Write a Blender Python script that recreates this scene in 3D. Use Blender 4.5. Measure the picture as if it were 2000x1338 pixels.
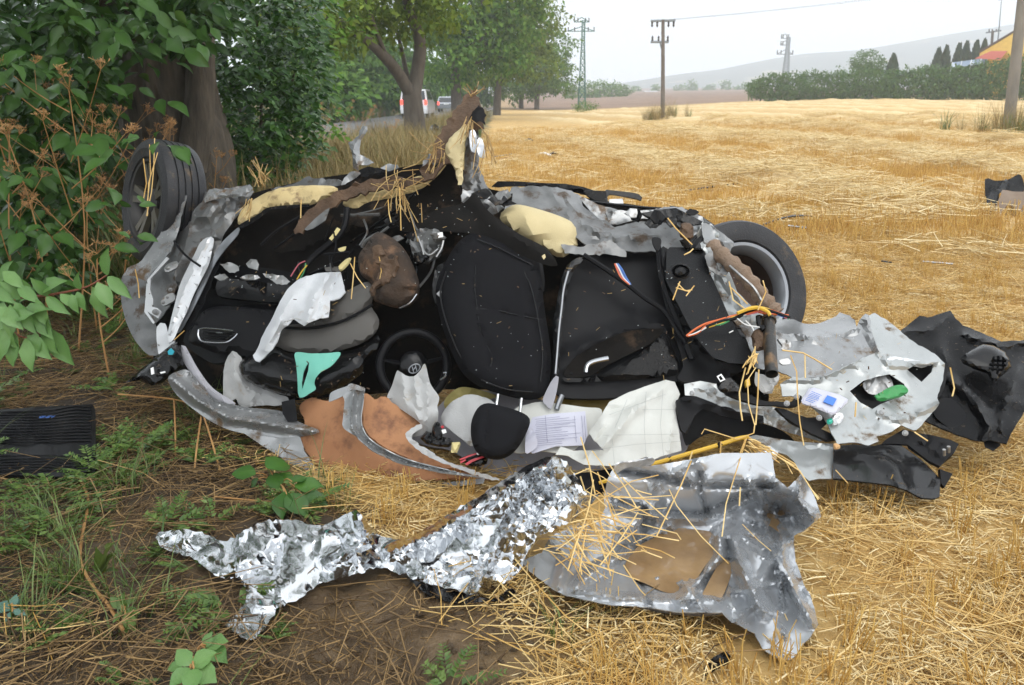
import bpy, bmesh, math, random
import numpy as np
from mathutils import Vector, Matrix
from mathutils.geometry import delaunay_2d_cdt

for o in list(bpy.data.objects):
    bpy.data.objects.remove(o)
SC = bpy.context.scene
COL = SC.collection
R = random.Random(7)
NR = np.random.default_rng(11)

# ------------------------------------------------------------ camera
FPX, CXP, CYP, CZ, HORIZON = 1664.0, 1000.0, 669.0, 1.55, 190.0
TILT = math.atan((CYP - HORIZON) / FPX)
cam_d = bpy.data.cameras.new('camera')
cam_d.sensor_width = 36.0
cam_d.lens = 36.0 * FPX / 2000.0
cam_d.clip_start, cam_d.clip_end = 0.05, 6000
cam_d.dof.use_dof = True
cam_d.dof.focus_distance = 3.7
cam_d.dof.aperture_fstop = 6.5
cam = bpy.data.objects.new('camera', cam_d)
COL.objects.link(cam)
cam.location = (0, 0, CZ)
cam.rotation_euler = (math.pi / 2 - TILT, 0, 0)
SC.camera = cam

# ------------------------------------------------------------ sky, sun, exposure
SUN_EL, SUN_AZ = math.radians(58), math.radians(150)
world = bpy.data.worlds.new('World')
SC.world = world
world.use_nodes = True
wn, wl = world.node_tree.nodes, world.node_tree.links
wn.clear()
sky = wn.new('ShaderNodeTexSky')
sky.sky_type = 'NISHITA'
sky.sun_disc = False
sky.sun_elevation = SUN_EL
sky.sun_rotation = SUN_AZ
sky.dust_density = 6.0
sky.air_density = 1.0
hsv = wn.new('ShaderNodeHueSaturation')
hsv.inputs['Saturation'].default_value = 0.1
wl.new(sky.outputs[0], hsv.inputs['Color'])
# even overcast cloud sheet laid over the clear sky
tc = wn.new('ShaderNodeTexCoord')
cn = wn.new('ShaderNodeTexNoise')
cn.inputs['Scale'].default_value = 2.2
cn.inputs['Detail'].default_value = 5
mp = wn.new('ShaderNodeMapping')
mp.inputs['Scale'].default_value = (1, 1, 3)
wl.new(tc.outputs['Generated'], mp.inputs[0])
wl.new(mp.outputs[0], cn.inputs['Vector'])
cr = wn.new('ShaderNodeValToRGB')
cr.color_ramp.elements[0].position = 0.25
cr.color_ramp.elements[0].color = (10.6, 11.2, 12.0, 1)
cr.color_ramp.elements[1].position = 0.75
cr.color_ramp.elements[1].color = (12.6, 13.0, 13.4, 1)
wl.new(cn.outputs['Fac'], cr.inputs[0])
mx = wn.new('ShaderNodeMix')
mx.data_type = 'RGBA'
mx.inputs['Factor'].default_value = 0.8
wl.new(hsv.outputs[0], mx.inputs['A'])
wl.new(cr.outputs[0], mx.inputs['B'])
bg = wn.new('ShaderNodeBackground')
bg.inputs['Strength'].default_value = 0.15
wl.new(mx.outputs['Result'], bg.inputs['Color'])
wo = wn.new('ShaderNodeOutputWorld')
wl.new(bg.outputs[0], wo.inputs['Surface'])

sun_d = bpy.data.lights.new('sun', 'SUN')
sun_d.energy = 0.8
sun_d.angle = math.radians(40)
sun_d.color = (1.0, 0.97, 0.92)
sun = bpy.data.objects.new('sun', sun_d)
COL.objects.link(sun)
# direction towards the sun: behind the photographer and to the right
sd = Vector((math.sin(SUN_AZ) * math.cos(SUN_EL), math.cos(SUN_AZ) * math.cos(SUN_EL), math.sin(SUN_EL)))
sun.rotation_euler = sd.to_track_quat('Z', 'Y').to_euler()

SC.view_settings.view_transform = 'Standard'
SC.view_settings.look = 'None'
SC.view_settings.exposure = 0.2
SC.view_settings.gamma = 1.0
SC.view_settings.use_curve_mapping = False
SC.cycles.max_bounces = 8
SC.cycles.transparent_max_bounces = 8
SC.cycles.volume_bounces = 2
SC.cycles.use_denoising = True

# ------------------------------------------------------------ helpers: pixel <-> place
ct, st = math.cos(TILT), math.sin(TILT)

def rays(px, py):
    cx = (np.asarray(px, float) - CXP) / FPX
    cy = -(np.asarray(py, float) - CYP) / FPX
    return np.stack([cx, ct + cy * st, -st + cy * ct], -1)

def at_y(px, py, Y):
    d = rays(px, py)
    s = np.asarray(Y, float) / d[..., 1]
    p = d * s[..., None]
    p[..., 2] += CZ
    return p

def at_z(px, py, z):
    d = rays(px, py)
    s = (np.asarray(z, float) - CZ) / d[..., 2]
    p = d * s[..., None]
    p[..., 2] += CZ
    return p

def sstep(a, b, x):
    t = np.clip((np.asarray(x, float) - a) / (b - a), 0, 1)
    return t * t * (3 - 2 * t)

_perm = np.random.default_rng(3).permutation(512)
_perm = np.concatenate([_perm, _perm])

def perlin(x, y, seed=0):
    x = np.asarray(x, float) + seed * 17.13
    y = np.asarray(y, float) + seed * 9.71
    xi, yi = np.floor(x).astype(int), np.floor(y).astype(int)
    xf, yf = x - xi, y - yi
    u, v = xf ** 3 * (xf * (xf * 6 - 15) + 10), yf ** 3 * (yf * (yf * 6 - 15) + 10)

    def g(ix, iy, dx, dy):
        h = _perm[(_perm[ix & 511] + iy) & 511]
        a = h * (2 * math.pi / 512)
        return np.cos(a) * dx + np.sin(a) * dy
    n00, n10 = g(xi, yi, xf, yf), g(xi + 1, yi, xf - 1, yf)
    n01, n11 = g(xi, yi + 1, xf, yf - 1), g(xi + 1, yi + 1, xf - 1, yf - 1)
    return ((n00 * (1 - u) + n10 * u) * (1 - v) + (n01 * (1 - u) + n11 * u) * v) * 1.5

def ridged(x, y, seed=0):
    return 1 - 2 * np.abs(perlin(x, y, seed))

def crease(x, y, seed=0):
    """flat facets meeting in sharp folds, as in dented sheet metal"""
    r_ = np.random.default_rng(int(seed) + 900)
    h = 0
    for k in range(4):
        a = r_.uniform(0, 3.14159)
        f = r_.uniform(.32, .75)
        u = (np.cos(a) * x + np.sin(a) * y) * f + r_.random() + .55 * perlin(x * .35 + 7 * k, y * .35, seed + k)
        h = h + (2 * np.abs(2 * (u - np.floor(u + .5))) - 1) * sstep(-.25, .45, perlin(x * .3, y * .3 + 5 * k, seed + 9 + k)) / f * .4
    return h

# field verge boundary: everything left of edge_x(y) is verge and mud
def edge_x(y):
    y = np.asarray(y, float)
    return -0.12 - 0.66 * sstep(2.2, 3.8, y) - 0.012 * np.maximum(y - 4, 0)

def windrow(x, y):
    """0..1 ridge of straw left in long curving rows by the combine"""
    q = x + 0.17 * y + 0.9 * np.sin(y * 0.055 + 1) + 0.55 * perlin(x * .2, y * .12, 5)
    t = (q / 5.2) % 1.0
    r = np.exp(-((t - 0.5) / 0.15) ** 2)
    return r * sstep(9, 14, y) * sstep(1.0, 3.5, x) * (1 - sstep(95, 105, y))

def ground_z(x, y):
    x, y = np.asarray(x, float), np.asarray(y, float)
    r = x / np.maximum(y, 3.0)
    h = 0.0148 * np.clip(y - 5, 0, 105) * sstep(0.02, 0.42, r)
    h = h + 0.012 * np.clip(y - 112, 0, 1500) * sstep(-0.15, 0.06, r)
    near = 1 - sstep(10, 40, y)
    verge = 1 - sstep(-0.25, 0.1, x - edge_x(y))
    h = h + near * 0.022 * perlin(x * 1.3, y * 1.3, 1)
    h = h + near * (0.02 + 0.02 * verge) * perlin(x * 3.4, y * 3.4, 2) * 0.8
    mudn = np.exp(-((x + 0.35) / 0.75) ** 2 - ((y - 2.35) / 0.5) ** 2)
    h = h + mudn * (0.035 * perlin(x * 6, y * 6, 4) + .014 * ridged(x * 14, y * 14, 9))
    h = h + 0.24 * windrow(x, y) * (0.7 + 0.6 * perlin(x * .8, y * .8, 8))
    h = h - 0.0 * verge
    return h

def at_g(px, py, lift=0.0):
    """point where the pixel's ray meets the ground"""
    d = rays(float(px), float(py))
    s, ds = 1.0, 1.02
    prev = s
    for _ in range(600):
        p = d * s
        if CZ + p[2] <= float(ground_z(p[0], p[1])) + lift:
            break
        prev = s
        s *= ds
    a, b = prev, s
    for _ in range(30):
        m = (a + b) / 2
        p = d * m
        if CZ + p[2] <= float(ground_z(p[0], p[1])) + lift:
            b = m
        else:
            a = m
    p = d * b
    return Vector((p[0], p[1], CZ + p[2]))

# ------------------------------------------------------------ helpers: objects
def tag(o, label=None, cat=None, group=None, kind=None):
    if label: o['label'] = label
    if cat: o['category'] = cat
    if group: o['group'] = group
    if kind or cat: o['kind'] = kind or 'thing'
    return o

def thing(name, loc, label, cat, group=None, rotz=0.0):
    o = bpy.data.objects.new(name, None)
    o.empty_display_size = 0.1
    COL.objects.link(o)
    o.location = loc
    o.rotation_euler = (0, 0, rotz)
    return tag(o, label, cat, group)

def obj_from(name, verts, faces, mat, parent=None, smooth=True, origin=None, attrs=None, local=False):
    """link a mesh whose vertices are given in world space (or local=True) as ONE object"""
    v = np.asarray(verts, float).reshape(-1, 3)
    me = bpy.data.meshes.new(name)
    if parent is None:
        if origin is None:
            origin = np.array([v[:, 0].mean(), v[:, 1].mean(), v[:, 2].min()])
        if local: origin = np.zeros(3) if origin is None else np.asarray(origin, float)
    else:
        if local:
            origin = np.zeros(3)
        else:
            pw = parent
            origin = np.zeros(3)
            while pw is not None:
                origin = origin + np.array(pw.location)
                pw = pw.parent
    if not local or parent is not None:
        v = v - np.asarray(origin, float)
    me.from_pydata(v.tolist(), [], faces if isinstance(faces, list) else faces.tolist())
    if mat: me.materials.append(mat)
    if smooth:
        me.polygons.foreach_set('use_smooth', [True] * len(me.polygons))
        if isinstance(smooth, float):
            me.set_sharp_from_angle(angle=smooth)
    if attrs:
        for k, (dom, arr) in attrs.items():
            at = me.attributes.new(k, 'FLOAT', dom)
            at.data.foreach_set('value', np.asarray(arr, np.float32))
    me.update()
    o = bpy.data.objects.new(name, me)
    COL.objects.link(o)
    if parent is not None: o.parent = parent
    else: o.location = tuple(origin)
    return o

class MB:
    """collects simple shapes and builds them as one mesh"""
    def __init__(s):
        s.v, s.f, s.n = [], [], 0
    def add(s, v, f):
        v = np.asarray(v, float).reshape(-1, 3)
        s.v.append(v)
        s.f += [tuple(int(i) + s.n for i in q) for q in f]
        s.n += len(v)
        return s
    def box(s, c, size, rot=None):
        hx, hy, hz = [q / 2 for q in size]
        v = np.array([[x, y, z] for x in (-hx, hx) for y in (-hy, hy) for z in (-hz, hz)])
        if rot is not None: v = v @ np.array(rot.to_3x3()).T
        f = [(0, 1, 3, 2), (4, 6, 7, 5), (0, 4, 5, 1), (2, 3, 7, 6), (0, 2, 6, 4), (1, 5, 7, 3)]
        return s.add(v + np.asarray(c, float), f)
    def tube(s, pts, rad, sides=6, cap=True, squash=1.0):
        pts = [Vector(p) for p in pts]
        n = len(pts)
        rad = [rad] * n if not hasattr(rad, '__len__') else list(rad)
        V, Fc = [], []
        up = None
        for i, p in enumerate(pts):
            t = (pts[min(i + 1, n - 1)] - pts[max(i - 1, 0)])
            if t.length < 1e-9: t = Vector((0, 0, 1))
            t.normalize()
            if up is None:
                a = Vector((0, 0, 1)) if abs(t.z) < .9 else Vector((1, 0, 0))
                up = (a - t * a.dot(t)).normalized()
            else:
                up = up - t * up.dot(t)
                up = up.normalized() if up.length > 1e-6 else t.orthogonal().normalized()
            sd_ = t.cross(up)
            for k in range(sides):
                a = 2 * math.pi * k / sides
                V.append(p + up * (math.cos(a) * rad[i] * squash) + sd_ * (math.sin(a) * rad[i]))
        for i in range(n - 1):
            for k in range(sides):
                a, b = i * sides + k, i * sides + (k + 1) % sides
                Fc.append((a, b, b + sides, a + sides))
        if cap:
            Fc.append(tuple(range(sides - 1, -1, -1)))
            Fc.append(tuple(range((n - 1) * sides, n * sides)))
        return s.add([tuple(q) for q in V], Fc)
    def lathe(s, prof, M, seg=40, closed=False):
        """prof: (r, h) along the local z axis; M: 4x4 placement"""
        V, Fc = [], []
        m = len(prof)
        for k in range(seg):
            a = 2 * math.pi * k / seg
            for r, h in prof:
                V.append(M @ Vector((r * math.cos(a), r * math.sin(a), h)))
        for k in range(seg):
            k2 = (k + 1) % seg
            for i in range(m if closed else m - 1):
                j = (i + 1) % m
                Fc.append((k * m + i, k2 * m + i, k2 * m + j, k * m + j))
        return s.add([tuple(q) for q in V], Fc)
    def build(s, name, mat, parent=None, smooth=0.7, **k):
        return obj_from(name, np.concatenate(s.v), s.f, mat, parent, smooth, **k)

# ------------------------------------------------------------ materials
MATS = {}

def M(name, col, col2=None, nscale=6.0, rough=.5, rough2=None, metal=0.0, bump=0.0, bscale=60.0, dirt=None, drops=0.0,
      coat=0.0, spec=.5, var=None, sss=0.0, stretch=None, facing=None, detail=5):
    if name in MATS: return MATS[name]
    m = bpy.data.materials.new(name)
    m.use_nodes = True
    n, l = m.node_tree.nodes, m.node_tree.links
    b = n['Principled BSDF']
    tcn = n.new('ShaderNodeTexCoord')
    vec = tcn.outputs['Object']
    if stretch:
        mpn = n.new('ShaderNodeMapping')
        mpn.inputs['Scale'].default_value = stretch
        l.new(vec, mpn.inputs[0])
        vec = mpn.outputs[0]

    def noise(scale, det=detail, rgh=.6):
        t = n.new('ShaderNodeTexNoise')
        t.inputs['Scale'].default_value = scale
        t.inputs['Detail'].default_value = det
        t.inputs['Roughness'].default_value = rgh
        l.new(vec, t.inputs['Vector'])
        return t.outputs['Fac']

    def ramp(f, a, bb):
        t = n.new('ShaderNodeMapRange')
        t.inputs['From Min'].default_value = a
        t.inputs['From Max'].default_value = bb
        l.new(f, t.inputs['Value'])
        return t.outputs[0]

    def mix(f, A, B):
        t = n.new('ShaderNodeMix')
        t.data_type = 'RGBA'
        if isinstance(f, float): t.inputs['Factor'].default_value = f
        else: l.new(f, t.inputs['Factor'])
        for k, q in (('A', A), ('B', B)):
            if isinstance(q, tuple): t.inputs[k].default_value = (*q[:3], 1)
            else: l.new(q, t.inputs[k])
        return t.outputs['Result']

    c = tuple(col)
    if col2: c = mix(ramp(noise(nscale), .3, .7), c, tuple(col2))
    if var:
        an = n.new('ShaderNodeAttribute')
        an.attribute_name = 'var'
        c = mix(an.outputs['Fac'], c, tuple(var))
    rg = None
    if rough2 is not None:
        t = n.new('ShaderNodeMapRange')
        t.inputs['From Min'].default_value = .35
        t.inputs['From Max'].default_value = .65
        t.inputs['To Min'].default_value = rough
        t.inputs['To Max'].default_value = rough2
        l.new(noise(nscale * 1.7), t.inputs['Value'])
        rg = t.outputs[0]
    if dirt:
        dc, ds, d0, d1 = dirt
        f = ramp(noise(ds, 8, .68), d0, d1)
        c = mix(f, c, tuple(dc))
        if metal > 0:
            t = n.new('ShaderNodeMath')
            t.operation = 'MULTIPLY_ADD'
            t.inputs[1].default_value = -metal
            t.inputs[2].default_value = metal
            l.new(f, t.inputs[0])
            l.new(t.outputs[0], b.inputs['Metallic'])
        t = n.new('ShaderNodeMapRange')
        t.inputs['To Min'].default_value = rough
        t.inputs['To Max'].default_value = .55
        l.new(f, t.inputs['Value'])
        if rg is None: rg = t.outputs[0]
    if isinstance(c, tuple): b.inputs['Base Color'].default_value = (*c[:3], 1)
    else: l.new(c, b.inputs['Base Color'])
    if rg is None: b.inputs['Roughness'].default_value = rough
    else: l.new(rg, b.inputs['Roughness'])
    if not dirt or metal == 0: b.inputs['Metallic'].default_value = metal
    b.inputs['Specular IOR Level'].default_value = spec
    b.inputs['Coat Weight'].default_value = coat
    b.inputs['Coat Roughness'].default_value = .08
    if sss:
        b.inputs['Transmission Weight'].default_value = 0
    h = None
    if bump:
        h = noise(bscale, 6)
        bn = n.new('ShaderNodeBump')
        bn.inputs['Strength'].default_value = bump
        bn.inputs['Distance'].default_value = 0.01
        l.new(h, bn.inputs['Height'])
        nrm = bn.outputs[0]
    else:
        nrm = None
    if drops:
        vo = n.new('ShaderNodeTexVoronoi')
        vo.inputs['Scale'].default_value = drops
        l.new(vec, vo.inputs['Vector'])
        dr = ramp(vo.outputs['Distance'], .32, .1)
        bn2 = n.new('ShaderNodeBump')
        bn2.inputs['Strength'].default_value = .5
        bn2.inputs['Distance'].default_value = .004
        l.new(dr, bn2.inputs['Height'])
        if nrm is not None: l.new(nrm, bn2.inputs['Normal'])
        nrm = bn2.outputs[0]
    if nrm is not None: l.new(nrm, b.inputs['Normal'])
    if facing:                                  # thin leaf: some light passes through
        tr = n.new('ShaderNodeBsdfTranslucent')
        if isinstance(c, tuple): tr.inputs['Color'].default_value = (*[min(1, q * 1.6) for q in c[:3]], 1)
        else:
            mm = mix(1.0, c, c)
            l.new(mm, tr.inputs['Color'])
        ms = n.new('ShaderNodeMixShader')
        ms.inputs[0].default_value = facing
        l.new(b.outputs[0], ms.inputs[1])
        l.new(tr.outputs[0], ms.inputs[2])
        l.new(ms.outputs[0], n['Material Output'].inputs['Surface'])
    MATS[name] = m
    return m

# ------------------------------------------------------------ the panel builder
def catmull(p, step):
    n = len(p)
    out = []
    for i in range(n):
        p0, p1, p2, p3 = p[(i - 1) % n], p[i], p[(i + 1) % n], p[(i + 2) % n]
        k = max(1, int(round(np.hypot(*(p2 - p1)) / step)))
        for j in range(k):
            t = j / k
            out.append(0.5 * ((2 * p1) + (-p0 + p2) * t + (2 * p0 - 5 * p1 + 4 * p2 - p3) * t * t + (-p0 + 3 * p1 - 3 * p2 + p3) * t ** 3))
    return np.array(out)

def linear(p, step):
    out = []
    n = len(p)
    for i in range(n):
        a, b = p[i], p[(i + 1) % n]
        k = max(1, int(round(np.hypot(*(b - a)) / step)))
        for j in range(k): out.append(a + (b - a) * j / k)
    return np.array(out)

def inside(poly, q):
    x, y = q[:, 0], q[:, 1]
    r = np.zeros(len(q), bool)
    n = len(poly)
    j = n - 1
    for i in range(n):
        xi, yi = poly[i]
        xj, yj = poly[j]
        c = ((yi > y) != (yj > y))
        with np.errstate(divide='ignore', invalid='ignore'):
            xx = (xj - xi) * (y - yi) / (yj - yi + 1e-12) + xi
        r ^= c & (x < xx)
        j = i
    return r

def seg_dist(q, a, b):
    d = b - a
    t = np.clip(((q - a) @ d) / (d @ d + 1e-9), 0, 1)
    return np.hypot(*(q - (a + t[:, None] * d)).T)

def tps(ctrl, q):
    c = np.asarray(ctrl, float)
    n = len(c)
    if n == 1: return np.full(len(q), c[0, 2])
    s = 100.0
    P = c[:, :2] / s
    Q = q / s

    def U(d2): return 0.5 * d2 * np.log(d2 + 1e-9)
    if n == 2:
        d = P[1] - P[0]
        t = np.clip(((Q - P[0]) @ d) / (d @ d), 0, 1)
        return c[0, 2] + t * (c[1, 2] - c[0, 2])
    K = U(((P[:, None] - P[None]) ** 2).sum(-1)) + np.eye(n) * 1e-3
    A = np.zeros((n + 3, n + 3))
    A[:n, :n] = K
    A[:n, n] = 1
    A[:n, n + 1:] = P
    A[n, :n] = 1
    A[n + 1:, :n] = P.T
    b = np.zeros(n + 3)
    b[:n] = c[:, 2]
    w = np.linalg.lstsq(A, b, rcond=None)[0]
    return U(((Q[:, None] - P[None]) ** 2).sum(-1)) @ w[:n] + w[n] + Q @ w[n + 1:]

def base_y(px, py):
    """how far from the camera the opened side of the wreck lies"""
    return 3.55 + (780 - py) / 330 * 0.45 + np.maximum(0, 900 - px) / 570 * 0.4

_pc = [0]
# torn sheet metal and moulded plastic keep the straight edges of their outlines
ANGULAR = {'torn_strut', 'torn_bracket', 'rear_floor', 'rear_arch', 'quarter_panel', 'quarter_trough', 'inner_wing', 'front_fender', 'peak_sheet', 'torn_sheet', 'rear_bracket', 'sill_inner', 'wheel_house', 'wheel_house_flap',
           'torn_lip', 'roof_edge_torn', 'pedal_bracket', 'torn_trim', 'wheel_arch_liner', 'bumper_corner', 'sill_trim', 'seat_pan_edge', 'wing_top', 'sill_lower', 'door_mirror', 'rear_light_unit', 'sheet', 'sill_strip', 'torn_rail', 'curtain_airbag'}

def panel(name, mat, pts, parent=None, z=None, off=0.0, ctrl=None, mode='y', smooth=True, res=12.0, jag=0.0, crum=(), folds=(),
          bulge=0.0, vn=0.0, edge=30.0, thick=0.004, holes=(), shade=0.6, flat=False, jitter=0.25, slope=0.0, tags=None, seed=None, rim=0.0):
    """A sheet or padded piece of the wreck. The outline is given in photograph pixels (or in an enlarged view z=(x0,y0[,scale])),
    each point gets its own distance (mode 'y') or height above the ground (mode 'z'); the sheet is crumpled, folded and given thickness."""
    _pc[0] += 1
    sd_ = seed if seed is not None else _pc[0]
    rn = np.random.default_rng(sd_ + 100)
    zx, zy, zs = (0, 0, 1.0) if z is None else (z[0], z[1], z[2] if len(z) > 2 else 2.5)
    T = lambda a: np.asarray(a, float) / zs + np.array([zx, zy])
    P = T(pts)
    if smooth and name in ANGULAR: smooth = False
    out = catmull(P, res) if smooth else linear(P, res)
    if jag:
        nx = np.roll(out, -1, 0) - np.roll(out, 1, 0)
        nn = np.stack([-nx[:, 1], nx[:, 0]], 1)
        nn /= np.linalg.norm(nn, axis=1, keepdims=True) + 1e-9
        out = out + nn * (rn.normal(size=len(out)) * jag * (1.0 if 'felt' in mat.name else .55))[:, None]
    H = [linear(T(h), res * .8) for h in holes]
    lo, hi = out.min(0), out.max(0)
    gx = np.arange(lo[0], hi[0], res)
    gy = np.arange(lo[1], hi[1], res * .87)
    g = np.array([(x + (res / 2 if j % 2 else 0), y) for j, y in enumerate(gy) for x in gx])
    if len(g) == 0: g = np.zeros((0, 2))
    g = g + rn.uniform(-jitter, jitter, g.shape) * res
    ins = inside(out, g)
    g = g[ins]
    allo = np.concatenate([out] + H)
    if len(g):
        dmin = np.sqrt(((g[:, None] - allo[None]) ** 2).sum(-1)).min(1)
        keep = dmin > res * .45
        for h in H: keep &= ~inside(h, g)
        g = g[keep]
    vs = [Vector(q) for q in out]
    es = [(i, (i + 1) % len(out)) for i in range(len(out))]
    for h in H:
        b0 = len(vs)
        vs += [Vector(q) for q in h]
        es += [(b0 + i, b0 + (i + 1) % len(h)) for i in range(len(h))]
    vs += [Vector(q) for q in g]
    ov, oe, of, *_ = delaunay_2d_cdt(vs, es, [], 1, 1e-4)
    q = np.array([(v.x, v.y) for v in ov])
    F = np.array([f[:] for f in of if len(f) == 3], int)
    cen = q[F].mean(1)
    ok = inside(out, cen)
    for h in H: ok &= ~inside(h, cen)
    F = F[ok]
    # ---- depth
    if mode == 'y':
        D = base_y(q[:, 0], q[:, 1]) + off + slope * (CYP - q[:, 1]) / 100.0
        if ctrl:
            c = np.array([(*T(k[:2]), k[2]) for k in ctrl], float)
            D = D + tps(c, q)
    else:
        c = np.array([(*T(k[:2]), k[2]) for k in ctrl], float)
        D = tps(c, q)
    sgn = -1.0 if mode == 'y' else 1.0         # + relief comes towards the viewer / up
    rel = np.zeros(len(q))
    if not flat and any(w in mat.name for w in ('silver', 'metal', 'aluminium')): shade = min(shade, .38)
    for k, cc in enumerate(crum):
        amp, wl_ = cc[0], cc[1]
        fn = crease if (len(cc) > 2 and cc[2]) else perlin
        wx = q[:, 0] + 18 * perlin(q[:, 0] / 60, q[:, 1] / 60, sd_ + 31)
        wy = q[:, 1] + 18 * perlin(q[:, 0] / 60, q[:, 1] / 60, sd_ + 57)
        if len(cc) > 2 and cc[2] and 'foil' not in mat.name: amp *= .62
        rel += amp * fn(wx / wl_, wy / wl_, sd_ * 3 + k)
    for fo in folds:
        line, w, a = T(fo[0]), fo[1], fo[2]
        dd = np.min([seg_dist(q, line[i], line[i + 1]) for i in range(len(line) - 1)], 0)
        rel += a * (.65 * np.exp(-np.abs(dd) / w) + .35 * np.exp(-(dd / w) ** 2)) if w < 9 else a * np.exp(-(dd / w) ** 2)
    if vn: rel += rn.normal(size=len(q)) * (vn if not callable(vn) else vn(q))
    dist = None
    if bulge or rim:
        dist = np.sqrt(((q[:, None] - out[None]) ** 2).sum(-1)).min(1)
    if bulge:
        t = np.clip(dist / edge, 0, 1)
        rel += bulge * np.sqrt(np.maximum(0, 1 - (1 - t) ** 2))
    if rim: rel += rim * np.exp(-(dist / (res * .8)) ** 2)
    D = D + sgn * rel
    W = at_y(q[:, 0], q[:, 1], D) if mode == 'y' else at_z(q[:, 0], q[:, 1], np.minimum(D, 1.4))
    if mode == 'z' and 'foil' in mat.name:                    # thin foil never dips into the ground
        gz_ = ground_z(W[:, 0], W[:, 1]) + .014
        W = at_z(q[:, 0], q[:, 1], np.maximum(W[:, 2], gz_))
    # drop unused vertices, face the camera
    used = np.unique(F)
    mp_ = -np.ones(len(q), int)
    mp_[used] = np.arange(len(used))
    W, F = W[used], mp_[F]
    nrm = np.cross(W[F[:, 1]] - W[F[:, 0]], W[F[:, 2]] - W[F[:, 0]])
    view = W[F].mean(1) - np.array([0, 0, CZ])
    flip = (nrm * view).sum(1) > 0
    F[flip] = F[flip][:, ::-1]
    if not flat:
        # face directions agree because the sheet was triangulated in one plane
        if flip.mean() > .5: F = F
    # ---- thickness: a second skin behind, joined along the rims
    vn = np.zeros_like(W)
    nrm = np.cross(W[F[:, 1]] - W[F[:, 0]], W[F[:, 2]] - W[F[:, 0]])
    for k in range(3): np.add.at(vn, F[:, k], nrm)
    vn /= np.linalg.norm(vn, axis=1, keepdims=True) + 1e-12
    if thick > 0.02:                            # padded piece: pull the back straight away from the viewer
        vd = W - np.array([0, 0, CZ])
        vd /= np.linalg.norm(vd, axis=1, keepdims=True)
        B = W + vd * thick
    else:
        B = W - vn * thick
    N = len(W)
    ed = {}
    for f in F:
        for a, b in ((f[0], f[1]), (f[1], f[2]), (f[2], f[0])):
            ed[(int(a), int(b))] = 1
    rimf = [(b, a, a + N, b + N) for (a, b) in ed if (b, a) not in ed]
    faces = [tuple(int(i) for i in f) for f in F] + [tuple(int(i) + N for i in f[::-1]) for f in F] + rimf
    o = obj_from(name, np.concatenate([W, B]), faces, mat, parent, False if flat else float(shade))
    if tags: tag(o, *tags)
    return o

def Zt(z, p):
    zs = z[2] if len(z) > 2 else 2.5
    return p[0] / zs + z[0], p[1] / zs + z[1]

def P3(z, p, off=0.0):
    """one point of the wreck from an enlarged view"""
    x, y = Zt(z, p)
    o = p[2] if len(p) > 2 else 0.0
    return Vector(at_y(x, y, float(base_y(x, y)) + off + o))

def smooth_line(pts, k=5):
    p = [Vector(q) for q in pts]
    out = []
    for i in range(len(p) - 1):
        p0, p1, p2, p3 = p[max(i - 1, 0)], p[i], p[i + 1], p[min(i + 2, len(p) - 1)]
        for j in range(k):
            t = j / k
            out.append(0.5 * ((2 * p1) + (-p0 + p2) * t + (2 * p0 - 5 * p1 + 4 * p2 - p3) * t * t + (-p0 + 3 * p1 - 3 * p2 + p3) * t ** 3))
    out.append(p[-1])
    return out

def cable(name, mat, z, pts, r, off, parent, sides=6, sm=True, mb=None):
    w = [P3(z, p, off) for p in pts]
    if sm and len(w) > 2: w = smooth_line(w, 5)
    m = mb or MB()
    m.tube(w, r, sides)
    return m if mb else m.build(name, mat, parent)

# ------------------------------------------------------------ instanced stuff (straw, grass, weeds)
def scatter(name, pts, rot, scl, idx, protos, label):
    me = bpy.data.meshes.new(name)
    me.from_pydata(np.asarray(pts, float).tolist(), [], [])
    a = me.attributes.new('rot', 'FLOAT_VECTOR', 'POINT')
    a.data.foreach_set('vector', np.asarray(rot, np.float32).ravel())
    a = me.attributes.new('scl', 'FLOAT', 'POINT')
    a.data.foreach_set('value', np.asarray(scl, np.float32))
    a = me.attributes.new('idx', 'INT', 'POINT')
    a.data.foreach_set('value', np.asarray(idx, np.int32))
    o = bpy.data.objects.new(name, me)
    COL.objects.link(o)
    c = bpy.data.collections.new(name + '_kinds')
    for p in protos: c.objects.link(p)
    ng = bpy.data.node_groups.new(name + '_scatter', 'GeometryNodeTree')
    ng.interface.new_socket('Geometry', in_out='INPUT', socket_type='NodeSocketGeometry')
    ng.interface.new_socket('Geometry', in_out='OUTPUT', socket_type='NodeSocketGeometry')
    N, L = ng.nodes, ng.links
    gi, go = N.new('NodeGroupInput'), N.new('NodeGroupOutput')
    ci = N.new('GeometryNodeCollectionInfo')
    ci.inputs['Collection'].default_value = c
    ci.inputs['Separate Children'].default_value = True
    ci.inputs['Reset Children'].default_value = True
    ip = N.new('GeometryNodeInstanceOnPoints')
    ip.inputs['Pick Instance'].default_value = True

    def named(nm, t):
        q = N.new('GeometryNodeInputNamedAttribute')
        q.data_type = t
        q.inputs['Name'].default_value = nm
        return q.outputs['Attribute']
    e2r = N.new('FunctionNodeEulerToRotation')
    L.new(named('rot', 'FLOAT_VECTOR'), e2r.inputs[0])
    L.new(e2r.outputs[0], ip.inputs['Rotation'])
    L.new(named('scl', 'FLOAT'), ip.inputs['Scale'])
    L.new(named('idx', 'INT'), ip.inputs['Instance Index'])
    L.new(gi.outputs[0], ip.inputs['Points'])
    L.new(ci.outputs[0], ip.inputs['Instance'])
    L.new(ip.outputs[0], go.inputs[0])
    md = o.modifiers.new('scatter', 'NODES')
    md.node_group = ng
    return tag(o, label, None, None, 'stuff')

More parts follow.
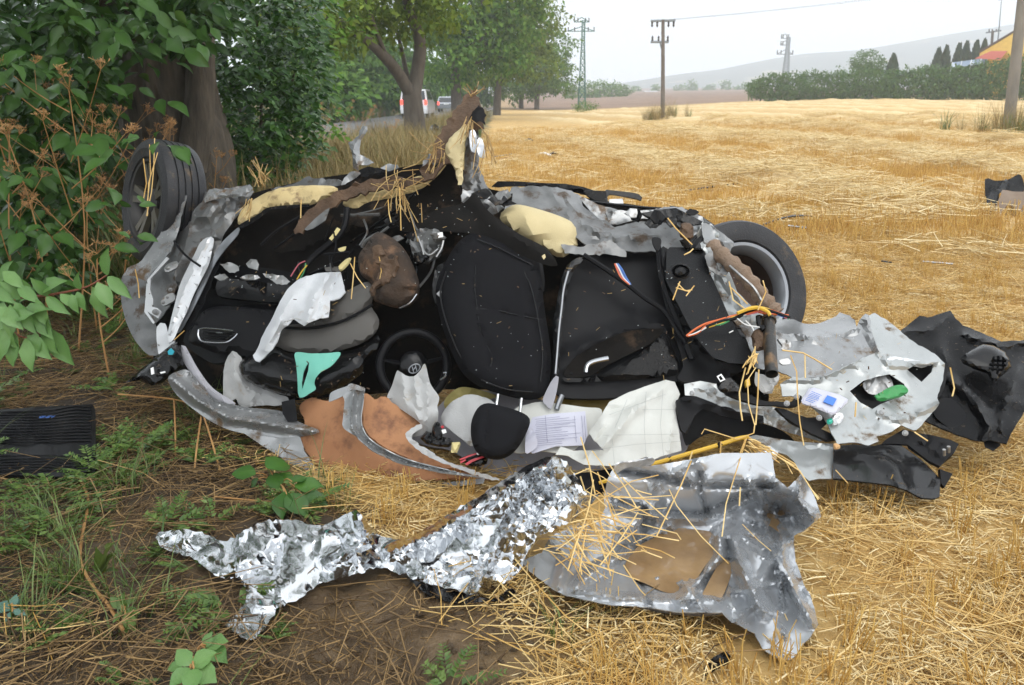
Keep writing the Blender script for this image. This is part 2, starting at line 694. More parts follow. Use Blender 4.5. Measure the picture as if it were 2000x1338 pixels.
def proto(name, verts, faces, mat, attrs=None, smooth=True):
    """a mesh used only as a source for scatter(): kept out of the scene"""
    me = bpy.data.meshes.new(name)
    me.from_pydata(np.asarray(verts, float).tolist(), [], faces)
    me.materials.append(mat)
    if smooth: me.polygons.foreach_set('use_smooth', [True] * len(me.polygons))
    if attrs:
        for k, (dom, arr) in attrs.items():
            at = me.attributes.new(k, 'FLOAT', dom)
            at.data.foreach_set('value', np.asarray(arr, np.float32))
    return bpy.data.objects.new(name, me)

def stalks(n, fn, rng):
    """n thin bent stalks; fn(i) -> (base, direction, length, radius, bend); returns verts, faces, var"""
    V, Fc, var = [], [], []
    for i in range(n):
        b, d, L_, r, bend = fn(i)
        b, d = Vector(b), Vector(d).normalized()
        s1 = d.orthogonal().normalized()
        s2 = d.cross(s1)
        k0 = len(V)
        vv = rng.random()
        for j, t in enumerate((0, .5, 1.0)):
            c = b + d * (L_ * t) + Vector(bend) * (t * t)
            rr = r * (1 - .35 * t)
            for q in range(3):
                a = q * 2.0944
                V.append(c + s1 * (math.cos(a) * rr) + s2 * (math.sin(a) * rr))
                var.append(vv)
        for j in range(2):
            for q in range(3):
                a, b2 = k0 + j * 3 + q, k0 + j * 3 + (q + 1) % 3
                Fc.append((a, b2, b2 + 3, a + 3))
    return [tuple(v) for v in V], Fc, var

def to_px(p):
    x, y, z = p[:, 0], p[:, 1], p[:, 2] - CZ
    dep = y * ct - z * st
    up = y * st + z * ct
    return np.stack([CXP + FPX * x / dep, CYP - FPX * up / dep], 1)

# ------------------------------------------------------------ leaves
LEAF_S = np.array([[0, 0, 0], [-.28, .35, .05], [0, .45, -.03], [.28, .35, .05], [0, 1, -.08]], float)
LEAF_SF = [(0, 2, 1), (0, 3, 2), (1, 2, 4), (2, 3, 4)]
# a larger leaf: midrib with curled halves, 13 vertices
LEAF_L = np.array([[0, 0, 0], [-.14, .12, .03], [0, .14, -.01], [.14, .12, .03], [-.27, .38, .07], [0, .4, -.01], [.27, .38, .07],
                   [-.22, .68, .04], [0, .7, -.05], [.22, .68, .04], [-.1, .88, -.04], [.1, .88, -.04], [0, 1.04, -.16]], float)
LEAF_RIB = np.array([1, 0, 1, 0, 0, 1, 0, 0, 1, 0, 0, 0, .6])
LEAF_LF = [(0, 2, 1), (0, 3, 2), (1, 2, 5, 4), (2, 3, 6, 5), (4, 5, 8, 7), (5, 6, 9, 8), (7, 8, 12, 10), (8, 9, 11, 12)]

def leaf_cloud(pos, direc, nrm, size, shape='s', rng=NR, width=1.0):
    """leaf meshes at pos, growing along direc with face normal nrm; returns verts, faces, var"""
    S, SF = (LEAF_S, LEAF_SF) if shape == 's' else (LEAF_L, LEAF_LF)
    n = len(pos)
    d = direc / (np.linalg.norm(direc, axis=1, keepdims=True) + 1e-9)
    u = np.cross(d, nrm)
    u /= np.linalg.norm(u, axis=1, keepdims=True) + 1e-9
    w = np.cross(u, d)
    sz = np.asarray(size)[:, None, None]
    V = pos[:, None] + sz * (S[None, :, 0:1] * width * u[:, None] + S[None, :, 1:2] * d[:, None] + S[None, :, 2:3] * w[:, None])
    m = len(S)
    faces = [tuple(int(i * m + k) for k in f) for i in range(n) for f in SF]
    var = np.repeat(rng.random(n), m)
    if shape == 'l': var = np.clip(var.reshape(n, m) * .8 + LEAF_RIB * .3, 0, 1).ravel()
    return V.reshape(-1, 3), faces, var

def blob_leaves(blobs, rng, leaf, clump=.35, per=24, droop=.5, shape='s', width=1.0, shell=.55):
    """blobs: (centre, (rx, ry, rz), number of clumps). Leaves gather in clumps so gaps stay open between them."""
    Ps, Ds, Ns, Sz = [], [], [], []
    for c, r, k in blobs:
        v = rng.normal(size=(k, 3))
        v /= np.linalg.norm(v, axis=1, keepdims=True)
        rad = (shell + (1 - shell) * rng.random(k) ** .6) * (1 + .22 * rng.normal(size=k) * .6)
        cc = np.asarray(c) + v * rad[:, None] * np.asarray(r)
        q = rng.normal(size=(k, per, 3)) * clump * np.array([1, 1, .6])
        p = cc[:, None] + q
        out = v[:, None] * .6 + rng.normal(size=(k, per, 3)) * .7
        out[..., 2] -= droop
        nr = v[:, None] * .5 + rng.normal(size=(k, per, 3)) * .6
        nr[..., 2] += .8
        Ps.append(p.reshape(-1, 3))
        Ds.append(out.reshape(-1, 3))
        Ns.append(nr.reshape(-1, 3))
        Sz.append(leaf * rng.uniform(.6, 1.35, k * per))
    return leaf_cloud(np.concatenate(Ps), np.concatenate(Ds), np.concatenate(Ns), np.concatenate(Sz), shape, rng, width)
HAZE = 0.0011
# ============================================================ materials of the setting
BARK = M('bark', (.045, .036, .027), (.12, .10, .075), 14, .85, bump=1.0, bscale=40, stretch=(1, 1, .2))
BARK_FAR = M('bark_far', (.07, .055, .042), (.12, .1, .08), 6, .85, bump=.5, bscale=10, stretch=(1, 1, .3))
LEAF_WALNUT = M('walnut_leaf', (.016, .052, .009), rough=.32, var=(.065, .15, .026), facing=.18, spec=.35)
LEAF_BUSH = M('bush_leaf', (.017, .06, .010), rough=.3, var=(.07, .165, .027), facing=.2, spec=.35)
LEAF_LIGHT = M('light_leaf', (.10, .22, .055), rough=.28, var=(.17, .31, .09), facing=.22, drops=300)
LEAF_TREE = M('tree_leaf', (.07, .125, .012), rough=.6, var=(.20, .27, .035), facing=.3, spec=.15)
LEAF_TREE2 = M('tree_leaf_dark', (.05, .13, .016), rough=.6, var=(.16, .28, .042), facing=.28, spec=.15)
LEAF_HEDGE = M('hedge_leaf', (.055, .125, .03), rough=.6, var=(.12, .215, .055), facing=.2, spec=.15)
LEAF_CYP = M('cypress_leaf', (.012, .035, .012), rough=.7, var=(.03, .07, .02))
STRAW = M('straw', (.52, .30, .075), rough=.5, var=(.80, .60, .27), spec=.3)
STRAW_DARK = M('straw_wet', (.05, .027, .012), rough=.42, var=(.36, .23, .095), spec=.4)
STRAW_STUB = M('straw_stubble', (.48, .265, .062), rough=.5, var=(.70, .47, .145), spec=.3)
STRAW_PALE = M('straw_pale', (.66, .47, .20), rough=.55, var=(.88, .74, .44), spec=.3)
STEM_DRY = M('dry_stem', (.30, .14, .042), (.42, .24, .085), 3, .6)
GRASS_DRY = M('dry_grass', (.17, .12, .035), rough=.6, var=(.34, .25, .09))
GRASS_GREEN = M('green_grass', (.05, .10, .015), rough=.45, var=(.16, .21, .05), facing=.15)
WEED = M('weed_leaf', (.045, .10, .015), rough=.4, var=(.13, .2, .04), facing=.2)

# ============================================================ ground
def axis(parts):
    a = [np.arange(x0, x1, s) for x0, x1, s in parts[:-1]] + [np.array(parts[-1])]
    return np.concatenate(a)

def geo(a, b, n): return a * (b / a) ** (np.arange(n) / (n - 1))

yr = np.concatenate([[-60, -20, -6, -2], np.arange(0.0, 8, .055), geo(8, 60, 95), geo(62, 130, 50), geo(134, 2100, 40)])
xp = np.concatenate([np.arange(0, 4.2, .055), geo(4.3, 14, 50), geo(14.5, 70, 60), geo(74, 1700, 30)])
xr = np.concatenate([-xp[:0:-1], xp])
GX, GY = np.meshgrid(xr, yr)
gz = ground_z(GX, GY)
gv = np.stack([GX, GY, gz], -1).reshape(-1, 3)
nx_, ny_ = len(xr), len(yr)
ii = np.arange((ny_ - 1) * nx_).reshape(ny_ - 1, nx_)[:, :-1].ravel()
gf = np.stack([ii, ii + 1, ii + nx_ + 1, ii + nx_], 1)
fx, fy = gv[:, 0], gv[:, 1]
rat = fx / np.maximum(fy, 3)
edgen = .35 * perlin(fx * .9, fy * .9, 11) + .15 * perlin(fx * 3, fy * 3, 12)
a_field = sstep(-.25, .25, fx - edge_x(fy) + edgen)
a_mud = np.exp(-((fx + .35) / .62) ** 2 - ((fy - 2.3) / .42) ** 2) * 1.3 + .9 * np.exp(-((fx + 1.35) / .3) ** 2 - ((fy - 2.85) / .2) ** 2)
a_mud = np.clip(a_mud + .5 * perlin(fx * 4, fy * 4, 13) * (a_mud > .12), 0, 1)
a_plow = sstep(104, 116, fy + 6 * perlin(fx * .03, fy * .03, 3)) * sstep(-.06, .03, rat)
a_row = windrow(fx, fy)
gm = bpy.data.materials.new('ground_soil_and_straw')
gm.use_nodes = True
n, l = gm.node_tree.nodes, gm.node_tree.links
bs = n['Principled BSDF']
tcg = n.new('ShaderNodeTexCoord')

def gnoise(s, d=6, r=.62, st=None):
    t = n.new('ShaderNodeTexNoise')
    t.inputs['Scale'].default_value = s
    t.inputs['Detail'].default_value = d
    t.inputs['Roughness'].default_value = r
    if st:
        m_ = n.new('ShaderNodeMapping')
        m_.inputs['Scale'].default_value = st
        l.new(tcg.outputs['Object'], m_.inputs[0])
        l.new(m_.outputs[0], t.inputs['Vector'])
    else: l.new(tcg.outputs['Object'], t.inputs['Vector'])
    return t.outputs['Fac']

def gramp(f, *stops):
    t = n.new('ShaderNodeValToRGB')
    e = t.color_ramp.elements
    while len(e) < len(stops): e.new(.5)
    for k, (p_, c_) in enumerate(stops):
        e[k].position, e[k].color = p_, (*c_, 1)
    l.new(f, t.inputs[0])
    return t.outputs[0]

def gmix(f, A, B):
    t = n.new('ShaderNodeMix')
    t.data_type = 'RGBA'
    l.new(f, t.inputs['Factor'])
    l.new(A, t.inputs['A'])
    l.new(B, t.inputs['B'])
    return t.outputs['Result']

def gattr(nm):
    t = n.new('ShaderNodeAttribute')
    t.attribute_name = nm
    return t.outputs['Fac']

soil = gramp(gnoise(5, 8), (.3, (.02, .013, .007)), (.5, (.045, .029, .014)), (.7, (.09, .06, .03)))
verge = gramp(gnoise(3, 8), (.3, (.05, .045, .016)), (.5, (.11, .10, .035)), (.7, (.2, .16, .06)))
# the near part of the verge is trampled soil, further off it is dry grass
sep = n.new('ShaderNodeSeparateXYZ')
l.new(tcg.outputs['Object'], sep.inputs[0])
mr = n.new('ShaderNodeMapRange')
mr.inputs['From Min'].default_value = 5.0
mr.inputs['From Max'].default_value = 9.0
l.new(sep.outputs['Y'], mr.inputs['Value'])
verge2 = gmix(mr.outputs[0], soil, verge)
field = gramp(gnoise(1.6, 9, .7), (.28, (.33, .185, .052)), (.48, (.49, .30, .095)), (.72, (.61, .43, .165)))
rows = gramp(gnoise(2.2, 9, .75), (.3, (.52, .37, .16)), (.7, (.84, .68, .40)))
big = gramp(gnoise(.11, 4, .6, (1.0, .45, 1)), (.35, (0, 0, 0)), (.7, (1, 1, 1)))
field = gmix(gattr('row'), field, rows)
lighter = gramp(gnoise(3, 9, .75), (.3, (.46, .31, .12)), (.7, (.66, .49, .24)))
mb_ = n.new('ShaderNodeMath')
mb_.operation = 'MULTIPLY'
mb_.inputs[1].default_value = .5
l.new(big, mb_.inputs[0])
field = gmix(mb_.outputs[0], field, lighter)
plow = gramp(gnoise(.25, 7, .7, (1, .35, 1)), (.3, (.15, .085, .05)), (.7, (.26, .16, .10)))
mudc = gramp(gnoise(9, 9, .72), (.3, (.06, .037, .018)), (.5, (.125, .08, .039)), (.72, (.2, .135, .07)))
c = gmix(gattr('field'), verge2, field)
c = gmix(gattr('plow'), c, plow)
c = gmix(gattr('mud'), c, mudc)
l.new(c, bs.inputs['Base Color'])
mrr = n.new('ShaderNodeMapRange')
mrr.inputs['To Min'].default_value = .85
mrr.inputs['To Max'].default_value = .34
l.new(gattr('mud'), mrr.inputs['Value'])
l.new(mrr.outputs[0], bs.inputs['Roughness'])
bnp = n.new('ShaderNodeBump')
bnp.inputs['Strength'].default_value = .8
bnp.inputs['Distance'].default_value = .03
l.new(gnoise(22, 8, .7), bnp.inputs['Height'])
l.new(bnp.outputs[0], bs.inputs['Normal'])
ground = obj_from('ground', gv, gf, gm, None, True, origin=(0, 0, 0),
                  attrs={'field': ('POINT', a_field), 'mud': ('POINT', a_mud), 'plow': ('POINT', a_plow), 'row': ('POINT', a_row)})
tag(ground, 'stubble field with a muddy weedy verge', None, None, 'structure')

# ============================================================ hills in the mist
def hill(name, prof, D, depth, mat, seed):
    px = np.linspace(prof[0][0], prof[-1][0], 120)
    py = np.interp(px, [p[0] for p in prof], [p[1] for p in prof])
    top = at_y(px, py, D)
    V, Fc = [], []
    rowsn = 26
    for k in range(rowsn):
        t = k / (rowsn - 1)
        w = top.copy()
        w[:, 1] = D - depth * (1 - t)
        w[:, 0] = top[:, 0] * (w[:, 1] / D)
        base = ground_z(w[:, 0] * 0 + 40, w[:, 1]) - 20
        e = sstep(0, 1, t)
        w[:, 2] = base + (top[:, 2] - base) * e + 5 * perlin(w[:, 0] / 70, w[:, 1] / 70, seed) * t * (1.2 - t)
        V.append(w)
    bk = top.copy(); bk[:, 1] += 200; bk[:, 2] = -5
    V.append(bk)
    V = np.concatenate(V)
    m_ = 120
    for k in range(rowsn):
        for i in range(m_ - 1): Fc.append((k * m_ + i, k * m_ + i + 1, (k + 1) * m_ + i + 1, (k + 1) * m_ + i))
    o = obj_from(name, V, Fc, mat, None, True)
    return tag(o, None, None, None, 'structure')

HILL = M('hill_fields_and_woods', (.02, .045, .035), (.04, .07, .05), .02, .9, dirt=((.26, .21, .12), .012, .56, .62))
hl = hill('hills', [(700, 188), (1040, 186), (1130, 172), (1200, 165), (1290, 150), (1400, 138), (1500, 118), (1580, 106), (1680, 98), (1800, 78), (1900, 62), (2000, 47), (2200, 20), (2600, -10), (3100, -6), (3700, 30), (4300, 90), (4700, 150)], 1450, 600, HILL, 2)
tag(hl, 'hillside fading into the rain cloud')

# ============================================================ trees
def crown_part(root, blobs, leaf, mat, rng, **k):
    v, f, var = blob_leaves(blobs, rng, leaf, **k)
    o = obj_from('crown', v, f, mat, root, True, attrs={'var': ('POINT', var)})
    return tag(o, kind='stuff')

def limb_mb(mb, pts, r0, r1, sides=9, wob=.0, rng=R):
    p = smooth_line(pts, 5)
    n_ = len(p)
    rr = [r0 + (r1 - r0) * (i / (n_ - 1)) for i in range(n_)]
    if wob: p = [q + Vector((rng.uniform(-wob, wob), rng.uniform(-wob, wob), 0)) for q in p]
    mb.tube(p, rr, sides)

def gauss_twigs(mb, start, target, r, n_, spread, rng):
    for _ in range(n_):
        s_ = Vector(start)
        e_ = Vector(target) + Vector((rng.gauss(0, spread), rng.gauss(0, spread), rng.gauss(0, spread)))
        m_ = (s_ + e_) / 2 + Vector((rng.gauss(0, spread * .25), rng.gauss(0, spread * .25), spread * .2))
        mb.tube(smooth_line([s_, m_, e_], 4), [r * (1 - .8 * i / 8) for i in range(9)], 5)

TR = random.Random(21)

def px_limb(pts, Y): return [Vector(at_y(x, y, Y + dy)) for x, y, dy in pts]

# --- the nearest roadside tree, forked, with the wreckage at its foot
t1g = at_g(813, 288)
Y1 = t1g.y
tree1 = thing('roadside_tree', t1g, 'forked roadside tree with leaning bare limbs, rising behind the torn peak of the wreck', 'tree', 'roadside trees')
mb = MB()
limb_mb(mb, [t1g + Vector((0, 0, -.3))] + px_limb([(813, 284, 0), (811, 255, 0), (808, 220, 0), (805, 185, 0)], Y1), .40, .30, 12)
mb.build('trunk', BARK_FAR, tree1)
for pts, a, b_ in (([(806, 190, 0), (815, 140, .2), (820, 82, .3), (805, 35, .3), (792, -10, .3), (800, -80, 0)], .25, .1),
                   ([(803, 188, 0), (782, 150, -.3), (758, 118, -.8), (725, 85, -1.2), (690, 58, -1.6), (655, 40, -2), (610, 22, -2.6), (560, -10, -3)], .21, .08),
                   ([(806, 185, .3), (793, 140, .8), (785, 100, 1.2), (770, 40, 1.5)], .1, .05),
                   ([(758, 118, -.8), (735, 60, -1.4), (715, 0, -1.8), (690, -60, -2)], .07, .03)):
    m2 = MB()
    limb_mb(m2, px_limb(pts, Y1), a, b_, 9)
    m2.build('limb', BARK_FAR, tree1)
def bl(px, py, Y, rx, ry, rz, k): return (np.array(at_y(px, py, Y)), (rx, ry, rz), k)
crown_part(tree1, [bl(640, 40, Y1 - 2, 1.5, 1.8, .8, 34), bl(700, -50, Y1 - 1, 2.6, 2.4, 1.5, 90), bl(560, -30, Y1 - 3, 1.6, 1.8, 1.2, 50),
                   bl(760, 5, Y1, 1.2, 1.6, 1.0, 50), bl(730, 60, Y1, .9, 1.4, .6, 22), bl(840, -60, Y1, 2.2, 2.4, 1.6, 80),
                   bl(850, 20, Y1 + 1, .8, 1.2, .7, 18), bl(600, 80, Y1 - 1, 1.0, 1.2, .5, 14)],
           .21, LEAF_TREE, NR, clump=.3, per=26)

def far_tree(px, pyb, h_top, blobs, label, leafs, trunk_r, fork, mat=LEAF_TREE2, clump=.4, per=24):
    g = at_g(px, pyb)
    Y = g.y
    root = thing('roadside_tree', g, label, 'tree', 'roadside trees')
    m_ = MB()
    top = Vector(at_y(px + fork[0], fork[1], Y))
    limb_mb(m_, [g + Vector((0, 0, -.3)), g.lerp(top, .35), g.lerp(top, .7), top], trunk_r, trunk_r * .75, 10)
    m_.build('trunk', BARK_FAR, root)
    bb = []
    for bx, by, dy, rx, ry, rz, k in blobs:
        c_ = at_y(bx, by, Y + dy)
        bb.append((np.array(c_), (rx, ry, rz), k))
        m_ = MB()
        limb_mb(m_, [top, top.lerp(Vector(c_), .5) + Vector((0, 0, .2)), Vector(c_)], trunk_r * .5, trunk_r * .12, 7)
        m_.build('limb', BARK_FAR, root)
    crown_part(root, bb, leafs, mat, NR, clump=clump, per=per)
    return root

far_tree(892, 234, 0, [(880, 110, 0, 2.8, 2.8, 1.7, 90), (935, 70, 0, 3.0, 3, 2.0, 110), (900, 10, 0, 3.4, 3, 2.2, 130), (960, -40, 0, 3.2, 3, 2.4, 110), (850, 40, 0, 2.2, 2.4, 1.8, 70), (1010, 40, 1, 2.0, 2.4, 1.6, 60), (985, 110, 0, 1.7, 2, 1.1, 40), (1040, -30, 0, 1.9, 2.2, 1.5, 40)],
         'broad leafy roadside tree, second along the row, trunk half hidden by the torn peak', .34, .42, (-2, 140))
far_tree(970, 225, 0, [(960, 120, 0, 3.0, 3, 2, 80), (1010, 80, 0, 3.2, 3, 2.4, 100), (1050, 40, 0, 2.2, 2.4, 1.7, 46), (1000, 20, 0, 3.2, 3, 2.4, 90), (1040, 120, 0, 2.3, 2.6, 1.6, 50)],
         'leafy roadside tree with a slim dark trunk standing alone in the pale verge', .36, .38, (3, 165), LEAF_TREE)
far_tree(1048, 214, 0, [(1050, 130, 0, 3.6, 3, 3.2, 120), (1070, 90, 0, 3.4, 3, 2.6, 90), (1030, 160, 0, 2.6, 3, 1.8, 60), (1085, 150, 0, 2.8, 3, 2.0, 70)],
         'dense roadside tree at the field corner, its crown reaching nearest to the green pylon', .42, .35, (2, 170))
far_tree(1018, 212, 0, [(1010, 150, 0, 3.4, 3, 2.6, 80), (1000, 110, 0, 3.4, 3, 2.6, 80)],
         'low shady roadside tree behind the slim dark trunk', .42, .35, (0, 180))
# --- bushy trees on the far side of the road
for px, pyb, bl_, lab in ((585, 235, [(585, 140, 0, 2.6, 2.4, 2.2, 120), (560, 80, 0, 2.4, 2.2, 2, 90), (620, 90, 0, 2.2, 2, 1.8, 80)], 'bushy green tree beyond the road, next to the dark bush'),
                          (705, 228, [(700, 120, 0, 2.4, 2.4, 2.2, 110), (715, 165, 0, 2.4, 2.4, 1.6, 90), (760, 180, 0, 2.2, 2.2, 1.2, 60)], 'bushy green tree beyond the road, its crown just left of the forked trunk'),
                          (625, 240, [(620, 170, 0, 2.0, 2, 1.6, 90), (650, 190, 0, 1.6, 2, 1.1, 60), (590, 190, 0, 1.6, 2, 1.2, 60)], 'low bushy green tree beyond the road, standing nearest to the verge weeds'),
                          (665, 225, [(660, 150, 0, 3.2, 2.8, 2.2, 120), (690, 100, 0, 3, 2.6, 2.2, 100), (640, 90, 0, 2.8, 2.6, 2, 90)], 'rounded green tree beyond the road, behind the left leaning limb'),
                          (745, 218, [(745, 150, 0, 3.6, 3, 2.4, 130), (770, 110, 0, 3.2, 3, 2.4, 90), (725, 105, 0, 3, 3, 2.4, 90), (830, 165, 0, 2.4, 3, 1.6, 50)], 'rounded green tree beyond the road, just behind the white van'),
                          (850, 212, [(850, 160, 0, 4, 3.4, 2.4, 110), (900, 165, 0, 3.6, 3, 2, 90), (940, 175, 0, 3.6, 3, 1.8, 70)], 'low green tree beyond the road, over the distant silver car')):
    g = at_g(px, pyb)
    root = thing('bushy_tree', g, lab, 'tree', 'trees beyond the road')
    m_ = MB()
    limb_mb(m_, [g + Vector((0, 0, -.3)), g + Vector((.1, 0, 1.0)), Vector(at_y(px, pyb - 60, g.y))], .25, .12, 8)
    m_.build('trunk', BARK_FAR, root)
    crown_part(root, [(np.array(at_y(bx, by, g.y + dy)), (rx, ry, rz), k) for bx, by, dy, rx, ry, rz, k in bl_], .5, LEAF_TREE2, NR, clump=.5, per=28)

# --- distant clump of trees at the end of the verge
for k, (px, pyt, pyb, w) in enumerate(((1120, 168, 196, 3.2), (1150, 163, 192, 4.2), (1172, 160, 191, 4.6), (1195, 163, 190, 4.6), (1216, 167, 189, 4.0))):
    Y = 215 + k * 6
    b_ = at_y(px, pyb, Y)
    root = thing('distant_tree', b_, ['far tree beside the green pylon, leftmost of the misty row', 'far tree, second in the misty row from the pylon', 'far tree in the middle of the misty row beyond the field', 'far tree, second from the end of the misty row',
                                      'far tree ending the misty row, next to the pale far buildings'][k], 'tree', 'far row of trees in the mist')
    m_ = MB()
    m_.tube([b_, at_y(px, (pyb + pyt) / 2, Y)], [.3, .15], 6)
    m_.build('trunk', BARK_FAR, root)
    crown_part(root, [(np.array(at_y(px, (pyb + pyt) / 2, Y)), (w * .5, w * .5, abs(pyb - pyt) / FPX * Y * .55), 60)], .5, LEAF_TREE2, NR, clump=.5, per=14)

# --- bush at the foot of the green pylon
g = at_g(1143, 217)
o = thing('bush', g, 'low green bush at the foot of the green lattice pylon', 'bush')
crown_part(o, [(np.array(g) + (0, 0, .45), (1.2, 1.0, .5), 60)], .14, LEAF_TREE2, NR, clump=.22, per=16)

# ============================================================ hedge, garden trees, house
HD = []
for px, yb, yt in ((1474, 197, 150), (1540, 197, 143), (1640, 197, 138), (1760, 196, 138), (1860, 195, 132), (1960, 194, 118), (2060, 193, 108), (2300, 192, 100)):
    HD.append((px, yb, yt))
DH = 100.0
hroot_p = at_y(1480, 197, DH)
hv, hf, hvar = [], [], []
blobs = []
for px in np.arange(1476, 2300, 9):
    yb = np.interp(px, [q[0] for q in HD], [q[1] for q in HD])
    yt = np.interp(px, [q[0] for q in HD], [q[2] for q in HD]) + R.uniform(-1.2, 1.2)
    dd = DH - (px - 1476) / 830 * 22
    zb, zt_ = at_y(px, yb, dd)[2], at_y(px, yt, dd)[2]
    c_ = np.array(at_y(px, (yb + yt) / 2, dd))
    c_[2] = (zb + zt_) / 2
    if px < 1500: zt_ -= .8 * (1500 - px) / 24
    blobs.append((c_ + np.array([0, 1.0, 0]), (.75, 1.25, max(.6, (zt_ - zb) * .5)), 70))
hedge = thing('hedge', at_g(1700, 196), 'long clipped green hedge along the far right edge of the stubble field', 'hedge')
v, f, var = blob_leaves(blobs, NR, .24, clump=.16, per=9, shell=.85)
o = obj_from('foliage', v, f, LEAF_HEDGE, hedge, True, attrs={'var': ('POINT', var)})
tag(o, kind='stuff')
m_ = MB()
for px in np.arange(1484, 2300, 26):
    dd = DH - (px - 1476) / 830 * 22 + 1.0
    g_ = Vector(at_y(px, 197, dd))
    m_.tube([g_ + Vector((0, 0, -.8)), g_ + Vector((R.uniform(-.2, .2), 0, 1.6))], [.09, .04], 5)
o = m_.build('stem', BARK_FAR, hedge)
tag(o, kind='stuff')

def conifer(px, yt, w, lab, D=118, group='columnar conifers behind the hedge'):
    b_ = Vector(at_y(px, 142, D))
    top = Vector(at_y(px, yt, D))
    gz_ = float(ground_z(b_.x, b_.y))
    root = thing('conifer', (b_.x, b_.y, gz_), lab, 'tree', group)
    m_ = MB()
    m_.tube([(b_.x, b_.y, gz_ - .2), (b_.x, b_.y, b_.z + .5)], [.12, .08], 6)
    m_.build('trunk', BARK_FAR, root)
    H_ = top.z - gz_
    W_ = w / FPX * D / 2
    rng = np.random.default_rng(int(px))
    k = 900
    t = rng.random(k) ** .8
    a = rng.random(k) * 6.283
    prof = W_ * np.minimum(1, (1 - t) * 2.4) ** .8 * (.85 + .3 * rng.random(k))
    pos = np.stack([b_.x + np.cos(a) * prof, b_.y + np.sin(a) * prof, gz_ + .2 + t * (H_ - .3)], 1)
    d_ = np.stack([np.cos(a) * .35, np.sin(a) * .35, np.ones(k)], 1)
    nn_ = np.stack([np.cos(a), np.sin(a), np.zeros(k)], 1) + rng.normal(size=(k, 3)) * .3
    v, f, var = leaf_cloud(pos, d_, nn_, .55 * rng.uniform(.6, 1.2, k), 's', rng)
    tag(obj_from('crown', v, f, LEAF_CYP, root, True, attrs={'var': ('POINT', var)}), kind='stuff')

conifer(1742, 110, 20, 'small dark conifer standing alone beside the round tree behind the hedge', 112, None)
for px, yt, w, lab in ((1828, 97, 17, 'columnar conifer nearest the round tree, first of its close pair'), (1843, 93, 17, 'columnar conifer, second of the pair left of the solar panels'),
                       (1867, 87, 16, 'columnar conifer at the near end of the solar panels'), (1881, 84, 19, 'broader columnar conifer above the middle of the solar panels'),
                       (1900, 83, 18, 'columnar conifer above the solar panels, left of the last one'), (1915, 80, 17, 'columnar conifer closest to the house and its pole')):
    conifer(px, yt, w, lab)
b_ = Vector(at_y(1696, 140, 116))
rt = thing('round_tree', (b_.x, b_.y, float(ground_z(b_.x, b_.y))), 'round leafy tree rising behind the middle of the hedge', 'tree')
m_ = MB(); m_.tube([(b_.x, b_.y, b_.z - 4), (b_.x, b_.y, b_.z + .5)], [.2, .12], 7); m_.build('trunk', BARK_FAR, rt)
crown_part(rt, [bl(1695, 122, 116, 1.9, 1.7, 1.5, 120), bl(1680, 132, 116, 1.2, 1.2, 1.0, 40), bl(1712, 130, 116, 1.1, 1.2, .9, 40)], .28, LEAF_HEDGE, NR, clump=.3, per=14)
b_ = Vector(at_y(1812, 140, 114))
rt = thing('shrub', (b_.x, b_.y, float(ground_z(b_.x, b_.y))), 'rounded shrub showing over the hedge at the foot of the first conifer pair', 'bush')
crown_part(rt, [bl(1815, 140, 114, 1.3, 1.2, .8, 40)], .26, LEAF_HEDGE, NR, clump=.3, per=14)

# solar panels
PVG = M('panel_glass', (.35, .42, .55), rough=.12, spec=.8, coat=.5)
PVF = M('panel_frame', (.75, .76, .78), rough=.4, metal=.6)
a0, a1 = Vector(at_y(1857, 133, 115)), Vector(at_y(1934, 122, 113))
b0, b1 = Vector(at_y(1860, 122, 117)), Vector(at_y(1936, 112, 115))
sp = thing('solar_panels', (a0 + a1) / 2, 'row of pale solar panels in front of the dark conifers', 'solar panel')
for k in range(4):
    t0, t1 = k / 4 + .006, (k + 1) / 4 - .006
    q = [a0.lerp(a1, t0), a0.lerp(a1, t1), b0.lerp(b1, t1), b0.lerp(b1, t0)]
    nn_ = (q[1] - q[0]).cross(q[3] - q[0]).normalized()
    obj_from('panel', [tuple(v) for v in q] + [tuple(v - nn_ * .05) for v in q], [(0, 1, 2, 3), (7, 6, 5, 4), (0, 4, 5, 1), (1, 5, 6, 2), (2, 6, 7, 3), (3, 7, 4, 0)], PVG, sp, False)
m_ = MB()
for t in (0, .25, .5, .75, 1):
    m_.tube([a0.lerp(a1, t), b0.lerp(b1, t)], .06, 4)
    p_ = a0.lerp(a1, t)
    m_.tube([p_, (p_.x, p_.y, p_.z - 3.5)], .05, 4)
m_.build('frame', PVF, sp)

# house behind the hedge
HW = M('yellow_render', (.62, .40, .07), (.68, .46, .1), 2, .8)
HR = M('dark_roof_tiles', (.07, .045, .04), (.1, .06, .05), 1.5, .7)
HRED = M('red_roof', (.38, .08, .05), rough=.7)
HWIN = M('window_glass', (.05, .06, .08), rough=.08, spec=.8)
WHT = M('white_paint', (.78, .78, .77), rough=.4)
e0 = Vector(at_y(1940, 97, 104))
house = thing('house', (e0.x + 4.2, e0.y + 2, float(ground_z(e0.x + 4, e0.y)) - .2), 'yellow house with a dark sloping roof at the right edge behind the pole', 'house', None, -.53)
hx, hy, hz = house.location
ez, rz = e0.z, e0.z + 3.4
x0, x1 = e0.x + 1.0, e0.x + 9.2
m_ = MB()
vv = [(x0, hy, hz), (x1, hy, hz), (x1, hy, ez - .1), ((x0 + x1) / 2, hy, rz - .35), (x0, hy, ez - .1)]
vv2 = [(a, hy + 8, c_) for a, b_, c_ in vv]
m_.add(vv + vv2, [(0, 1, 2, 3, 4), (9, 8, 7, 6, 5), (0, 5, 6, 1), (1, 6, 7, 2), (4, 9, 5, 0)])
m_.build('wall', HW, house, False)
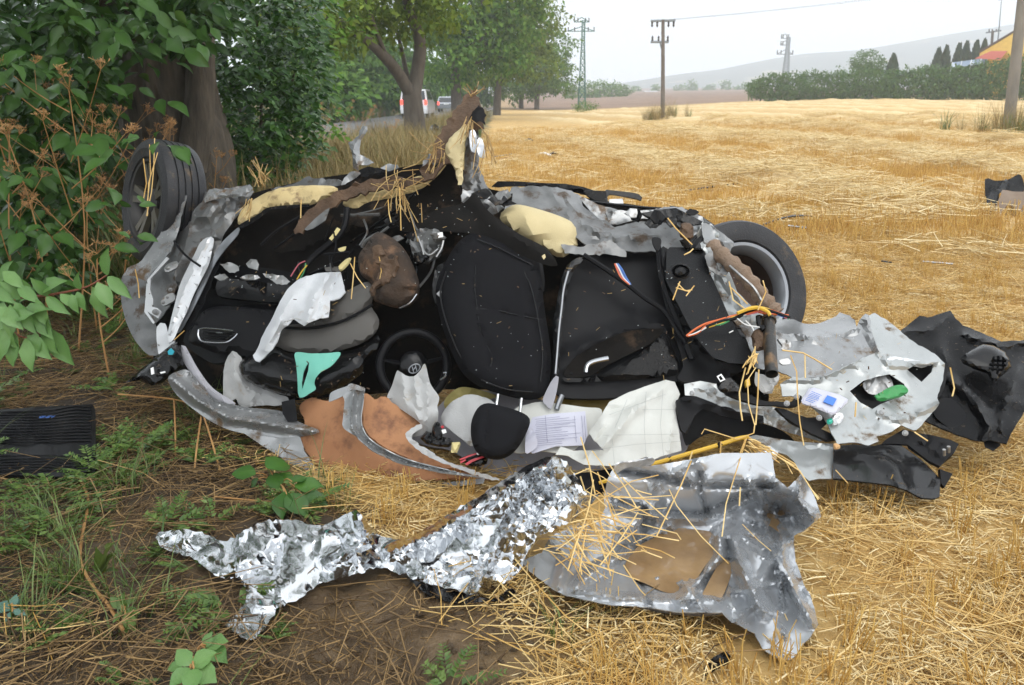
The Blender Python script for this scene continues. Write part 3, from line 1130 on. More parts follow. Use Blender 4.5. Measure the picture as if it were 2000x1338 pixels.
for sx, xa in ((-1, e0.x), (1, e0.x + 10.2)):
    xm = e0.x + 5.1
    m_ = MB()
    q = [(xa, hy - 1.2, ez), (xm, hy - 1.2, rz), (xm, hy + 9, rz), (xa, hy + 9, ez)]
    m_.add(q + [(a, b_, c_ - .22) for a, b_, c_ in q], [(0, 1, 2, 3), (7, 6, 5, 4), (0, 4, 5, 1), (1, 5, 6, 2), (2, 6, 7, 3), (3, 7, 4, 0)])
    m_.build('roof', HR, house, False)
m_ = MB()   # yellow boarded soffit and gable under the roof edge
q = [(e0.x + .1, hy - 1.1, ez - .25), (e0.x + 5.1, hy - 1.1, rz - .27), (e0.x + 10.1, hy - 1.1, ez - .25), (e0.x + 10.1, hy - 1.1, ez - .55), (e0.x + .1, hy - 1.1, ez - .55)]
m_.add(q + [(a, b_ + .12, c_) for a, b_, c_ in q], [(0, 1, 2, 3, 4), (9, 8, 7, 6, 5), (0, 5, 6, 1), (1, 6, 7, 2), (3, 8, 9, 4), (4, 9, 5, 0), (2, 7, 8, 3)])
m_.build('gable_boarding', M('yellow_boards', (.72, .5, .1), (.62, .42, .08), 3, .6), house, False)
m_ = MB()
q0, q1, q2 = Vector(at_y(1953, 112, 102)), Vector(at_y(1972, 98, 103)), Vector(at_y(2000, 99, 103))
m_.add([q0, q1, q2, q0 + Vector((2.6, 0, -.2)), q0 + Vector((0, 3, 0)), q1 + Vector((0, 3, 0)), q2 + Vector((0, 3, 0))], [(0, 3, 2, 1), (0, 1, 5, 4), (1, 2, 6, 5)])
m_.build('porch_roof', HRED, house, False)
for wx in (2.6, 5.4):
    m_ = MB(); m_.box((x0 + wx, hy - .03, ez - 1.6), (1.1, .1, 1.2)); fr = m_.build('window', WHT, house, False)
    m_ = MB(); m_.box((x0 + wx, hy - .09, ez - 1.6), (.9, .04, 1.0)); m_.build('pane', HWIN, fr, False)

# ============================================================ poles, pylons, mast
CONC = M('weathered_concrete', (.16, .145, .125), (.25, .23, .2), 3, .85, bump=.4, bscale=30, stretch=(1, 1, .3))
WOODP = M('pole_wood', (.10, .085, .075), (.16, .14, .12), 4, .85)
STEELG = M('green_steel', (.05, .16, .12), rough=.5)
STEELX = M('grey_steel', (.22, .25, .27), rough=.5, metal=.3)
INSUL = M('insulator', (.05, .045, .045), rough=.25)
g = at_g(1970, 250)
Yp = g.y
pole = thing('concrete_pole', g, 'thick leaning concrete pole at the right edge of the field', 'pole')
topP = Vector(at_y(2012, -140, Yp))
rP = 10.5 / FPX * Yp
m_ = MB()
m_.tube([g - Vector((0, 0, .3)), g.lerp(topP, .3), g.lerp(topP, .65), topP], [rP, rP * .93, rP * .82, rP * .7], 14)
m_.build('shaft', CONC, pole)
m_ = MB(); m_.box(topP + Vector((0, 0, -.3)), (2.4, .14, .14)); m_.build('crossarm', STEELX, pole)
for dx in (-1.0, 0, 1.0):
    m_ = MB(); m_.lathe([(.0, 0), (.05, 0), (.08, .06), (.05, .1), (.08, .15), (.04, .2), (0, .22)], Matrix.Translation(topP + Vector((dx, 0, -.22))), 10); m_.build('insulator', INSUL, pole)

g = at_g(1295, 229)
Ym = g.y
p2 = thing('utility_pole', g, 'slim timber utility pole with two crossarms in the middle of the field', 'pole')
m_ = MB(); m_.tube([g - Vector((0, 0, .3)), at_y(1295, 38, Ym)], [4.2 / FPX * Ym, 3.0 / FPX * Ym], 10); m_.build('shaft', WOODP, p2)
POLE_TOPS = []
for y_, xa, xb, ins in ((41, 1271, 1319, (1274, 1284, 1306, 1316)), (82, 1271, 1306, (1274, 1286, 1304))):
    a, b_ = Vector(at_y(xa, y_, Ym)), Vector(at_y(xb, y_ + (0 if y_ > 50 else -1), Ym))
    m_ = MB(); m_.tube([a, b_], .07, 6); m_.build('crossarm', STEELX, p2)
    for ix in ins:
        q = Vector(at_y(ix, y_, Ym))
        up = -1 if y_ > 50 else 1
        m_ = MB(); m_.lathe([(0, 0), (.05, .02), (.07, .12), (.04, .17), (.07, .24), (.03, .34), (0, .36)], Matrix.Translation(q) @ Matrix.Scale(-1 if up > 0 else 1, 4, (0, 0, 1)), 8)
        m_.build('insulator', INSUL, p2)
        POLE_TOPS.append(q)
m_ = MB(); m_.tube([at_y(1289, 84, Ym), at_y(1293, 100, Ym)], .04, 5); m_.build('brace', STEELX, p2)

def pylon(px, yb, yt, D, wb, wt, arms, mat, name, lab):
    b_, t_ = Vector(at_y(px, yb, D)), Vector(at_y(px, yt, D))
    k = D / FPX
    root = thing(name, b_, lab, 'pylon')
    H_ = t_.z - b_.z
    def corner(t, sx, sy):
        w = (wb + (wt - wb) * min(1, t * 1.25)) * k / 2
        return Vector((b_.x + sx * w, b_.y + sy * w, b_.z + H_ * t))
    r_ = .055 * D / 105
    for sx in (-1, 1):
        for sy in (-1, 1):
            m_ = MB(); m_.tube([corner(0, sx, sy) - Vector((0, 0, .3)), corner(.4, sx, sy), corner(.8, sx, sy), corner(1, sx, sy)], r_, 4); m_.build('leg', mat, root)
    m_ = MB()
    N_ = 12
    for i in range(N_):
        ta, tb = (i / N_) ** .9, ((i + 1) / N_) ** .9
        for (a, c_) in (((-1, -1), (1, -1)), ((1, -1), (1, 1)), ((1, 1), (-1, 1)), ((-1, 1), (-1, -1))):
            m_.tube([corner(ta, *a), corner(tb, *c_)], r_ * .6, 3)
            m_.tube([corner(ta, *c_), corner(tb, *a)], r_ * .6, 3)
            m_.tube([corner(tb, *a), corner(tb, *c_)], r_ * .6, 3)
    m_.build('lattice', mat, root)
    for y_, wl_, wr_ in arms:
        c_ = Vector(at_y(px, y_, D))
        m_ = MB()
        for dz in (0, .5 * D / 105):
            m_.tube([(c_.x - wl_ * k, c_.y, c_.z), (c_.x, c_.y, c_.z + dz), (c_.x + wr_ * k, c_.y, c_.z)], r_ * .9, 4)
        m_.build('crossarm', mat, root)
        for sx in (-wl_ * k * .95, -wl_ * k * .5, wr_ * k * .5, wr_ * k * .95):
            m_ = MB(); m_.tube([(c_.x + sx, c_.y, c_.z - .05), (c_.x + sx, c_.y, c_.z + .45 * D / 105)], r_ * 1.2, 5); m_.build('insulator', INSUL, root)
    return root

g = at_g(1137, 212)
pylon(1136, 212, 40, g.y, 14, 5, ((61, 26, 24), (43, 14, 14)), STEELG, 'lattice_pylon', 'green lattice power pylon at the left end of the field beside the trees')
pylon(1533, 160, 73, 320, 11, 5, ((106, 15, 15), (88, 8, 8), (75, 7, 7)), STEELX, 'lattice_pylon', 'faint grey lattice pylon rising behind the hedge in the mist')
b_ = Vector(at_y(1938, 125, 112))
p3 = thing('utility_pole', b_, 'thin utility pole with one crossarm between the conifers and the house', 'pole')
m_ = MB(); m_.tube([b_ - Vector((0, 0, 3)), at_y(1939, 60, 112)], .16, 8); m_.build('shaft', WOODP, p3)
m_ = MB(); m_.tube([at_y(1926, 64, 112), at_y(1955, 60, 112)], .1, 5); m_.build('crossarm', STEELX, p3)
for ix in (1932, 1938, 1946, 1950):
    m_ = MB(); m_.tube([at_y(ix, 62, 112), at_y(ix, 57, 112)], .07, 5); m_.build('insulator', INSUL, p3)
b_ = Vector(at_y(1946, 118, 110))
p4 = thing('antenna_mast', b_, 'slender antenna mast reaching above the house roof', 'mast')
m_ = MB(); m_.tube([b_ - Vector((0, 0, 3)), at_y(1951, 60, 110), at_y(1956, 0, 110)], [.1, .08, .04], 6); m_.build('shaft', STEELX, p4)
m_ = MB(); m_.tube([at_y(1950, 0, 110), at_y(1960, -1, 110)], .03, 4); m_.build('aerial', STEELX, p4)
# overhead wires leaving the field pole
WIREM = M('wire', (.12, .12, .13), rough=.5)
for k, q in enumerate(POLE_TOPS[:2]):
    e_ = Vector((60 + 1.4 * k, 30, 14))
    pts = [q.lerp(e_, t) - Vector((0, 0, 6 * t * (1 - t))) for t in np.linspace(0, 1, 13)]
    m_ = MB(); m_.tube(pts, .006, 4)
    tag(m_.build('overhead_wire', WIREM), ('lower' if k else 'upper') + ' thin overhead wire running up to the right from the field pole', 'wire', 'wires of the field pole')

# ============================================================ road and distant vehicles, far buildings
ASPH = M('asphalt', (.075, .075, .08), (.10, .10, .105), 3, .45, rough2=.75, bump=.3, bscale=80)
V, Fc = [], []
ys = geo(14, 200, 60)
for k, y in enumerate(ys):
    xc = -7.4 + .033 * (y - 45)
    for j, dx in enumerate((-3.0, -1, 1, 3.0)):
        V.append((xc + dx, y, float(ground_z(xc + dx, y)) * 0 + .12))
    if k:
        for j in range(3): Fc.append(((k - 1) * 4 + j, (k - 1) * 4 + j + 1, k * 4 + j + 1, k * 4 + j))
road = obj_from('road', V, Fc, ASPH, None, True)
tag(road, 'wet grey country road behind the trees', None, None, 'structure')
V, Fc = [], []
for k, y in enumerate(ys):
    xc = -7.4 + .033 * (y - 45)
    V += [(xc + 2.72, y, .125), (xc + 2.86, y, .125)]
    if k: Fc.append((2 * k - 2, 2 * k - 1, 2 * k + 1, 2 * k))
tag(obj_from('road_edge_line', V, Fc, WHT, None, True), 'white edge line', None, None, 'structure')

CARW = M('white_car_paint', (.72, .73, .74), rough=.25, coat=.5)
CARS = M('silver_car_paint', (.4, .42, .45), rough=.25, metal=.4, coat=.5)
GLASSD = M('dark_glass', (.02, .025, .03), rough=.06, spec=.8)
LAMPR = bpy.data.materials.new('lit_tail_lamp')
LAMPR.use_nodes = True
_b = LAMPR.node_tree.nodes['Principled BSDF']
_b.inputs['Base Color'].default_value = (.6, .02, .02, 1)
_b.inputs['Emission Color'].default_value = (1, .08, .05, 1)
_b.inputs['Emission Strength'].default_value = 2.2
RUB = M('tyre_rubber', (.014, .014, .016), (.024, .024, .026), 20, .42, bump=.3, bscale=120, spec=.35, dirt=((.12, .085, .05), 16, .58, .72))
RIMM = M('wheel_metal', (.42, .43, .45), rough=.35, metal=.7)

def vehicle(name, loc, L_, W_, H_, hood, mat, label, cat, rotz, roofx):
    """simple road vehicle seen from behind: profile extruded across, with glass, lamps, bumper, wheels. y = forward"""
    root = thing(name, loc, label, cat, None, rotz)
    def b(mb_, nm, mt, sm=.5): return obj_from(nm, np.concatenate(mb_.v), mb_.f, mt, root, sm, local=True)
    prof = [(0, .35), (-.05, .8), (.06, H_ * .62), (roofx, H_ - .05), (roofx + .4, H_), (L_ * .55, H_), (L_ * .72, H_ * .66), (L_ - .1, hood), (L_, .6), (L_ - .05, .35)]
    ws = lambda z: W_ / 2 * (1 - .12 * max(0, (z - H_ * .6) / (H_ * .4)))
    V = [(-ws(z), y, z) for y, z in prof] + [(ws(z), y, z) for y, z in prof]
    n_ = len(prof)
    F_ = [tuple(range(n_)), tuple(range(2 * n_ - 1, n_ - 1, -1))] + [(i, i + n_, (i + 1) % n_ + n_, (i + 1) % n_) for i in range(n_)]
    m_ = MB().add(V, F_)
    b(m_, 'body', mat)
    m_ = MB()
    z0, z1 = H_ * .64, H_ - .12
    m_.add([(-ws(z0) + .12, .06, z0), (ws(z0) - .12, .06, z0), (ws(z1) - .1, roofx - .1, z1), (-ws(z1) + .1, roofx - .1, z1)], [(0, 1, 2, 3)])
    b(m_, 'rear_window', GLASSD)
    for s in (-1, 1):
        m_ = MB()
        m_.add([(s * (ws(z0) + .004), .35, z0), (s * (ws(z0) + .004), L_ * .66, z0), (s * (ws(z1) + .004), L_ * .56, z1), (s * (ws(z1) + .004), roofx + .3, z1)], [(0, 1, 2, 3) if s > 0 else (3, 2, 1, 0)])
        b(m_, 'side_window', GLASSD)
        m_ = MB(); m_.box((s * (W_ / 2 - .11), -.02, H_ * .56), (.17, .09, .32)); b(m_, 'tail_lamp', LAMPR)
        for y in (.75, L_ - .85):
            mt = Matrix.Translation((s * (W_ / 2 - .1), y, .32)) @ Matrix.Rotation(math.pi / 2, 4, 'Y')
            m_ = MB(); m_.lathe([(0, -.1), (.22, -.1), (.3, -.09), (.32, -.04), (.32, .04), (.3, .09), (.22, .1), (0, .1)], mt, 20); b(m_, 'wheel', RUB)
    m_ = MB(); m_.box((0, -.08, .5), (W_ * .94, .16, .26)); b(m_, 'bumper', mat)
    m_ = MB(); m_.box((0, -.075, .78), (.5, .03, .11)); b(m_, 'number_plate', WHT)
    return root

g = at_g(809, 236)
van = vehicle('van', (g.x, g.y, .13), 4.6, 1.85, 1.95, 1.05, CARW, 'white van with lit red tail lights driving away behind the forked tree', 'van', -.03, .16)
g = at_g(872, 222)
vehicle('car', (g.x, g.y, .13), 4.3, 1.78, 1.5, .95, CARS, 'silver car far down the road with one red tail light showing', 'car', -.03, .5)

FB = M('pale_cladding', (.6, .6, .58), rough=.6)
FBR = M('pale_roof', (.42, .42, .43), rough=.6)
for k, (xa, xb, yt, yb, D) in enumerate(((1228, 1262, 181, 187, 400), (1262, 1286, 177, 187, 410), (1286, 1306, 179, 187, 405), (1345, 1372, 181, 186, 430), (1392, 1428, 178, 185, 440), (1432, 1462, 181, 186, 430))):
    a, b_ = Vector(at_y(xa, yb, D)), Vector(at_y(xb, yt, D))
    zt_, zb = b_.z, a.z - 2.5
    h_ = zt_ - a.z
    root = thing('far_building', ((a.x + b_.x) / 2, D, zb), ['long low pale building at the far end of the misty tree row', 'tallest pale shed among the far buildings left of the field pole', 'pale shed directly beside the field pole in the distance',
                 'small pale far building just right of the field pole', 'wide pale far building midway to the hedge', 'far pale building nearest the end of the hedge'][k], 'building', 'far buildings at the foot of the hills')
    m_ = MB(); m_.box(((a.x + b_.x) / 2, D + 6, (zb + zt_ - h_ * .35) / 2), (b_.x - a.x, 12, zt_ - h_ * .35 - zb)); m_.build('wall', FB, root, False)
    m_ = MB(); x0, x1, ze, zr = a.x - .3, b_.x + .3, zt_ - h_ * .36, zt_
    m_.add([(x0, D - .4, ze), (x1, D - .4, ze), (x1, D + 6, zr), (x0, D + 6, zr), (x0, D + 12.4, ze), (x1, D + 12.4, ze)], [(0, 1, 2, 3), (3, 2, 5, 4), (0, 3, 4), (1, 5, 2), (0, 4, 5, 1)])
    m_.build('roof', FBR, root, False)
    for q in range(3):
        m_ = MB(); m_.box((a.x + (b_.x - a.x) * (q + .5) / 3, D - .05, (a.z + ze) / 2), ((b_.x - a.x) / 7, .2, max(.5, (ze - a.z) * .5))); m_.build('window', GLASSD, root, False)
for k, (px, yt, w) in enumerate(((1240, 172, 20), (1280, 168, 12), (1330, 170, 34), (1352, 160, 14), (1385, 168, 26), (1418, 158, 16), (1445, 168, 24), (1470, 165, 26))):
    D = 470 + 5 * k
    b_ = Vector(at_y(px, 187, D))
    root = thing('misty_tree', b_, ['misty tree above the long low building', 'misty tree above the tallest shed', 'wide misty tree right of the field pole', 'slim tall misty tree right of the field pole', 'misty tree midway between field pole and hedge',
                                     'tall misty tree nearer to the hedge', 'misty tree over the building nearest the hedge', 'misty tree touching the end of the hedge'][k], 'tree', 'misty trees among the far buildings')
    m_ = MB(); m_.tube([b_ - Vector((0, 0, 2)), at_y(px, (187 + yt) / 2, D)], [.5, .3], 5); m_.build('trunk', BARK_FAR, root)
    crown_part(root, [(np.array(at_y(px, (187 + yt) / 2 - 1, D)), (w / 2 / FPX * D, 3, (187 - yt) / 2 / FPX * D), 50)], 1.2, LEAF_TREE2, NR, clump=.8, per=8)

# ============================================================ haze
hz = bpy.data.materials.new('rain_haze')
hz.use_nodes = True
hn, hlk = hz.node_tree.nodes, hz.node_tree.links
hn.clear()
pv = hn.new('ShaderNodeVolumePrincipled')
pv.inputs['Color'].default_value = (.90, .955, 1.0, 1)
pv.inputs['Density'].default_value = HAZE
pv.inputs['Anisotropy'].default_value = .1
ho = hn.new('ShaderNodeOutputMaterial')
hlk.new(pv.outputs[0], ho.inputs['Volume'])
if HAZE > 0:
    m_ = MB()
    zt_ = 230.0
    m_.box((0, 1015, (zt_ - 60) / 2), (4200, 2230, zt_ + 60))
    hb = m_.build('haze', hz, None, False)
    tag(hb, 'thin rain haze', None, None, 'stuff')
# ============================================================ the wreck
Z1, Z2, Z3, Z4, Z5 = (200, 150), (200, 600), (800, 330), (1200, 550), (850, 800)
ZA = (650, 160, 4.955)      # enlarged views
ZB = (400, 400, 3.936)
ZC = (950, 340, 3.936)
ZD = (1300, 400, 4.7775)
ZE = (220, 260, 3.04)
ZF = (760, 720, 3.333)
MUD = (.10, .062, .03)
MUDD = (.055, .033, .017)
SILV = M('silver_paint', (.40, .415, .43), (.50, .515, .53), 5, .2, metal=.6, dirt=(MUD, 9, .6, .67), bump=.03, bscale=40)
SILVM = M('silver_paint_muddy', (.22, .225, .225), (.33, .335, .335), 5, .24, metal=.5, dirt=(MUD, 8, .54, .64), bump=.06, bscale=40)
SILVB = M('bright_silver_paint', (.50, .51, .52), (.57, .58, .59), 5, .26, metal=.35, dirt=((.05, .04, .03), 38, .62, .66))
GREYU = M('grey_primer_metal', (.10, .102, .10), (.19, .192, .19), 6, .3, metal=.45, dirt=(MUDD, 9, .54, .63), bump=.08, bscale=40)
PALEM = M('pale_inner_metal', (.31, .325, .32), (.40, .415, .41), 4, .2, metal=.35, dirt=(MUD, 8, .57, .66), bump=.03, bscale=30)
BLK = M('black_plastic', (.006, .006, .007), (.010, .010, .011), 5, .4, bump=.12, bscale=400, spec=.12, dirt=((.06, .045, .025), 45, .7, .76))
BLKS = M('dusty_black_plastic', (.0035, .0035, .004), (.007, .007, .0075), 5, .22, drops=240, spec=.14, dirt=((.10, .07, .04), 60, .62, .70))
BLKG = M('gloss_black_plastic', (.005, .005, .0055), rough=.14, dirt=((.08, .055, .03), 18, .62, .7), drops=300, spec=.3)
BLKP = M('black_pebbled_panel', (.006, .0065, .0075), (.009, .0095, .0105), 8, .4, drops=150, spec=.18)
FAB = M('black_seat_fabric', (.007, .007, .0085), (.011, .011, .0125), 3, .8, bump=.4, bscale=900, spec=.12, dirt=((.05, .04, .025), 130, .72, .76))
FELT = M('black_felt', (.0055, .0048, .0042), (.011, .009, .0075), 9, .95, bump=.5, bscale=260, spec=.2, dirt=(MUDD, 6, .55, .7))
FELTG = M('grey_black_felt', (.010, .0095, .009), (.016, .0145, .0135), 9, .95, bump=.5, bscale=300, spec=.2)
FOAM = M('yellow_foam', (.48, .36, .15), (.58, .46, .24), 5, .85, bump=.3, bscale=120, dirt=((.13, .075, .035), 6, .53, .64))
FOAMC = M('clean_yellow_foam', (.48, .39, .20), (.55, .46, .26), 3, .8, bump=.25, bscale=160)
MUDFELT = M('mud_soaked_felt', (.055, .03, .015), (.125, .072, .038), 9, .7, bump=1.0, bscale=55)
ORNG = M('orange_headlining_back', (.31, .135, .058), (.40, .195, .09), 4, .8, bump=.35, bscale=320, dirt=((.16, .062, .024), 7, .5, .64))
LAV = M('grey_headlining', (.30, .295, .32), (.36, .355, .38), 5, .9, bump=.3, bscale=400)
KNEE = M('taupe_trim', (.078, .073, .066), (.098, .092, .083), 3, .7, bump=.25, bscale=500)
CLW = M('white_airbag_cloth', (.47, .49, .51), (.54, .55, .56), 4, .75, bump=.3, bscale=200, dirt=((.33, .25, .17), 6, .6, .75))
CLG = M('pale_grey_cloth', (.36, .36, .355), (.44, .44, .43), 4, .85, bump=.3, bscale=160, dirt=((.3, .23, .14), 6, .58, .74))
MINT = M('mint_cloth', (.13, .42, .33), (.17, .48, .38), 5, .8, bump=.2, bscale=400, dirt=((.25, .3, .16), 9, .66, .8))
CHR = M('chrome_trim', (.42, .43, .45), rough=.22, metal=1.0)
TRIM = M('satin_trim', (.24, .25, .265), rough=.28, metal=.7)
RUST = M('muddy_axle', (.16, .105, .065), (.25, .18, .13), 18, .8, bump=.9, bscale=60)
PAPER = M('printed_paper', (.46, .46, .55), (.52, .52, .58), 6, .7)
INK = M('ink', (.16, .16, .26), rough=.7)
GREENC = M('green_plastic', (.012, .19, .035), (.02, .24, .05), 8, .4)
CREAM = M('cream_sponge', (.66, .56, .26), rough=.9, bump=.4, bscale=150)
REDP = M('red_plastic', (.42, .02, .03), rough=.4)
BLUEP = M('blue_print', (.05, .17, .55), rough=.5)
TEAL = M('teal_plastic', (.01, .28, .36), rough=.4)
YEL = M('yellow_cable', (.62, .38, .035), rough=.45)
ORW = M('orange_wire', (.55, .11, .02), rough=.5)
BLUW = M('blue_wire', (.04, .13, .40), rough=.5)
WHW = M('white_wire', (.6, .6, .58), rough=.5)
GRW = M('green_wire', (.05, .26, .10), rough=.5)
PNK = M('pink_wire', (.5, .13, .16), rough=.5)
ALU = M('aluminium', (.34, .34, .335), rough=.38, metal=.8, dirt=(MUD, 14, .55, .7))
RIMD = M('dark_alloy', (.11, .098, .07), (.07, .062, .045), 9, .4, metal=.35)
RIMB = M('black_alloy', (.02, .018, .016), rough=.5)

W0 = Vector((-0.1, 3.75, 0.0))
car = thing('wrecked_car', W0, 'crushed silver car torn open and lying on its roof, seats and dashboard laid bare', 'car')

# ---------- dark shell behind everything (floor and far side of the body)
panel('floor_pan', FELT, [(300, 700), (330, 560), (400, 420), (470, 385), (600, 352), (760, 330), (880, 320), (960, 370), (1060, 375), (1180, 392), (1290, 410), (1380, 450), (1440, 520),
      (1470, 640), (1500, 730), (1480, 830), (1330, 830), (1150, 770), (900, 760), (700, 770), (500, 790), (400, 780)], car, off=.34, res=22, crum=[(.03, 90), (.015, 40)], thick=.01)
panel('floor_carpet', FELT, [(410, 560), (440, 470), (480, 430), (530, 400), (620, 400), (690, 385), (780, 380), (850, 350), (890, 320), (910, 350), (930, 400), (880, 440), (800, 455), (740, 500), (660, 520), (560, 540), (470, 540)],
      car, off=.2, res=14, crum=[(.035, 80), (.015, 30)], folds=[([(480, 520), (600, 470), (760, 420), (880, 350)], 10, .03), ([(560, 500), (700, 440)], 8, .025)], thick=.01)
for k, (a, b_) in enumerate((((1210, 810), (1540, 560)), ((1240, 822), (1570, 575)))):   # seat rails
    cable('seat_rail', BLKG, Z1, [a, ((a[0] + b_[0]) / 2 + 10, (a[1] + b_[1]) / 2), b_], .007, .12, car, 5)

# ---------- front left: wheel house, pillar, fender
panel('inner_wing', GREYU, [(500, 590), (545, 545), (620, 545), (700, 530), (740, 560), (690, 640), (640, 700), (600, 760), (560, 860), (500, 960), (440, 1080), (380, 1060), (350, 960), (400, 850), (420, 760), (440, 660)], car, Z1, off=-.02,
      ctrl=[(450, 1000, 0), (520, 760, -.05), (600, 600, .03), (700, 560, .06)], crum=[(.02, 50), (.03, 22, 1)], folds=[([(440, 690), (520, 680), (560, 780), (470, 800)], 7, .03), ([(520, 600), (680, 590)], 6, .03)], jag=1.2, res=9)
panel('wing_top', SILVM, [(495, 600), (520, 550), (560, 548), (650, 552), (720, 525), (735, 545), (700, 580), (620, 590), (540, 600), (500, 615)], car, Z1, off=-.06, crum=[(.012, 25)], res=8, folds=[([(540, 585), (700, 560)], 5, .02)])
panel('door_jamb', GREYU, [(352, 640), (380, 560), (430, 500), (480, 440), (535, 350), (600, 380), (620, 420), (600, 520), (560, 620), (480, 700), (430, 800), (390, 880), (350, 1000), (300, 1080), (240, 1130), (200, 1050), (195, 960), (205, 880), (260, 800)], car, ZE, off=.05,
      ctrl=[(220, 900, .05), (400, 700, -.03), (560, 420, .0), (300, 1060, 0)], crum=[(.015, 40), (.012, 16, 1)], res=9, jag=.8)
panel('windscreen_pillar', SILVB, [(520, 650), (560, 620), (600, 625), (585, 720), (560, 800), (520, 880), (480, 960), (440, 1060), (400, 1140), (365, 1220), (335, 1245), (325, 1200), (345, 1110), (370, 1010), (400, 900), (450, 790), (490, 710)], car, ZE, off=-.10, res=7,
      crum=[(.004, 30)], folds=[([(560, 640), (470, 820), (400, 1000), (345, 1180)], 5, .018), ([(590, 700), (500, 900), (410, 1110)], 4, -.014)])
panel('pillar_edge', TRIM, [(580, 770), (640, 660), (720, 580), (750, 560), (745, 600), (660, 700), (600, 790), (540, 920), (470, 1060), (400, 1180), (375, 1190), (440, 1060), (520, 900)], car, ZE, off=-.07, res=7, crum=[(.004, 20)])
panel('front_fender', SILVM, [(335, 400), (345, 360), (440, 372), (430, 430), (405, 500), (395, 580), (365, 640), (345, 700), (300, 760), (240, 820), (200, 880), (130, 850), (60, 845), (90, 800), (160, 770), (220, 690), (280, 600), (320, 530), (340, 470)], car, ZE, off=-.02, res=8,
      crum=[(.012, 40)], folds=[([(425, 380), (395, 520), (330, 720), (215, 860)], 4, .02)], jag=.8)
panel('fender_skirt', GREYU, [(60, 845), (130, 850), (198, 880), (196, 960), (190, 1060), (250, 1125), (270, 1200), (285, 1300), (220, 1320), (140, 1240), (80, 1120), (50, 980)], car, ZE, off=.12, res=10, crum=[(.015, 40)])
panel('fender_edge', SILVB, [(205, 870), (320, 735), (335, 745), (225, 865), (222, 930), (240, 990), (238, 1030), (268, 1040), (290, 1060), (270, 1100), (240, 1080), (205, 1060), (250, 1125), (240, 1132), (188, 1062), (196, 960), (200, 900)], car, ZE, off=-.07, res=6, smooth=False, thick=.006)
panel('sill_end', SILVB, [(262, 1150), (310, 1130), (330, 1200), (335, 1250), (370, 1230), (345, 1300), (300, 1345), (270, 1300)], car, ZE, off=-.06, res=7, crum=[(.006, 25)])
for (x, y, r_) in ((492, 497, 20), (253, 1062, 26), (343, 930, 17), (300, 1005, 17), (325, 975, 12)):
    p = P3(ZE, (x, y), -.09)
    m_ = MB(); m_.lathe([(0, .012), (.35, .012), (.5, .006), (1, .004), (1, -.02)], Matrix.Translation(p) @ (Vector((0, 0, CZ)) - p).to_track_quat('Z', 'Y').to_matrix().to_4x4() @ Matrix.Diagonal((r_ / 4.2 / FPX * 4.1, r_ / 4.2 / FPX * 4.1, .6, 1)), 14)
    m_.build('bolt', GREYU, car)
panel('hinge', ALU, [(305, 800), (330, 775), (380, 760), (392, 790), (360, 810), (330, 825), (310, 822)], car, ZE, off=-.06, res=5, thick=.012, folds=[([(325, 800), (375, 780)], 3, .012)])
panel('hinge', ALU, [(285, 1000), (320, 960), (360, 950), (372, 985), (340, 1010), (300, 1025)], car, ZE, off=-.04, res=5, thick=.012)
cable('brake_hose', BLK, ZE, [(365, 640), (400, 690), (450, 740), (520, 790)], .006, -.13, car)
panel('screen_seal', BLK, [(590, 790), (640, 660), (680, 640), (650, 740), (600, 850), (560, 960), (500, 1080), (450, 1180), (430, 1160), (500, 1020), (560, 880)], car, ZE, off=-.04, res=8, crum=[(.01, 14)], jag=2.0)

# ---------- front wheel
def make_wheel(root, c, axis, r, w, spokes, face_mat, well_mat, tread=True):
    q = Vector(axis).normalized().to_track_quat('Z', 'Y')
    Mx = Matrix.Translation(c) @ q.to_matrix().to_4x4()
    rr = r * .66
    hw = w / 2
    wheel = bpy.data.objects.new('wheel', None)
    COL.objects.link(wheel)
    wheel.parent = root
    wheel.location = Vector(c) - Vector(root.location)
    prof = [(rr, hw * .8), (rr + .012, hw * .98), (rr + (r - rr) * .5, hw * 1.08), (r * .955, hw * .96), (r * .985, hw * .8)]
    tw = hw * .8
    g_ = [-.62, -.2, .2, .62]
    xs = []
    for gg in g_: xs += [(gg - .06, 0), (gg - .05, 1), (gg + .05, 1), (gg + .06, 0)]
    for x_, dn in reversed(xs): prof.append((r * (1 - .012 * x_ * x_) - (.009 if dn else 0), x_ * tw))
    prof += [(r * .985, -hw * .8), (r * .955, -hw * .96), (rr + (r - rr) * .5, -hw * 1.08), (rr + .012, -hw * .98), (rr, -hw * .8)]
    m_ = MB(); m_.lathe(prof, Mx, 72)
    m_.build('tyre', RUB, wheel, .5)
    m_ = MB(); m_.lathe([(rr + .004, hw * .85), (rr + .002, hw * .93), (rr - .012, hw * .9), (rr - .03, hw * .7), (rr - .045, hw * .3), (rr - .045, -hw * .5), (rr - .02, -hw * .75), (rr - .006, -hw * .93), (rr + .004, -hw * .9)], Mx, 60)
    m_.build('rim', face_mat, wheel, .5)
    return wheel, Mx, rr, hw

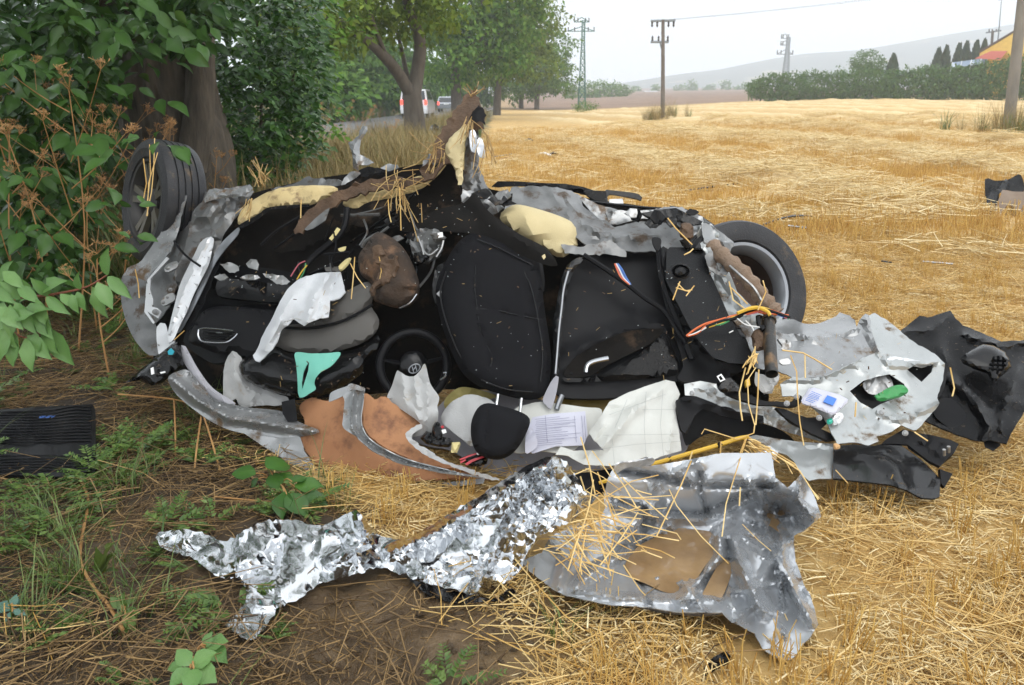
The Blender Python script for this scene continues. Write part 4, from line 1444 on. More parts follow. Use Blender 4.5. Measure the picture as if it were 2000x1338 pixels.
fc = P3((0, 0, 1), (318, 396), .2)
fw_, Mx, rr, hw = make_wheel(car, fc, (-.71, -.66, .2), .335, .215, 5, RIMB, RIMB)
m_ = MB()
for k in range(5):
    for s in (-1, 1):
        a = 2 * math.pi * k / 5 + s * .16 + .5
        a2 = 2 * math.pi * k / 5 + s * .07 + .5
        p0 = Vector((.055 * math.cos(a2), .055 * math.sin(a2), hw * .62)); p1 = Vector(((rr - .02) * math.cos(a), (rr - .02) * math.sin(a), hw * .82))
        t_ = Vector((-math.sin(a), math.cos(a), 0)) * .016
        for mm in (0,):
            vs = [Mx @ (p0 - t_), Mx @ (p0 + t_), Mx @ (p1 + t_ * 1.15), Mx @ (p1 - t_ * 1.15)]
            dn = (Mx.to_3x3() @ Vector((0, 0, -.03)))
            m2 = MB(); m2.add(vs + [v + dn for v in vs], [(0, 1, 2, 3), (7, 6, 5, 4), (0, 4, 5, 1), (1, 5, 6, 2), (2, 6, 7, 3), (3, 7, 4, 0)])
            m2.build('spoke', RIMD, fw_, False)
m_ = MB(); m_.lathe([(0, hw * .78), (.028, hw * .78), (.034, hw * .7), (.06, hw * .66), (.075, hw * .55), (.075, hw * .2)], Mx, 24); m_.build('hub', RIMB, fw_)
m_ = MB(); m_.lathe([(0, -.01), (.15, -.01), (.155, -.02), (.15, -.03), (0, -.03)], Mx, 36); m_.build('brake_disc', M('rusty_disc', (.12, .08, .06), rough=.5, metal=.5), fw_)

# ---------- rear wheel: the hollow inner side faces the camera
rc = P3((0, 0, 1), (1438, 572), .13)
rw_, Mx, rr, hw = make_wheel(car, rc, (.30, -.86, .36), .338, .2, 0, TRIM, RIMB)
m_ = MB(); m_.lathe([(rr - .046, hw * .4), (rr - .05, -hw * .3), (rr - .06, -hw * .6), (.1, -hw * .7), (0, -hw * .7)], Mx, 48); m_.build('rim_well', M('rusty_drum', (.012, .009, .008), (.045, .022, .012), 6, .7), rw_)
m_ = MB(); m_.lathe([(0, .01), (.11, .01), (.12, 0), (.12, -.06), (0, -.06)], Mx, 30); m_.build('brake_drum', M('rusty_drum2', (.035, .02, .014), (.07, .035, .02), 12, .8, bump=.6, bscale=60), rw_)
ax = [P3(ZD, (430, 380), -.12), P3(ZD, (560, 500), -.17), P3(ZD, (720, 640), -.2), P3(ZD, (850, 800), -.2), P3(ZD, (960, 930), -.2), P3(ZD, (1040, 1020), -.2)]
m_ = MB(); m_.tube(smooth_line(ax, 6), [.035 + .006 * math.sin(i * 1.7) for i in range(31)], 10); m_.build('axle_beam', RUST, car)
m_ = MB(); m_.tube(smooth_line([P3(ZD, (600, 570), -.22), P3(ZD, (700, 660), -.26), P3(ZD, (820, 770), -.26), P3(ZD, (900, 900), -.26)], 5), .006, 5); m_.build('brake_line', ALU, car)

# ---------- torn floor: foam, mud-soaked felt, the standing peak
panel('floor_foam', FOAM, [(670, 665), (740, 600), (830, 555), (930, 535), (1040, 530), (1130, 535), (1150, 560), (1100, 590), (1010, 628), (820, 642), (760, 680), (670, 728)], car, Z1, off=-.02, crum=[(.012, 40), (.006, 14)], bulge=.03, edge=14, thick=.04, jag=.8, res=8)
panel('foam_edge', BLKS, [(665, 725), (760, 672), (820, 636), (1010, 622), (1012, 634), (830, 650), (770, 690), (672, 745)], car, Z1, off=-.06, res=6)
panel('floor_foam', FOAM, [(1180, 600), (1300, 560), (1400, 545), (1500, 500), (1560, 480), (1630, 440), (1660, 400), (1680, 420), (1650, 470), (1560, 545), (1440, 585), (1300, 612), (1250, 640), (1190, 640)], car, Z1, off=.0, crum=[(.012, 36), (.006, 14)], bulge=.02, edge=10, thick=.03, jag=.8, res=8)
panel('torn_felt', MUDFELT, [(935, 750), (970, 690), (1020, 640), (1080, 600), (1180, 545), (1290, 505), (1400, 490), (1560, 485), (1640, 430), (1672, 380), (1690, 400), (1640, 460), (1550, 520), (1430, 545), (1300, 565), (1190, 600), (1100, 650), (1020, 715), (960, 768)], car, Z1, off=-.08,
      crum=[(.02, 40), (.012, 12, 1)], jag=2.0, res=8, thick=.012)
panel('torn_sheet', GREYU, [(985, 745), (1040, 690), (1090, 650), (1110, 640), (1090, 700), (1030, 740), (1000, 750)], car, Z1, off=-.10, res=6, crum=[(.008, 20)])
panel('floor_peak', MUDFELT, [(1640, 290), (1700, 190), (1745, 130), (1765, 100), (1800, 62), (1815, 60), (1830, 90), (1850, 150), (1872, 190), (1860, 250), (1820, 262), (1780, 245), (1720, 285), (1690, 345), (1660, 400), (1620, 430), (1560, 490), (1545, 470), (1600, 400)], car, Z1, off=-.04,
      ctrl=[(1560, 480, 0), (1640, 330, -.02), (1800, 70, .1), (1860, 240, .02), (1690, 345, 0)], crum=[(.03, 40), (.02, 14, 1)], jag=2.4, res=7, thick=.05)
panel('peak_patch', BLK, [(1790, 205), (1815, 160), (1838, 138), (1856, 150), (1872, 186), (1862, 200), (1868, 232), (1842, 214), (1822, 226)], car, Z1, off=-.08, crum=[(.02, 12, 1)], jag=1.5, res=5, smooth=False)
panel('peak_foam', FOAMC, [(1775, 235), (1768, 330), (1762, 440), (1755, 530), (1738, 525), (1722, 460), (1692, 400), (1672, 365), (1680, 330), (1705, 290), (1735, 262)], car, Z1, off=-.05, crum=[(.02, 36), (.008, 12)], jag=1.4, res=7, bulge=.02, edge=8, thick=.03)
panel('peak_sheet', GREYU, [(1772, 330), (1785, 255), (1835, 260), (1842, 370), (1838, 440), (1872, 520), (1895, 560), (1960, 640), (1900, 680), (1800, 640), (1756, 610), (1755, 530), (1768, 440)], car, Z1, off=.02,
      crum=[(.02, 36), (.02, 18, 1)], folds=[([(1800, 300), (1800, 600)], 5, .03), ([(1825, 400), (1850, 560)], 4, .025)], jag=1.0, res=7)
panel('peak_tab', SILV, [(1322, 490), (1360, 460), (1385, 500), (1395, 560), (1390, 660), (1375, 685), (1345, 672), (1325, 600)], car, ZA, off=-.07, res=5, crum=[(.006, 20)])
panel('peak_tab', SILV, [(1400, 560), (1432, 540), (1460, 600), (1478, 700), (1465, 735), (1425, 730), (1400, 680)], car, ZA, off=-.05, res=5, crum=[(.006, 20)])
panel('peak_underside', FELT, [(1720, 460), (1690, 400), (1650, 470), (1560, 550), (1470, 620), (1420, 720), (1500, 760), (1650, 720), (1760, 610), (1750, 560)], car, Z1, off=.08, crum=[(.02, 40)], res=12)

# broken silver struts standing up behind
panel('torn_strut', SILVM, [(150, 590), (190, 570), (205, 560), (245, 520), (260, 470), (295, 425), (335, 430), (335, 470), (300, 530), (275, 560), (262, 620), (262, 700), (300, 715), (400, 780), (330, 810), (250, 800), (245, 860), (200, 830), (185, 700)], car, ZA, off=.3, crum=[(.02, 24, 1)], jag=.8, res=6,
      folds=[([(180, 580), (240, 840)], 5, .03), ([(310, 440), (220, 620)], 4, .025)])
panel('torn_bracket', BLKS, [(240, 870), (330, 815), (440, 830), (530, 850), (520, 890), (420, 880), (330, 910), (290, 920)], car, ZA, off=.2, crum=[(.02, 20, 1)], jag=1.5, res=6)
panel('torn_bracket', SILVM, [(80, 1000), (110, 930), (170, 870), (240, 860), (270, 880), (240, 920), (190, 950), (120, 990)], car, ZA, off=.12, crum=[(.02, 24, 1)], jag=1, res=6)
panel('torn_bracket', SILVM, [(460, 830), (540, 790), (620, 800), (640, 830), (560, 860), (500, 870)], car, ZA, off=.22, crum=[(.02, 24, 1)], jag=1, res=6)
panel('torn_bracket', GREYU, [(820, 545), (940, 520), (1010, 485), (1060, 498), (1150, 500), (1180, 520), (1130, 540), (1040, 530), (930, 540), (840, 562)], car, Z1, off=.14, crum=[(.02, 24, 1)], jag=1.6, res=6)
panel('torn_bracket', GREYU, [(860, 830), (880, 770), (930, 700), (1000, 700), (1040, 740), (1000, 800), (940, 850), (880, 870)], car, ZA, off=.06, crum=[(.03, 24, 1)], jag=2, res=6)
panel('torn_bracket', ALU, [(1260, 1040), (1300, 1060), (1360, 1050), (1420, 1080), (1500, 1090), (1560, 1160), (1640, 1220), (1600, 1260), (1500, 1180), (1400, 1130), (1300, 1110), (1250, 1160), (1240, 1100)], car, ZA, off=-.04, crum=[(.03, 14, 1)], jag=1.8, res=5)

# ---------- central felt band and rear inner body
panel('tunnel_felt', FELTG, [(40, 245), (150, 195), (265, 165), (320, 115), (370, 190), (440, 250), (540, 320), (640, 370), (690, 410), (722, 472), (690, 475), (560, 432), (460, 392), (380, 342), (300, 315), (180, 305), (60, 295)], car, Z3, off=-.14,
      ctrl=[(40, 270, .1), (320, 150, 0), (700, 460, -.06)], crum=[(.012, 60)], res=11, thick=.014, folds=[([(300, 130), (450, 300), (700, 440)], 16, .03)])
panel('felt_clip', FOAMC, [(645, 425), (660, 415), (665, 430), (655, 442)], car, Z3, off=-.26, res=4, smooth=False)
panel('seat_foam', FOAMC, [(440, 240), (500, 178), (600, 188), (790, 258), (818, 345), (822, 372), (750, 432), (690, 415), (640, 375), (540, 325)], car, Z3, off=-.02, bulge=.05, edge=26, thick=.08, res=11, folds=[([(560, 200), (600, 300), (590, 340)], 14, .03), ([(620, 350), (820, 358)], 4, -.03)])
panel('rear_floor', GREYU, [(455, 235), (465, 190), (490, 110), (500, 90), (600, 82), (720, 92), (790, 108), (835, 130), (845, 180), (900, 220), (960, 255), (1000, 285), (1100, 258), (1220, 255), (1290, 275), (1340, 320), (1400, 385), (1300, 400), (1180, 405), (1060, 402), (960, 380), (860, 370), (812, 330), (790, 262), (700, 222), (600, 192), (505, 180)],
      car, Z3, off=.06, ctrl=[(480, 120, .1), (800, 140, .12), (900, 300, -.02), (1250, 330, .0), (1390, 380, -.02), (640, 200, 0)], crum=[(.02, 60), (.025, 28, 1)],
      folds=[([(500, 90), (470, 200)], 6, .03), ([(760, 120), (840, 260), (1000, 330), (1200, 320)], 10, .05), ([(700, 120), (800, 260)], 7, .03), ([(900, 260), (1060, 262)], 5, .03)], jag=1.4, res=8)
panel('rear_floor_lip', SILVM, [(830, 135), (900, 165), (1000, 195), (1120, 205), (1260, 190), (1300, 215), (1250, 240), (1120, 245), (1000, 275), (940, 250), (880, 205)], car, Z3, off=.1, crum=[(.02, 40), (.015, 18, 1)], jag=1.5, res=8)
panel('seat_pan_edge', GREYU, [(740, 370), (850, 380), (900, 365), (980, 345), (1060, 405), (1060, 430), (960, 415), (860, 420), (760, 410)], car, Z3, off=-.08, crum=[(.012, 24, 1)], jag=2, res=7)
panel('rear_arch', SILVM, [(1170, 200), (1260, 185), (1330, 190), (1400, 215), (1470, 265), (1540, 330), (1590, 350), (1500, 345), (1440, 300), (1380, 330), (1300, 270), (1240, 240)], car, Z3, off=.02, crum=[(.02, 40), (.02, 18, 1)], jag=1.5, res=7)
panel('rear_light_unit', BLKG, [(1130, 215), (1250, 195), (1300, 190), (1370, 225), (1440, 262), (1380, 275), (1300, 240), (1180, 238)], car, Z3, off=-.01, crum=[(.012, 24)], res=7, thick=.02)
panel('bumper_beam', BLKG, [(1270, 180), (1330, 190), (1400, 215), (1470, 260), (1590, 345), (1590, 362), (1500, 330), (1430, 285), (1360, 240), (1300, 215)], car, Z3, off=.14, res=7, thick=.03)
panel('rear_bracket', PALEM, [(1430, 260), (1500, 300), (1560, 350), (1500, 380), (1450, 420), (1420, 380), (1400, 320)], car, Z3, off=-.08, crum=[(.02, 20, 1)], jag=1.5, res=6)
panel('mud_clod', MUDFELT, [(1325, 270), (1370, 265), (1390, 310), (1370, 350), (1330, 340), (1318, 310)], car, Z3, off=-.1, bulge=.02, edge=8, thick=.03, crum=[(.01, 10)], jag=1, res=5)
panel('mud_clod', FELT, [(1320, 350), (1355, 348), (1375, 380), (1440, 390), (1400, 400), (1340, 385)], car, Z3, off=-.1, bulge=.02, edge=8, thick=.03, crum=[(.01, 10)], jag=1, res=5)
# long sill strip lying along the back
panel('sill_strip', BLKS, [(400, 85), (430, 60), (520, 60), (640, 68), (760, 72), (850, 88), (900, 105), (960, 108), (962, 165), (900, 150), (860, 128), (760, 105), (640, 92), (520, 82), (440, 90)], car, Z3, off=.3, res=9, thick=.012, folds=[([(430, 66), (640, 76), (850, 98)], 4, .02)])
panel('sill_strip_end', BLKG, [(955, 106), (985, 104), (1118, 122), (1132, 152), (1090, 142), (975, 125), (970, 165), (955, 165)], car, Z3, off=.3, res=6, thick=.012)
panel('clip', WHT, [(975, 148), (1040, 145), (1045, 168), (975, 168)], car, Z3, off=.32, res=6, smooth=False, thick=.02)
cable('sill_pipe', BLKG, Z3, [(880, 160), (1000, 175), (1130, 188), (1230, 195)], .008, .2, car)

# ---------- dashboard side
panel('dashboard', BLK, [(560, 935), (620, 925), (760, 930), (900, 950), (1000, 980), (1100, 960), (1250, 900), (1330, 1000), (1300, 1120), (1200, 1200), (1000, 1230), (840, 1250), (740, 1330), (680, 1370), (560, 1400), (500, 1380), (430, 1330), (395, 1290), (430, 1200), (480, 1100), (510, 1020)], car, Z1, off=.04,
      ctrl=[(450, 1250, .08), (560, 960, .12), (900, 1000, .04), (1250, 1000, -.02), (700, 1300, -.04)], crum=[(.01, 60)], folds=[([(560, 1120), (900, 1120)], 8, -.03), ([(540, 1040), (930, 1060)], 10, .035), ([(480, 1190), (840, 1180)], 14, .05)], res=11, thick=.02)
panel('dashboard_shelf', BLKG, [(560, 1000), (620, 985), (860, 1010), (960, 1010), (930, 1080), (840, 1100), (620, 1080), (560, 1060)], car, Z1, off=-.0, res=10, rim=.012, thick=.015)
panel('glove_box', BLK, [(500, 1140), (600, 1120), (780, 1135), (870, 1150), (830, 1230), (780, 1320), (740, 1380), (640, 1340), (560, 1350), (480, 1320), (420, 1290), (450, 1210)], car, Z1, off=-.04, res=11, bulge=.03, edge=16, thick=.04)
vent = panel('air_vent', BLKG, [(478, 1236), (640, 1243), (655, 1252), (600, 1290), (500, 1290), (478, 1270)], car, Z1, off=-.085, res=7, smooth=False, thick=.012)
cable('vent_trim', CHR, Z1, [(470, 1235), (500, 1228), (560, 1232), (640, 1240)], .0035, -.11, vent, 6)
cable('vent_trim', CHR, Z1, [(470, 1235), (468, 1262), (482, 1288), (520, 1296), (600, 1296), (640, 1275), (660, 1254)], .004, -.11, vent, 6)
for k in range(3):
    cable('vent_slat', BLKG, Z1, [(500, 1248 + 13 * k), (630 - 12 * k, 1252 + 12 * k)], .004, -.102, vent, 4)
cable('vent_knob', CHR, Z1, [(556, 1250), (586, 1252)], .004, -.11, vent, 4)
panel('knee_panel', KNEE, [(845, 1250), (900, 1215), (1010, 1200), (1105, 1170), (1110, 1090), (1185, 1050), (1300, 1000), (1322, 1080), (1312, 1120), (1350, 1185), (1335, 1250), (1270, 1300), (1200, 1325), (1100, 1347), (940, 1347), (820, 1305)], car, Z1, off=-.12, bulge=.04, edge=30, thick=.05, res=10,
      folds=[([(870, 1222), (1010, 1225), (1150, 1200), (1240, 1160), (1310, 1115)], 4, -.025)])
cable('panel_seam', BLK, Z1, [(860, 1222), (1010, 1228), (1150, 1200), (1240, 1160), (1318, 1112)], .007, -.168, car, 6)
panel('airbag_door', BLKG, [(665, 290), (690, 250), (740, 228), (830, 180), (940, 222), (1060, 226), (1160, 220), (1270, 190), (1345, 135), (1352, 200), (1290, 260), (1270, 320), (1180, 385), (1110, 420), (1000, 440), (870, 425), (760, 388), (690, 345)], car, Z2, off=-.1, bulge=.1, edge=50, thick=.06, res=11, crum=[(.008, 40)])
panel('shifter_boot', M('muddy_felt_dark', (.022, .016, .012), (.06, .035, .02), 9, .9, bump=.7, bscale=90, dirt=((.13, .065, .028), 6, .52, .62)), [(1280, 830), (1340, 760), (1420, 790), (1480, 850), (1530, 950), (1550, 1040), (1520, 1105), (1460, 1130), (1380, 1115), (1318, 1085), (1310, 1010), (1262, 965), (1250, 880)], car, Z1, off=-.1, bulge=.12, edge=38, thick=.1, res=8, crum=[(.012, 30), (.022, 24, 1)])
panel('mud_clod', MUDFELT, [(1320, 830), (1360, 830), (1400, 880), (1440, 880), (1440, 960), (1400, 1010), (1350, 1030), (1320, 1075), (1305, 1040), (1330, 990), (1360, 950), (1330, 900)], car, Z1, off=-.215, bulge=.02, edge=8, crum=[(.015, 12)], jag=2, res=6, thick=.02)
cable('column_edge', CHR, Z1, [(1450, 1130), (1500, 1105), (1535, 1060)], .004, -.2, car, 6)
# pedal mechanism
panel('pedal_bracket', GREYU, [(1500, 790), (1550, 740), (1640, 745), (1672, 790), (1640, 860), (1590, 905), (1530, 900), (1510, 850)], car, Z1, off=-.08, crum=[(.03, 14, 1)], jag=1.5, res=6, thick=.02)
panel('pedal_block', BLKG, [(1520, 860), (1570, 850), (1600, 880), (1560, 915), (1525, 910)], car, Z1, off=-.13, res=5, bulge=.02, edge=6, thick=.04, smooth=False)
panel('pedal_block', KNEE, [(1600, 765), (1660, 760), (1668, 800), (1620, 810)], car, Z1, off=-.14, res=5, bulge=.02, edge=6, thick=.04, smooth=False)
panel('pedal_sticker', WHT, [(1636, 762), (1660, 758), (1664, 782), (1640, 786)], car, Z1, off=-.17, res=5, smooth=False)
for pts in ([(1560, 800), (1570, 850), (1600, 870), (1640, 840)], [(1540, 780), (1560, 830), (1570, 870)], [(1665, 800), (1655, 840), (1630, 880)]):
    cable('pedal_rod', ALU, Z1, pts, .005, -.15, car, 6)
panel('seat_buckle', BLKG, [(1610, 1000), (1640, 920), (1690, 900), (1740, 890), (1770, 910), (1750, 960), (1710, 1010), (1680, 1060), (1640, 1105), (1618, 1090)], car, Z1, off=-.1, crum=[(.02, 16, 1)], jag=1.5, res=6, thick=.03)
panel('buckle_tag', ALU, [(1722, 960), (1738, 905), (1760, 892), (1772, 915), (1758, 950), (1735, 985)], car, Z1, off=-.15, res=4, smooth=False, thick=.01, crum=[(.006, 8)])
panel('buckle_tag', ALU, [(1630, 1060), (1650, 1040), (1672, 1050), (1652, 1080)], car, Z1, off=-.15, res=4, smooth=False, thick=.01)
cable('harness', BLK, Z1, [(1195, 640), (1185, 720), (1150, 780), (1090, 830), (1030, 880), (985, 940), (965, 1000)], .016, -.06, car, 8)
cable('harness_tape', CREAM, Z1, [(1160, 745), (1140, 775), (1120, 800)], .0175, -.062, car, 8)
cable('harness', BLK, Z1, [(1130, 760), (1140, 830), (1120, 900), (1125, 930)], .005, -.08, car, 5)
cable('wire', PNK, Z1, [(990, 900), (960, 915), (935, 950), (920, 975)], .003, -.09, car, 4)
cable('wire', YEL, Z1, [(1000, 920), (975, 950), (950, 990)], .0035, -.09, car, 4)
cable('wire', GRW, Z1, [(992, 910), (985, 950), (965, 985)], .003, -.09, car, 4)
panel('foam_scrap', CREAM, [(1150, 840), (1190, 828), (1185, 845), (1165, 855)], car, Z1, off=-.05, res=5)
panel('foam_scrap', CREAM, [(1150, 930), (1190, 890), (1215, 885), (1200, 920), (1165, 950)], car, Z1, off=-.05, res=5, bulge=.01, edge=5)
for pts in ([(575, 915), (620, 905), (665, 925), (668, 950), (620, 955), (590, 935)], [(780, 960), (840, 965), (880, 970), (915, 1000), (900, 1015), (850, 1010), (810, 985)], [(1085, 930), (1150, 925), (1155, 945), (1090, 950)]):
    panel('torn_trim', ALU if pts[0][0] < 1000 else KNEE, pts, car, Z1, off=-.06, res=5, crum=[(.015, 10, 1)], jag=1.5)
# pillar trim and roof rail, lower left
panel('pillar_trim', LAV, [(385, 185), (405, 190), (425, 225), (470, 305), (540, 395), (650, 470), (600, 478), (520, 425), (450, 345), (410, 290), (385, 240)], car, Z2, off=-.1, res=7, thick=.012, bulge=.012, edge=8)
panel('roof_rail', SILVM, [(320, 345), (370, 312), (420, 310), (480, 380), (560, 455), (700, 490), (880, 512), (960, 560), (1055, 598), (1060, 610), (1000, 628), (860, 638), (700, 618), (600, 592), (520, 552), (450, 502), (400, 462), (350, 412)], car, Z2, off=-.14,
      folds=[([(340, 350), (460, 450), (620, 540), (880, 580), (1040, 606)], 9, .05), ([(430, 330), (560, 480), (880, 530)], 5, -.03)], crum=[(.01, 50), (.006, 40, 1)], res=4.5)
panel('roof_edge_torn', SILVM, [(690, 615), (860, 640), (965, 632), (985, 700), (1030, 770), (1090, 850), (1148, 925), (1080, 885), (1000, 825), (900, 750), (800, 690)], car, Z2, off=-.16, crum=[(.012, 40)], res=8, jag=.8)
panel('pillar_clip', BLK, [(875, 462), (940, 447), (952, 555), (905, 560), (880, 520)], car, Z2, off=-.17, res=7, thick=.03, smooth=False)
mir = panel('door_mirror', BLKG, [(115, 370), (190, 300), (270, 235), (340, 180), (372, 165), (388, 225), (398, 290), (340, 330), (290, 372), (240, 385), (180, 358)], car, Z2, off=-.12, bulge=.05, edge=20, thick=.05, res=8, crum=[(.015, 16, 1)])
panel('mirror_sticker', TEAL, [(318, 215), (335, 200), (350, 215), (342, 232), (322, 232)], mir, Z2, off=-.2, res=4, smooth=False)
panel('mirror_tab', WHT, [(235, 298), (248, 292), (252, 325), (238, 330)], mir, Z2, off=-.2, res=4, smooth=False)
panel('mirror_tab', WHT, [(280, 318), (305, 312), (306, 320), (284, 324)], mir, Z2, off=-.2, res=4, smooth=False)

# ---------- headlining torn from the roof
panel('headlining', ORNG, [(960, 500), (990, 455), (1025, 440), (1060, 448), (1100, 458), (1140, 440), (1185, 428), (1250, 425), (1295, 420), (1330, 452), (1378, 435), (1430, 480), (1490, 520), (1555, 572), (1530, 600), (1488, 632), (1520, 660), (1580, 700), (1660, 745), (1800, 790), (1930, 842), (1800, 832), (1450, 852), (1250, 842), (1100, 802), (1030, 752), (970, 650), (990, 560)],
      car, Z2, off=-.14, ctrl=[(970, 480, .02), (1300, 430, .03), (1550, 580, .02), (1000, 760, .0), (1250, 640, -.05), (1900, 838, .03)], crum=[(.014, 70), (.010, 46, 1), (.004, 24)], jag=1.6, res=8, thick=.012)
panel('headlining_fold', ORNG, [(1290, 425), (1330, 452), (1378, 435), (1430, 480), (1490, 520), (1555, 572), (1500, 630), (1560, 690), (1640, 738), (1800, 800), (1600, 770), (1440, 715), (1330, 650), (1280, 590), (1270, 500)], car, Z2, off=-.2, ctrl=[(1290, 440, 0), (1550, 575, .08), (1300, 600, -.02), (1750, 790, .02)],
      crum=[(.012, 60)], jag=1.6, res=9, thick=.012)
panel('torn_edge', CLG, [(1480, 630), (1500, 600), (1555, 570), (1560, 590), (1510, 630), (1540, 665), (1640, 728), (1720, 765), (1860, 812), (1940, 842), (1850, 830), (1640, 752), (1530, 690)], car, Z2, off=-.24, ctrl=[(1500, 620, .0), (1930, 842, .05)], crum=[(.008, 10, 1)], jag=1.8, res=5)
mbw = MB()
bow = [(1228, 395), (1222, 460), (1215, 540), (1218, 590), (1250, 640), (1320, 700), (1450, 760), (1650, 805), (1860, 832)]
bowt = [(1275, 392), (1272, 460), (1262, 540), (1270, 590), (1300, 640), (1370, 690), (1490, 745), (1660, 790), (1860, 824)]
panel('roof_bow', SILVM, [(1180, 425)] + [(x - (40 if y < 600 else 0), y) for x, y in bow[1:4]] + bow[4:] + bowt[::-1][1:], car, Z2, off=-.27, ctrl=[(1230, 400, 0), (1240, 600, -.02), (1500, 760, .02), (1860, 830, .08)], crum=[(.004, 20)],
      folds=[(bow[:], 3, .022), (bowt[:], 3, .022), ([((a[0] + b[0]) / 2, (a[1] + b[1]) / 2) for a, b in zip(bow, bowt)], 3, -.012)], res=3.2)
panel('roof_bow_flange', SILVM, [(1108, 440), (1115, 418), (1150, 400), (1195, 385), (1215, 372), (1282, 395), (1280, 412), (1220, 402), (1190, 425), (1140, 450), (1105, 462)], car, Z2, off=-.28, crum=[(.008, 16, 1)], res=6)
panel('roof_edge', SILVM, [(1040, 800), (1100, 830), (1250, 855), (1450, 865), (1640, 858), (1800, 842), (1870, 835), (1860, 860), (1640, 880), (1450, 890), (1250, 885), (1120, 862)], car, Z2, off=-.12, crum=[(.006, 30)], res=8)
panel('inner_roof', LAV, [(800, 850), (850, 800), (900, 762), (1000, 770), (1100, 790), (1180, 800), (1330, 800), (1345, 870), (1300, 900), (1180, 935), (1120, 925), (1080, 895), (1000, 930), (940, 915), (880, 880), (830, 870)], car, off=.1, ctrl=[(800, 850, -.05), (1000, 930, -.12), (1330, 850, -.05), (1000, 770, .0)], crum=[(.01, 60)], res=13, thick=.01)
panel('wet_foam', M('wet_yellow_foam', (.20, .16, .04), (.34, .29, .10), 9, .7, bump=.5, bscale=90), [(170, 1130), (240, 1068), (330, 1076), (420, 1112), (300, 1150), (215, 1190), (180, 1180)], car, Z3, off=-.0, res=8, crum=[(.012, 20)], thick=.02)
panel('wet_foam', M('wet_yellow_foam2', (.17, .12, .02), (.25, .18, .035), 9, .55), [(750, 1195), (762, 1100), (900, 1100), (1090, 1105), (1080, 1140), (1010, 1175), (940, 1200)], car, Z3, off=.02, res=9, crum=[(.01, 20)], thick=.02)

# ---------- steering wheel and its airbag
sc_ = P3(Z2, (1520, 285), -.02)
swh = bpy.data.objects.new('steering_wheel', None)
COL.objects.link(swh)
swh.parent = car
swh.location = sc_ - W0
Ms = Matrix.Translation(sc_) @ Vector((.18, -.9, .38)).normalized().to_track_quat('Z', 'Y').to_matrix().to_4x4()
m_ = MB()
ring = [(.152 + .02 * math.cos(a), .02 * math.sin(a)) for a in np.linspace(0, 2 * math.pi, 10, endpoint=False)]
m_.lathe(ring, Ms, 44, closed=True)
m_.build('rim', BLK, swh)
m_ = MB(); m_.lathe([(0, .035), (.035, .033), (.06, .022), (.072, 0), (.07, -.03)], Ms, 28); m_.build('hub', BLKG, swh)
for a in (0.2, 2.9, 4.7):
    m_ = MB(); m_.tube([Ms @ Vector((.06 * math.cos(a), .06 * math.sin(a), 0)), Ms @ Vector((.15 * math.cos(a), .15 * math.sin(a), 0))], [.02, .013], 6, squash=.5); m_.build('spoke', BLK, swh)
# oval emblem with a slanting H
ec = P3(Z2, (1524, 300), -.12)
Me = Matrix.Translation(ec) @ Vector((.18, -.9, .38)).normalized().to_track_quat('Z', 'Y').to_matrix().to_4x4() @ Matrix.Rotation(.45, 4, 'Z')
m_ = MB()
ov = [Me @ Vector((.0265 * math.cos(t), .0175 * math.sin(t), 0)) for t in np.linspace(0, 2 * math.pi, 25)]
m_.tube(ov, .0028, 6, cap=False)
for pts in ([(-.011, -.012, 0), (-.004, .013, 0)], [(.004, -.013, 0), (.011, .012, 0)], [(-.008, -.003, 0), (0, .001, 0), (.008, .003, 0)]):
    m_.tube([Me @ Vector(p) for p in pts], .0024, 5)
m_.build('emblem', TRIM, swh)
panel('driver_airbag', CLG, [(1390, 445), (1415, 380), (1440, 308), (1462, 320), (1480, 333), (1520, 338), (1555, 305), (1575, 275), (1600, 370), (1645, 440), (1635, 480), (1640, 530), (1622, 605), (1560, 625), (1495, 635), (1530, 600), (1555, 572), (1490, 520), (1430, 480)], car, Z2, off=-.14, ctrl=[(1560, 290, .02), (1600, 600, .03), (1400, 440, .02), (1560, 450, -.03)],
      crum=[(.02, 40), (.012, 20, 1)], folds=[([(1460, 330), (1480, 460), (1560, 560)], 8, .03), ([(1580, 300), (1590, 440), (1580, 600)], 8, .03), ([(1520, 340), (1540, 480)], 6, .025)], res=7)
cable('stalk', CHR, Z2, [(1650, 355), (1672, 340), (1680, 320), (1665, 322)], .004, -.1, car, 5)

# ---------- seat, headrest, doors
seat = panel('seat_back', FAB, [(250, 345), (330, 312), (450, 342), (540, 402), (620, 432), (640, 520), (652, 620), (662, 700), (690, 900), (682, 1050), (655, 1108), (590, 1128), (480, 1110), (340, 1062), (250, 985), (180, 830), (140, 690), (130, 570), (180, 445)], car, Z3, off=-.1, bulge=.1, edge=42, thick=.12, res=12,
      folds=[([(320, 470), (322, 620), (340, 780), (400, 920), (380, 1000)], 4, -.016), ([(320, 682), (420, 690), (520, 715), (640, 735)], 3, -.018), ([(570, 560), (630, 760), (650, 1000)], 4, -.016)], crum=[(.006, 60)])
cable('seat_seam', BLK, Z3, [(180, 500), (150, 600), (170, 720), (230, 880), (290, 970), (370, 1040)], .004, -.17, seat, 5)
for pts in ([(322, 470), (318, 560), (324, 640), (345, 780), (400, 915), (385, 990)], [(322, 684), (420, 690), (520, 714), (640, 736)], [(560, 500), (600, 600), (632, 760), (650, 900), (640, 1040)], [(330, 345), (420, 380), (520, 430), (600, 470)], [(350, 1030), (470, 1075), (600, 1090)]):
    cable('seat_seam', BLKG, Z3, pts, .0032, -.192, seat, 5)
panel('seat_side', BLK, [(620, 470), (645, 450), (660, 560), (650, 600), (630, 560)], car, Z3, off=-.06, res=7)
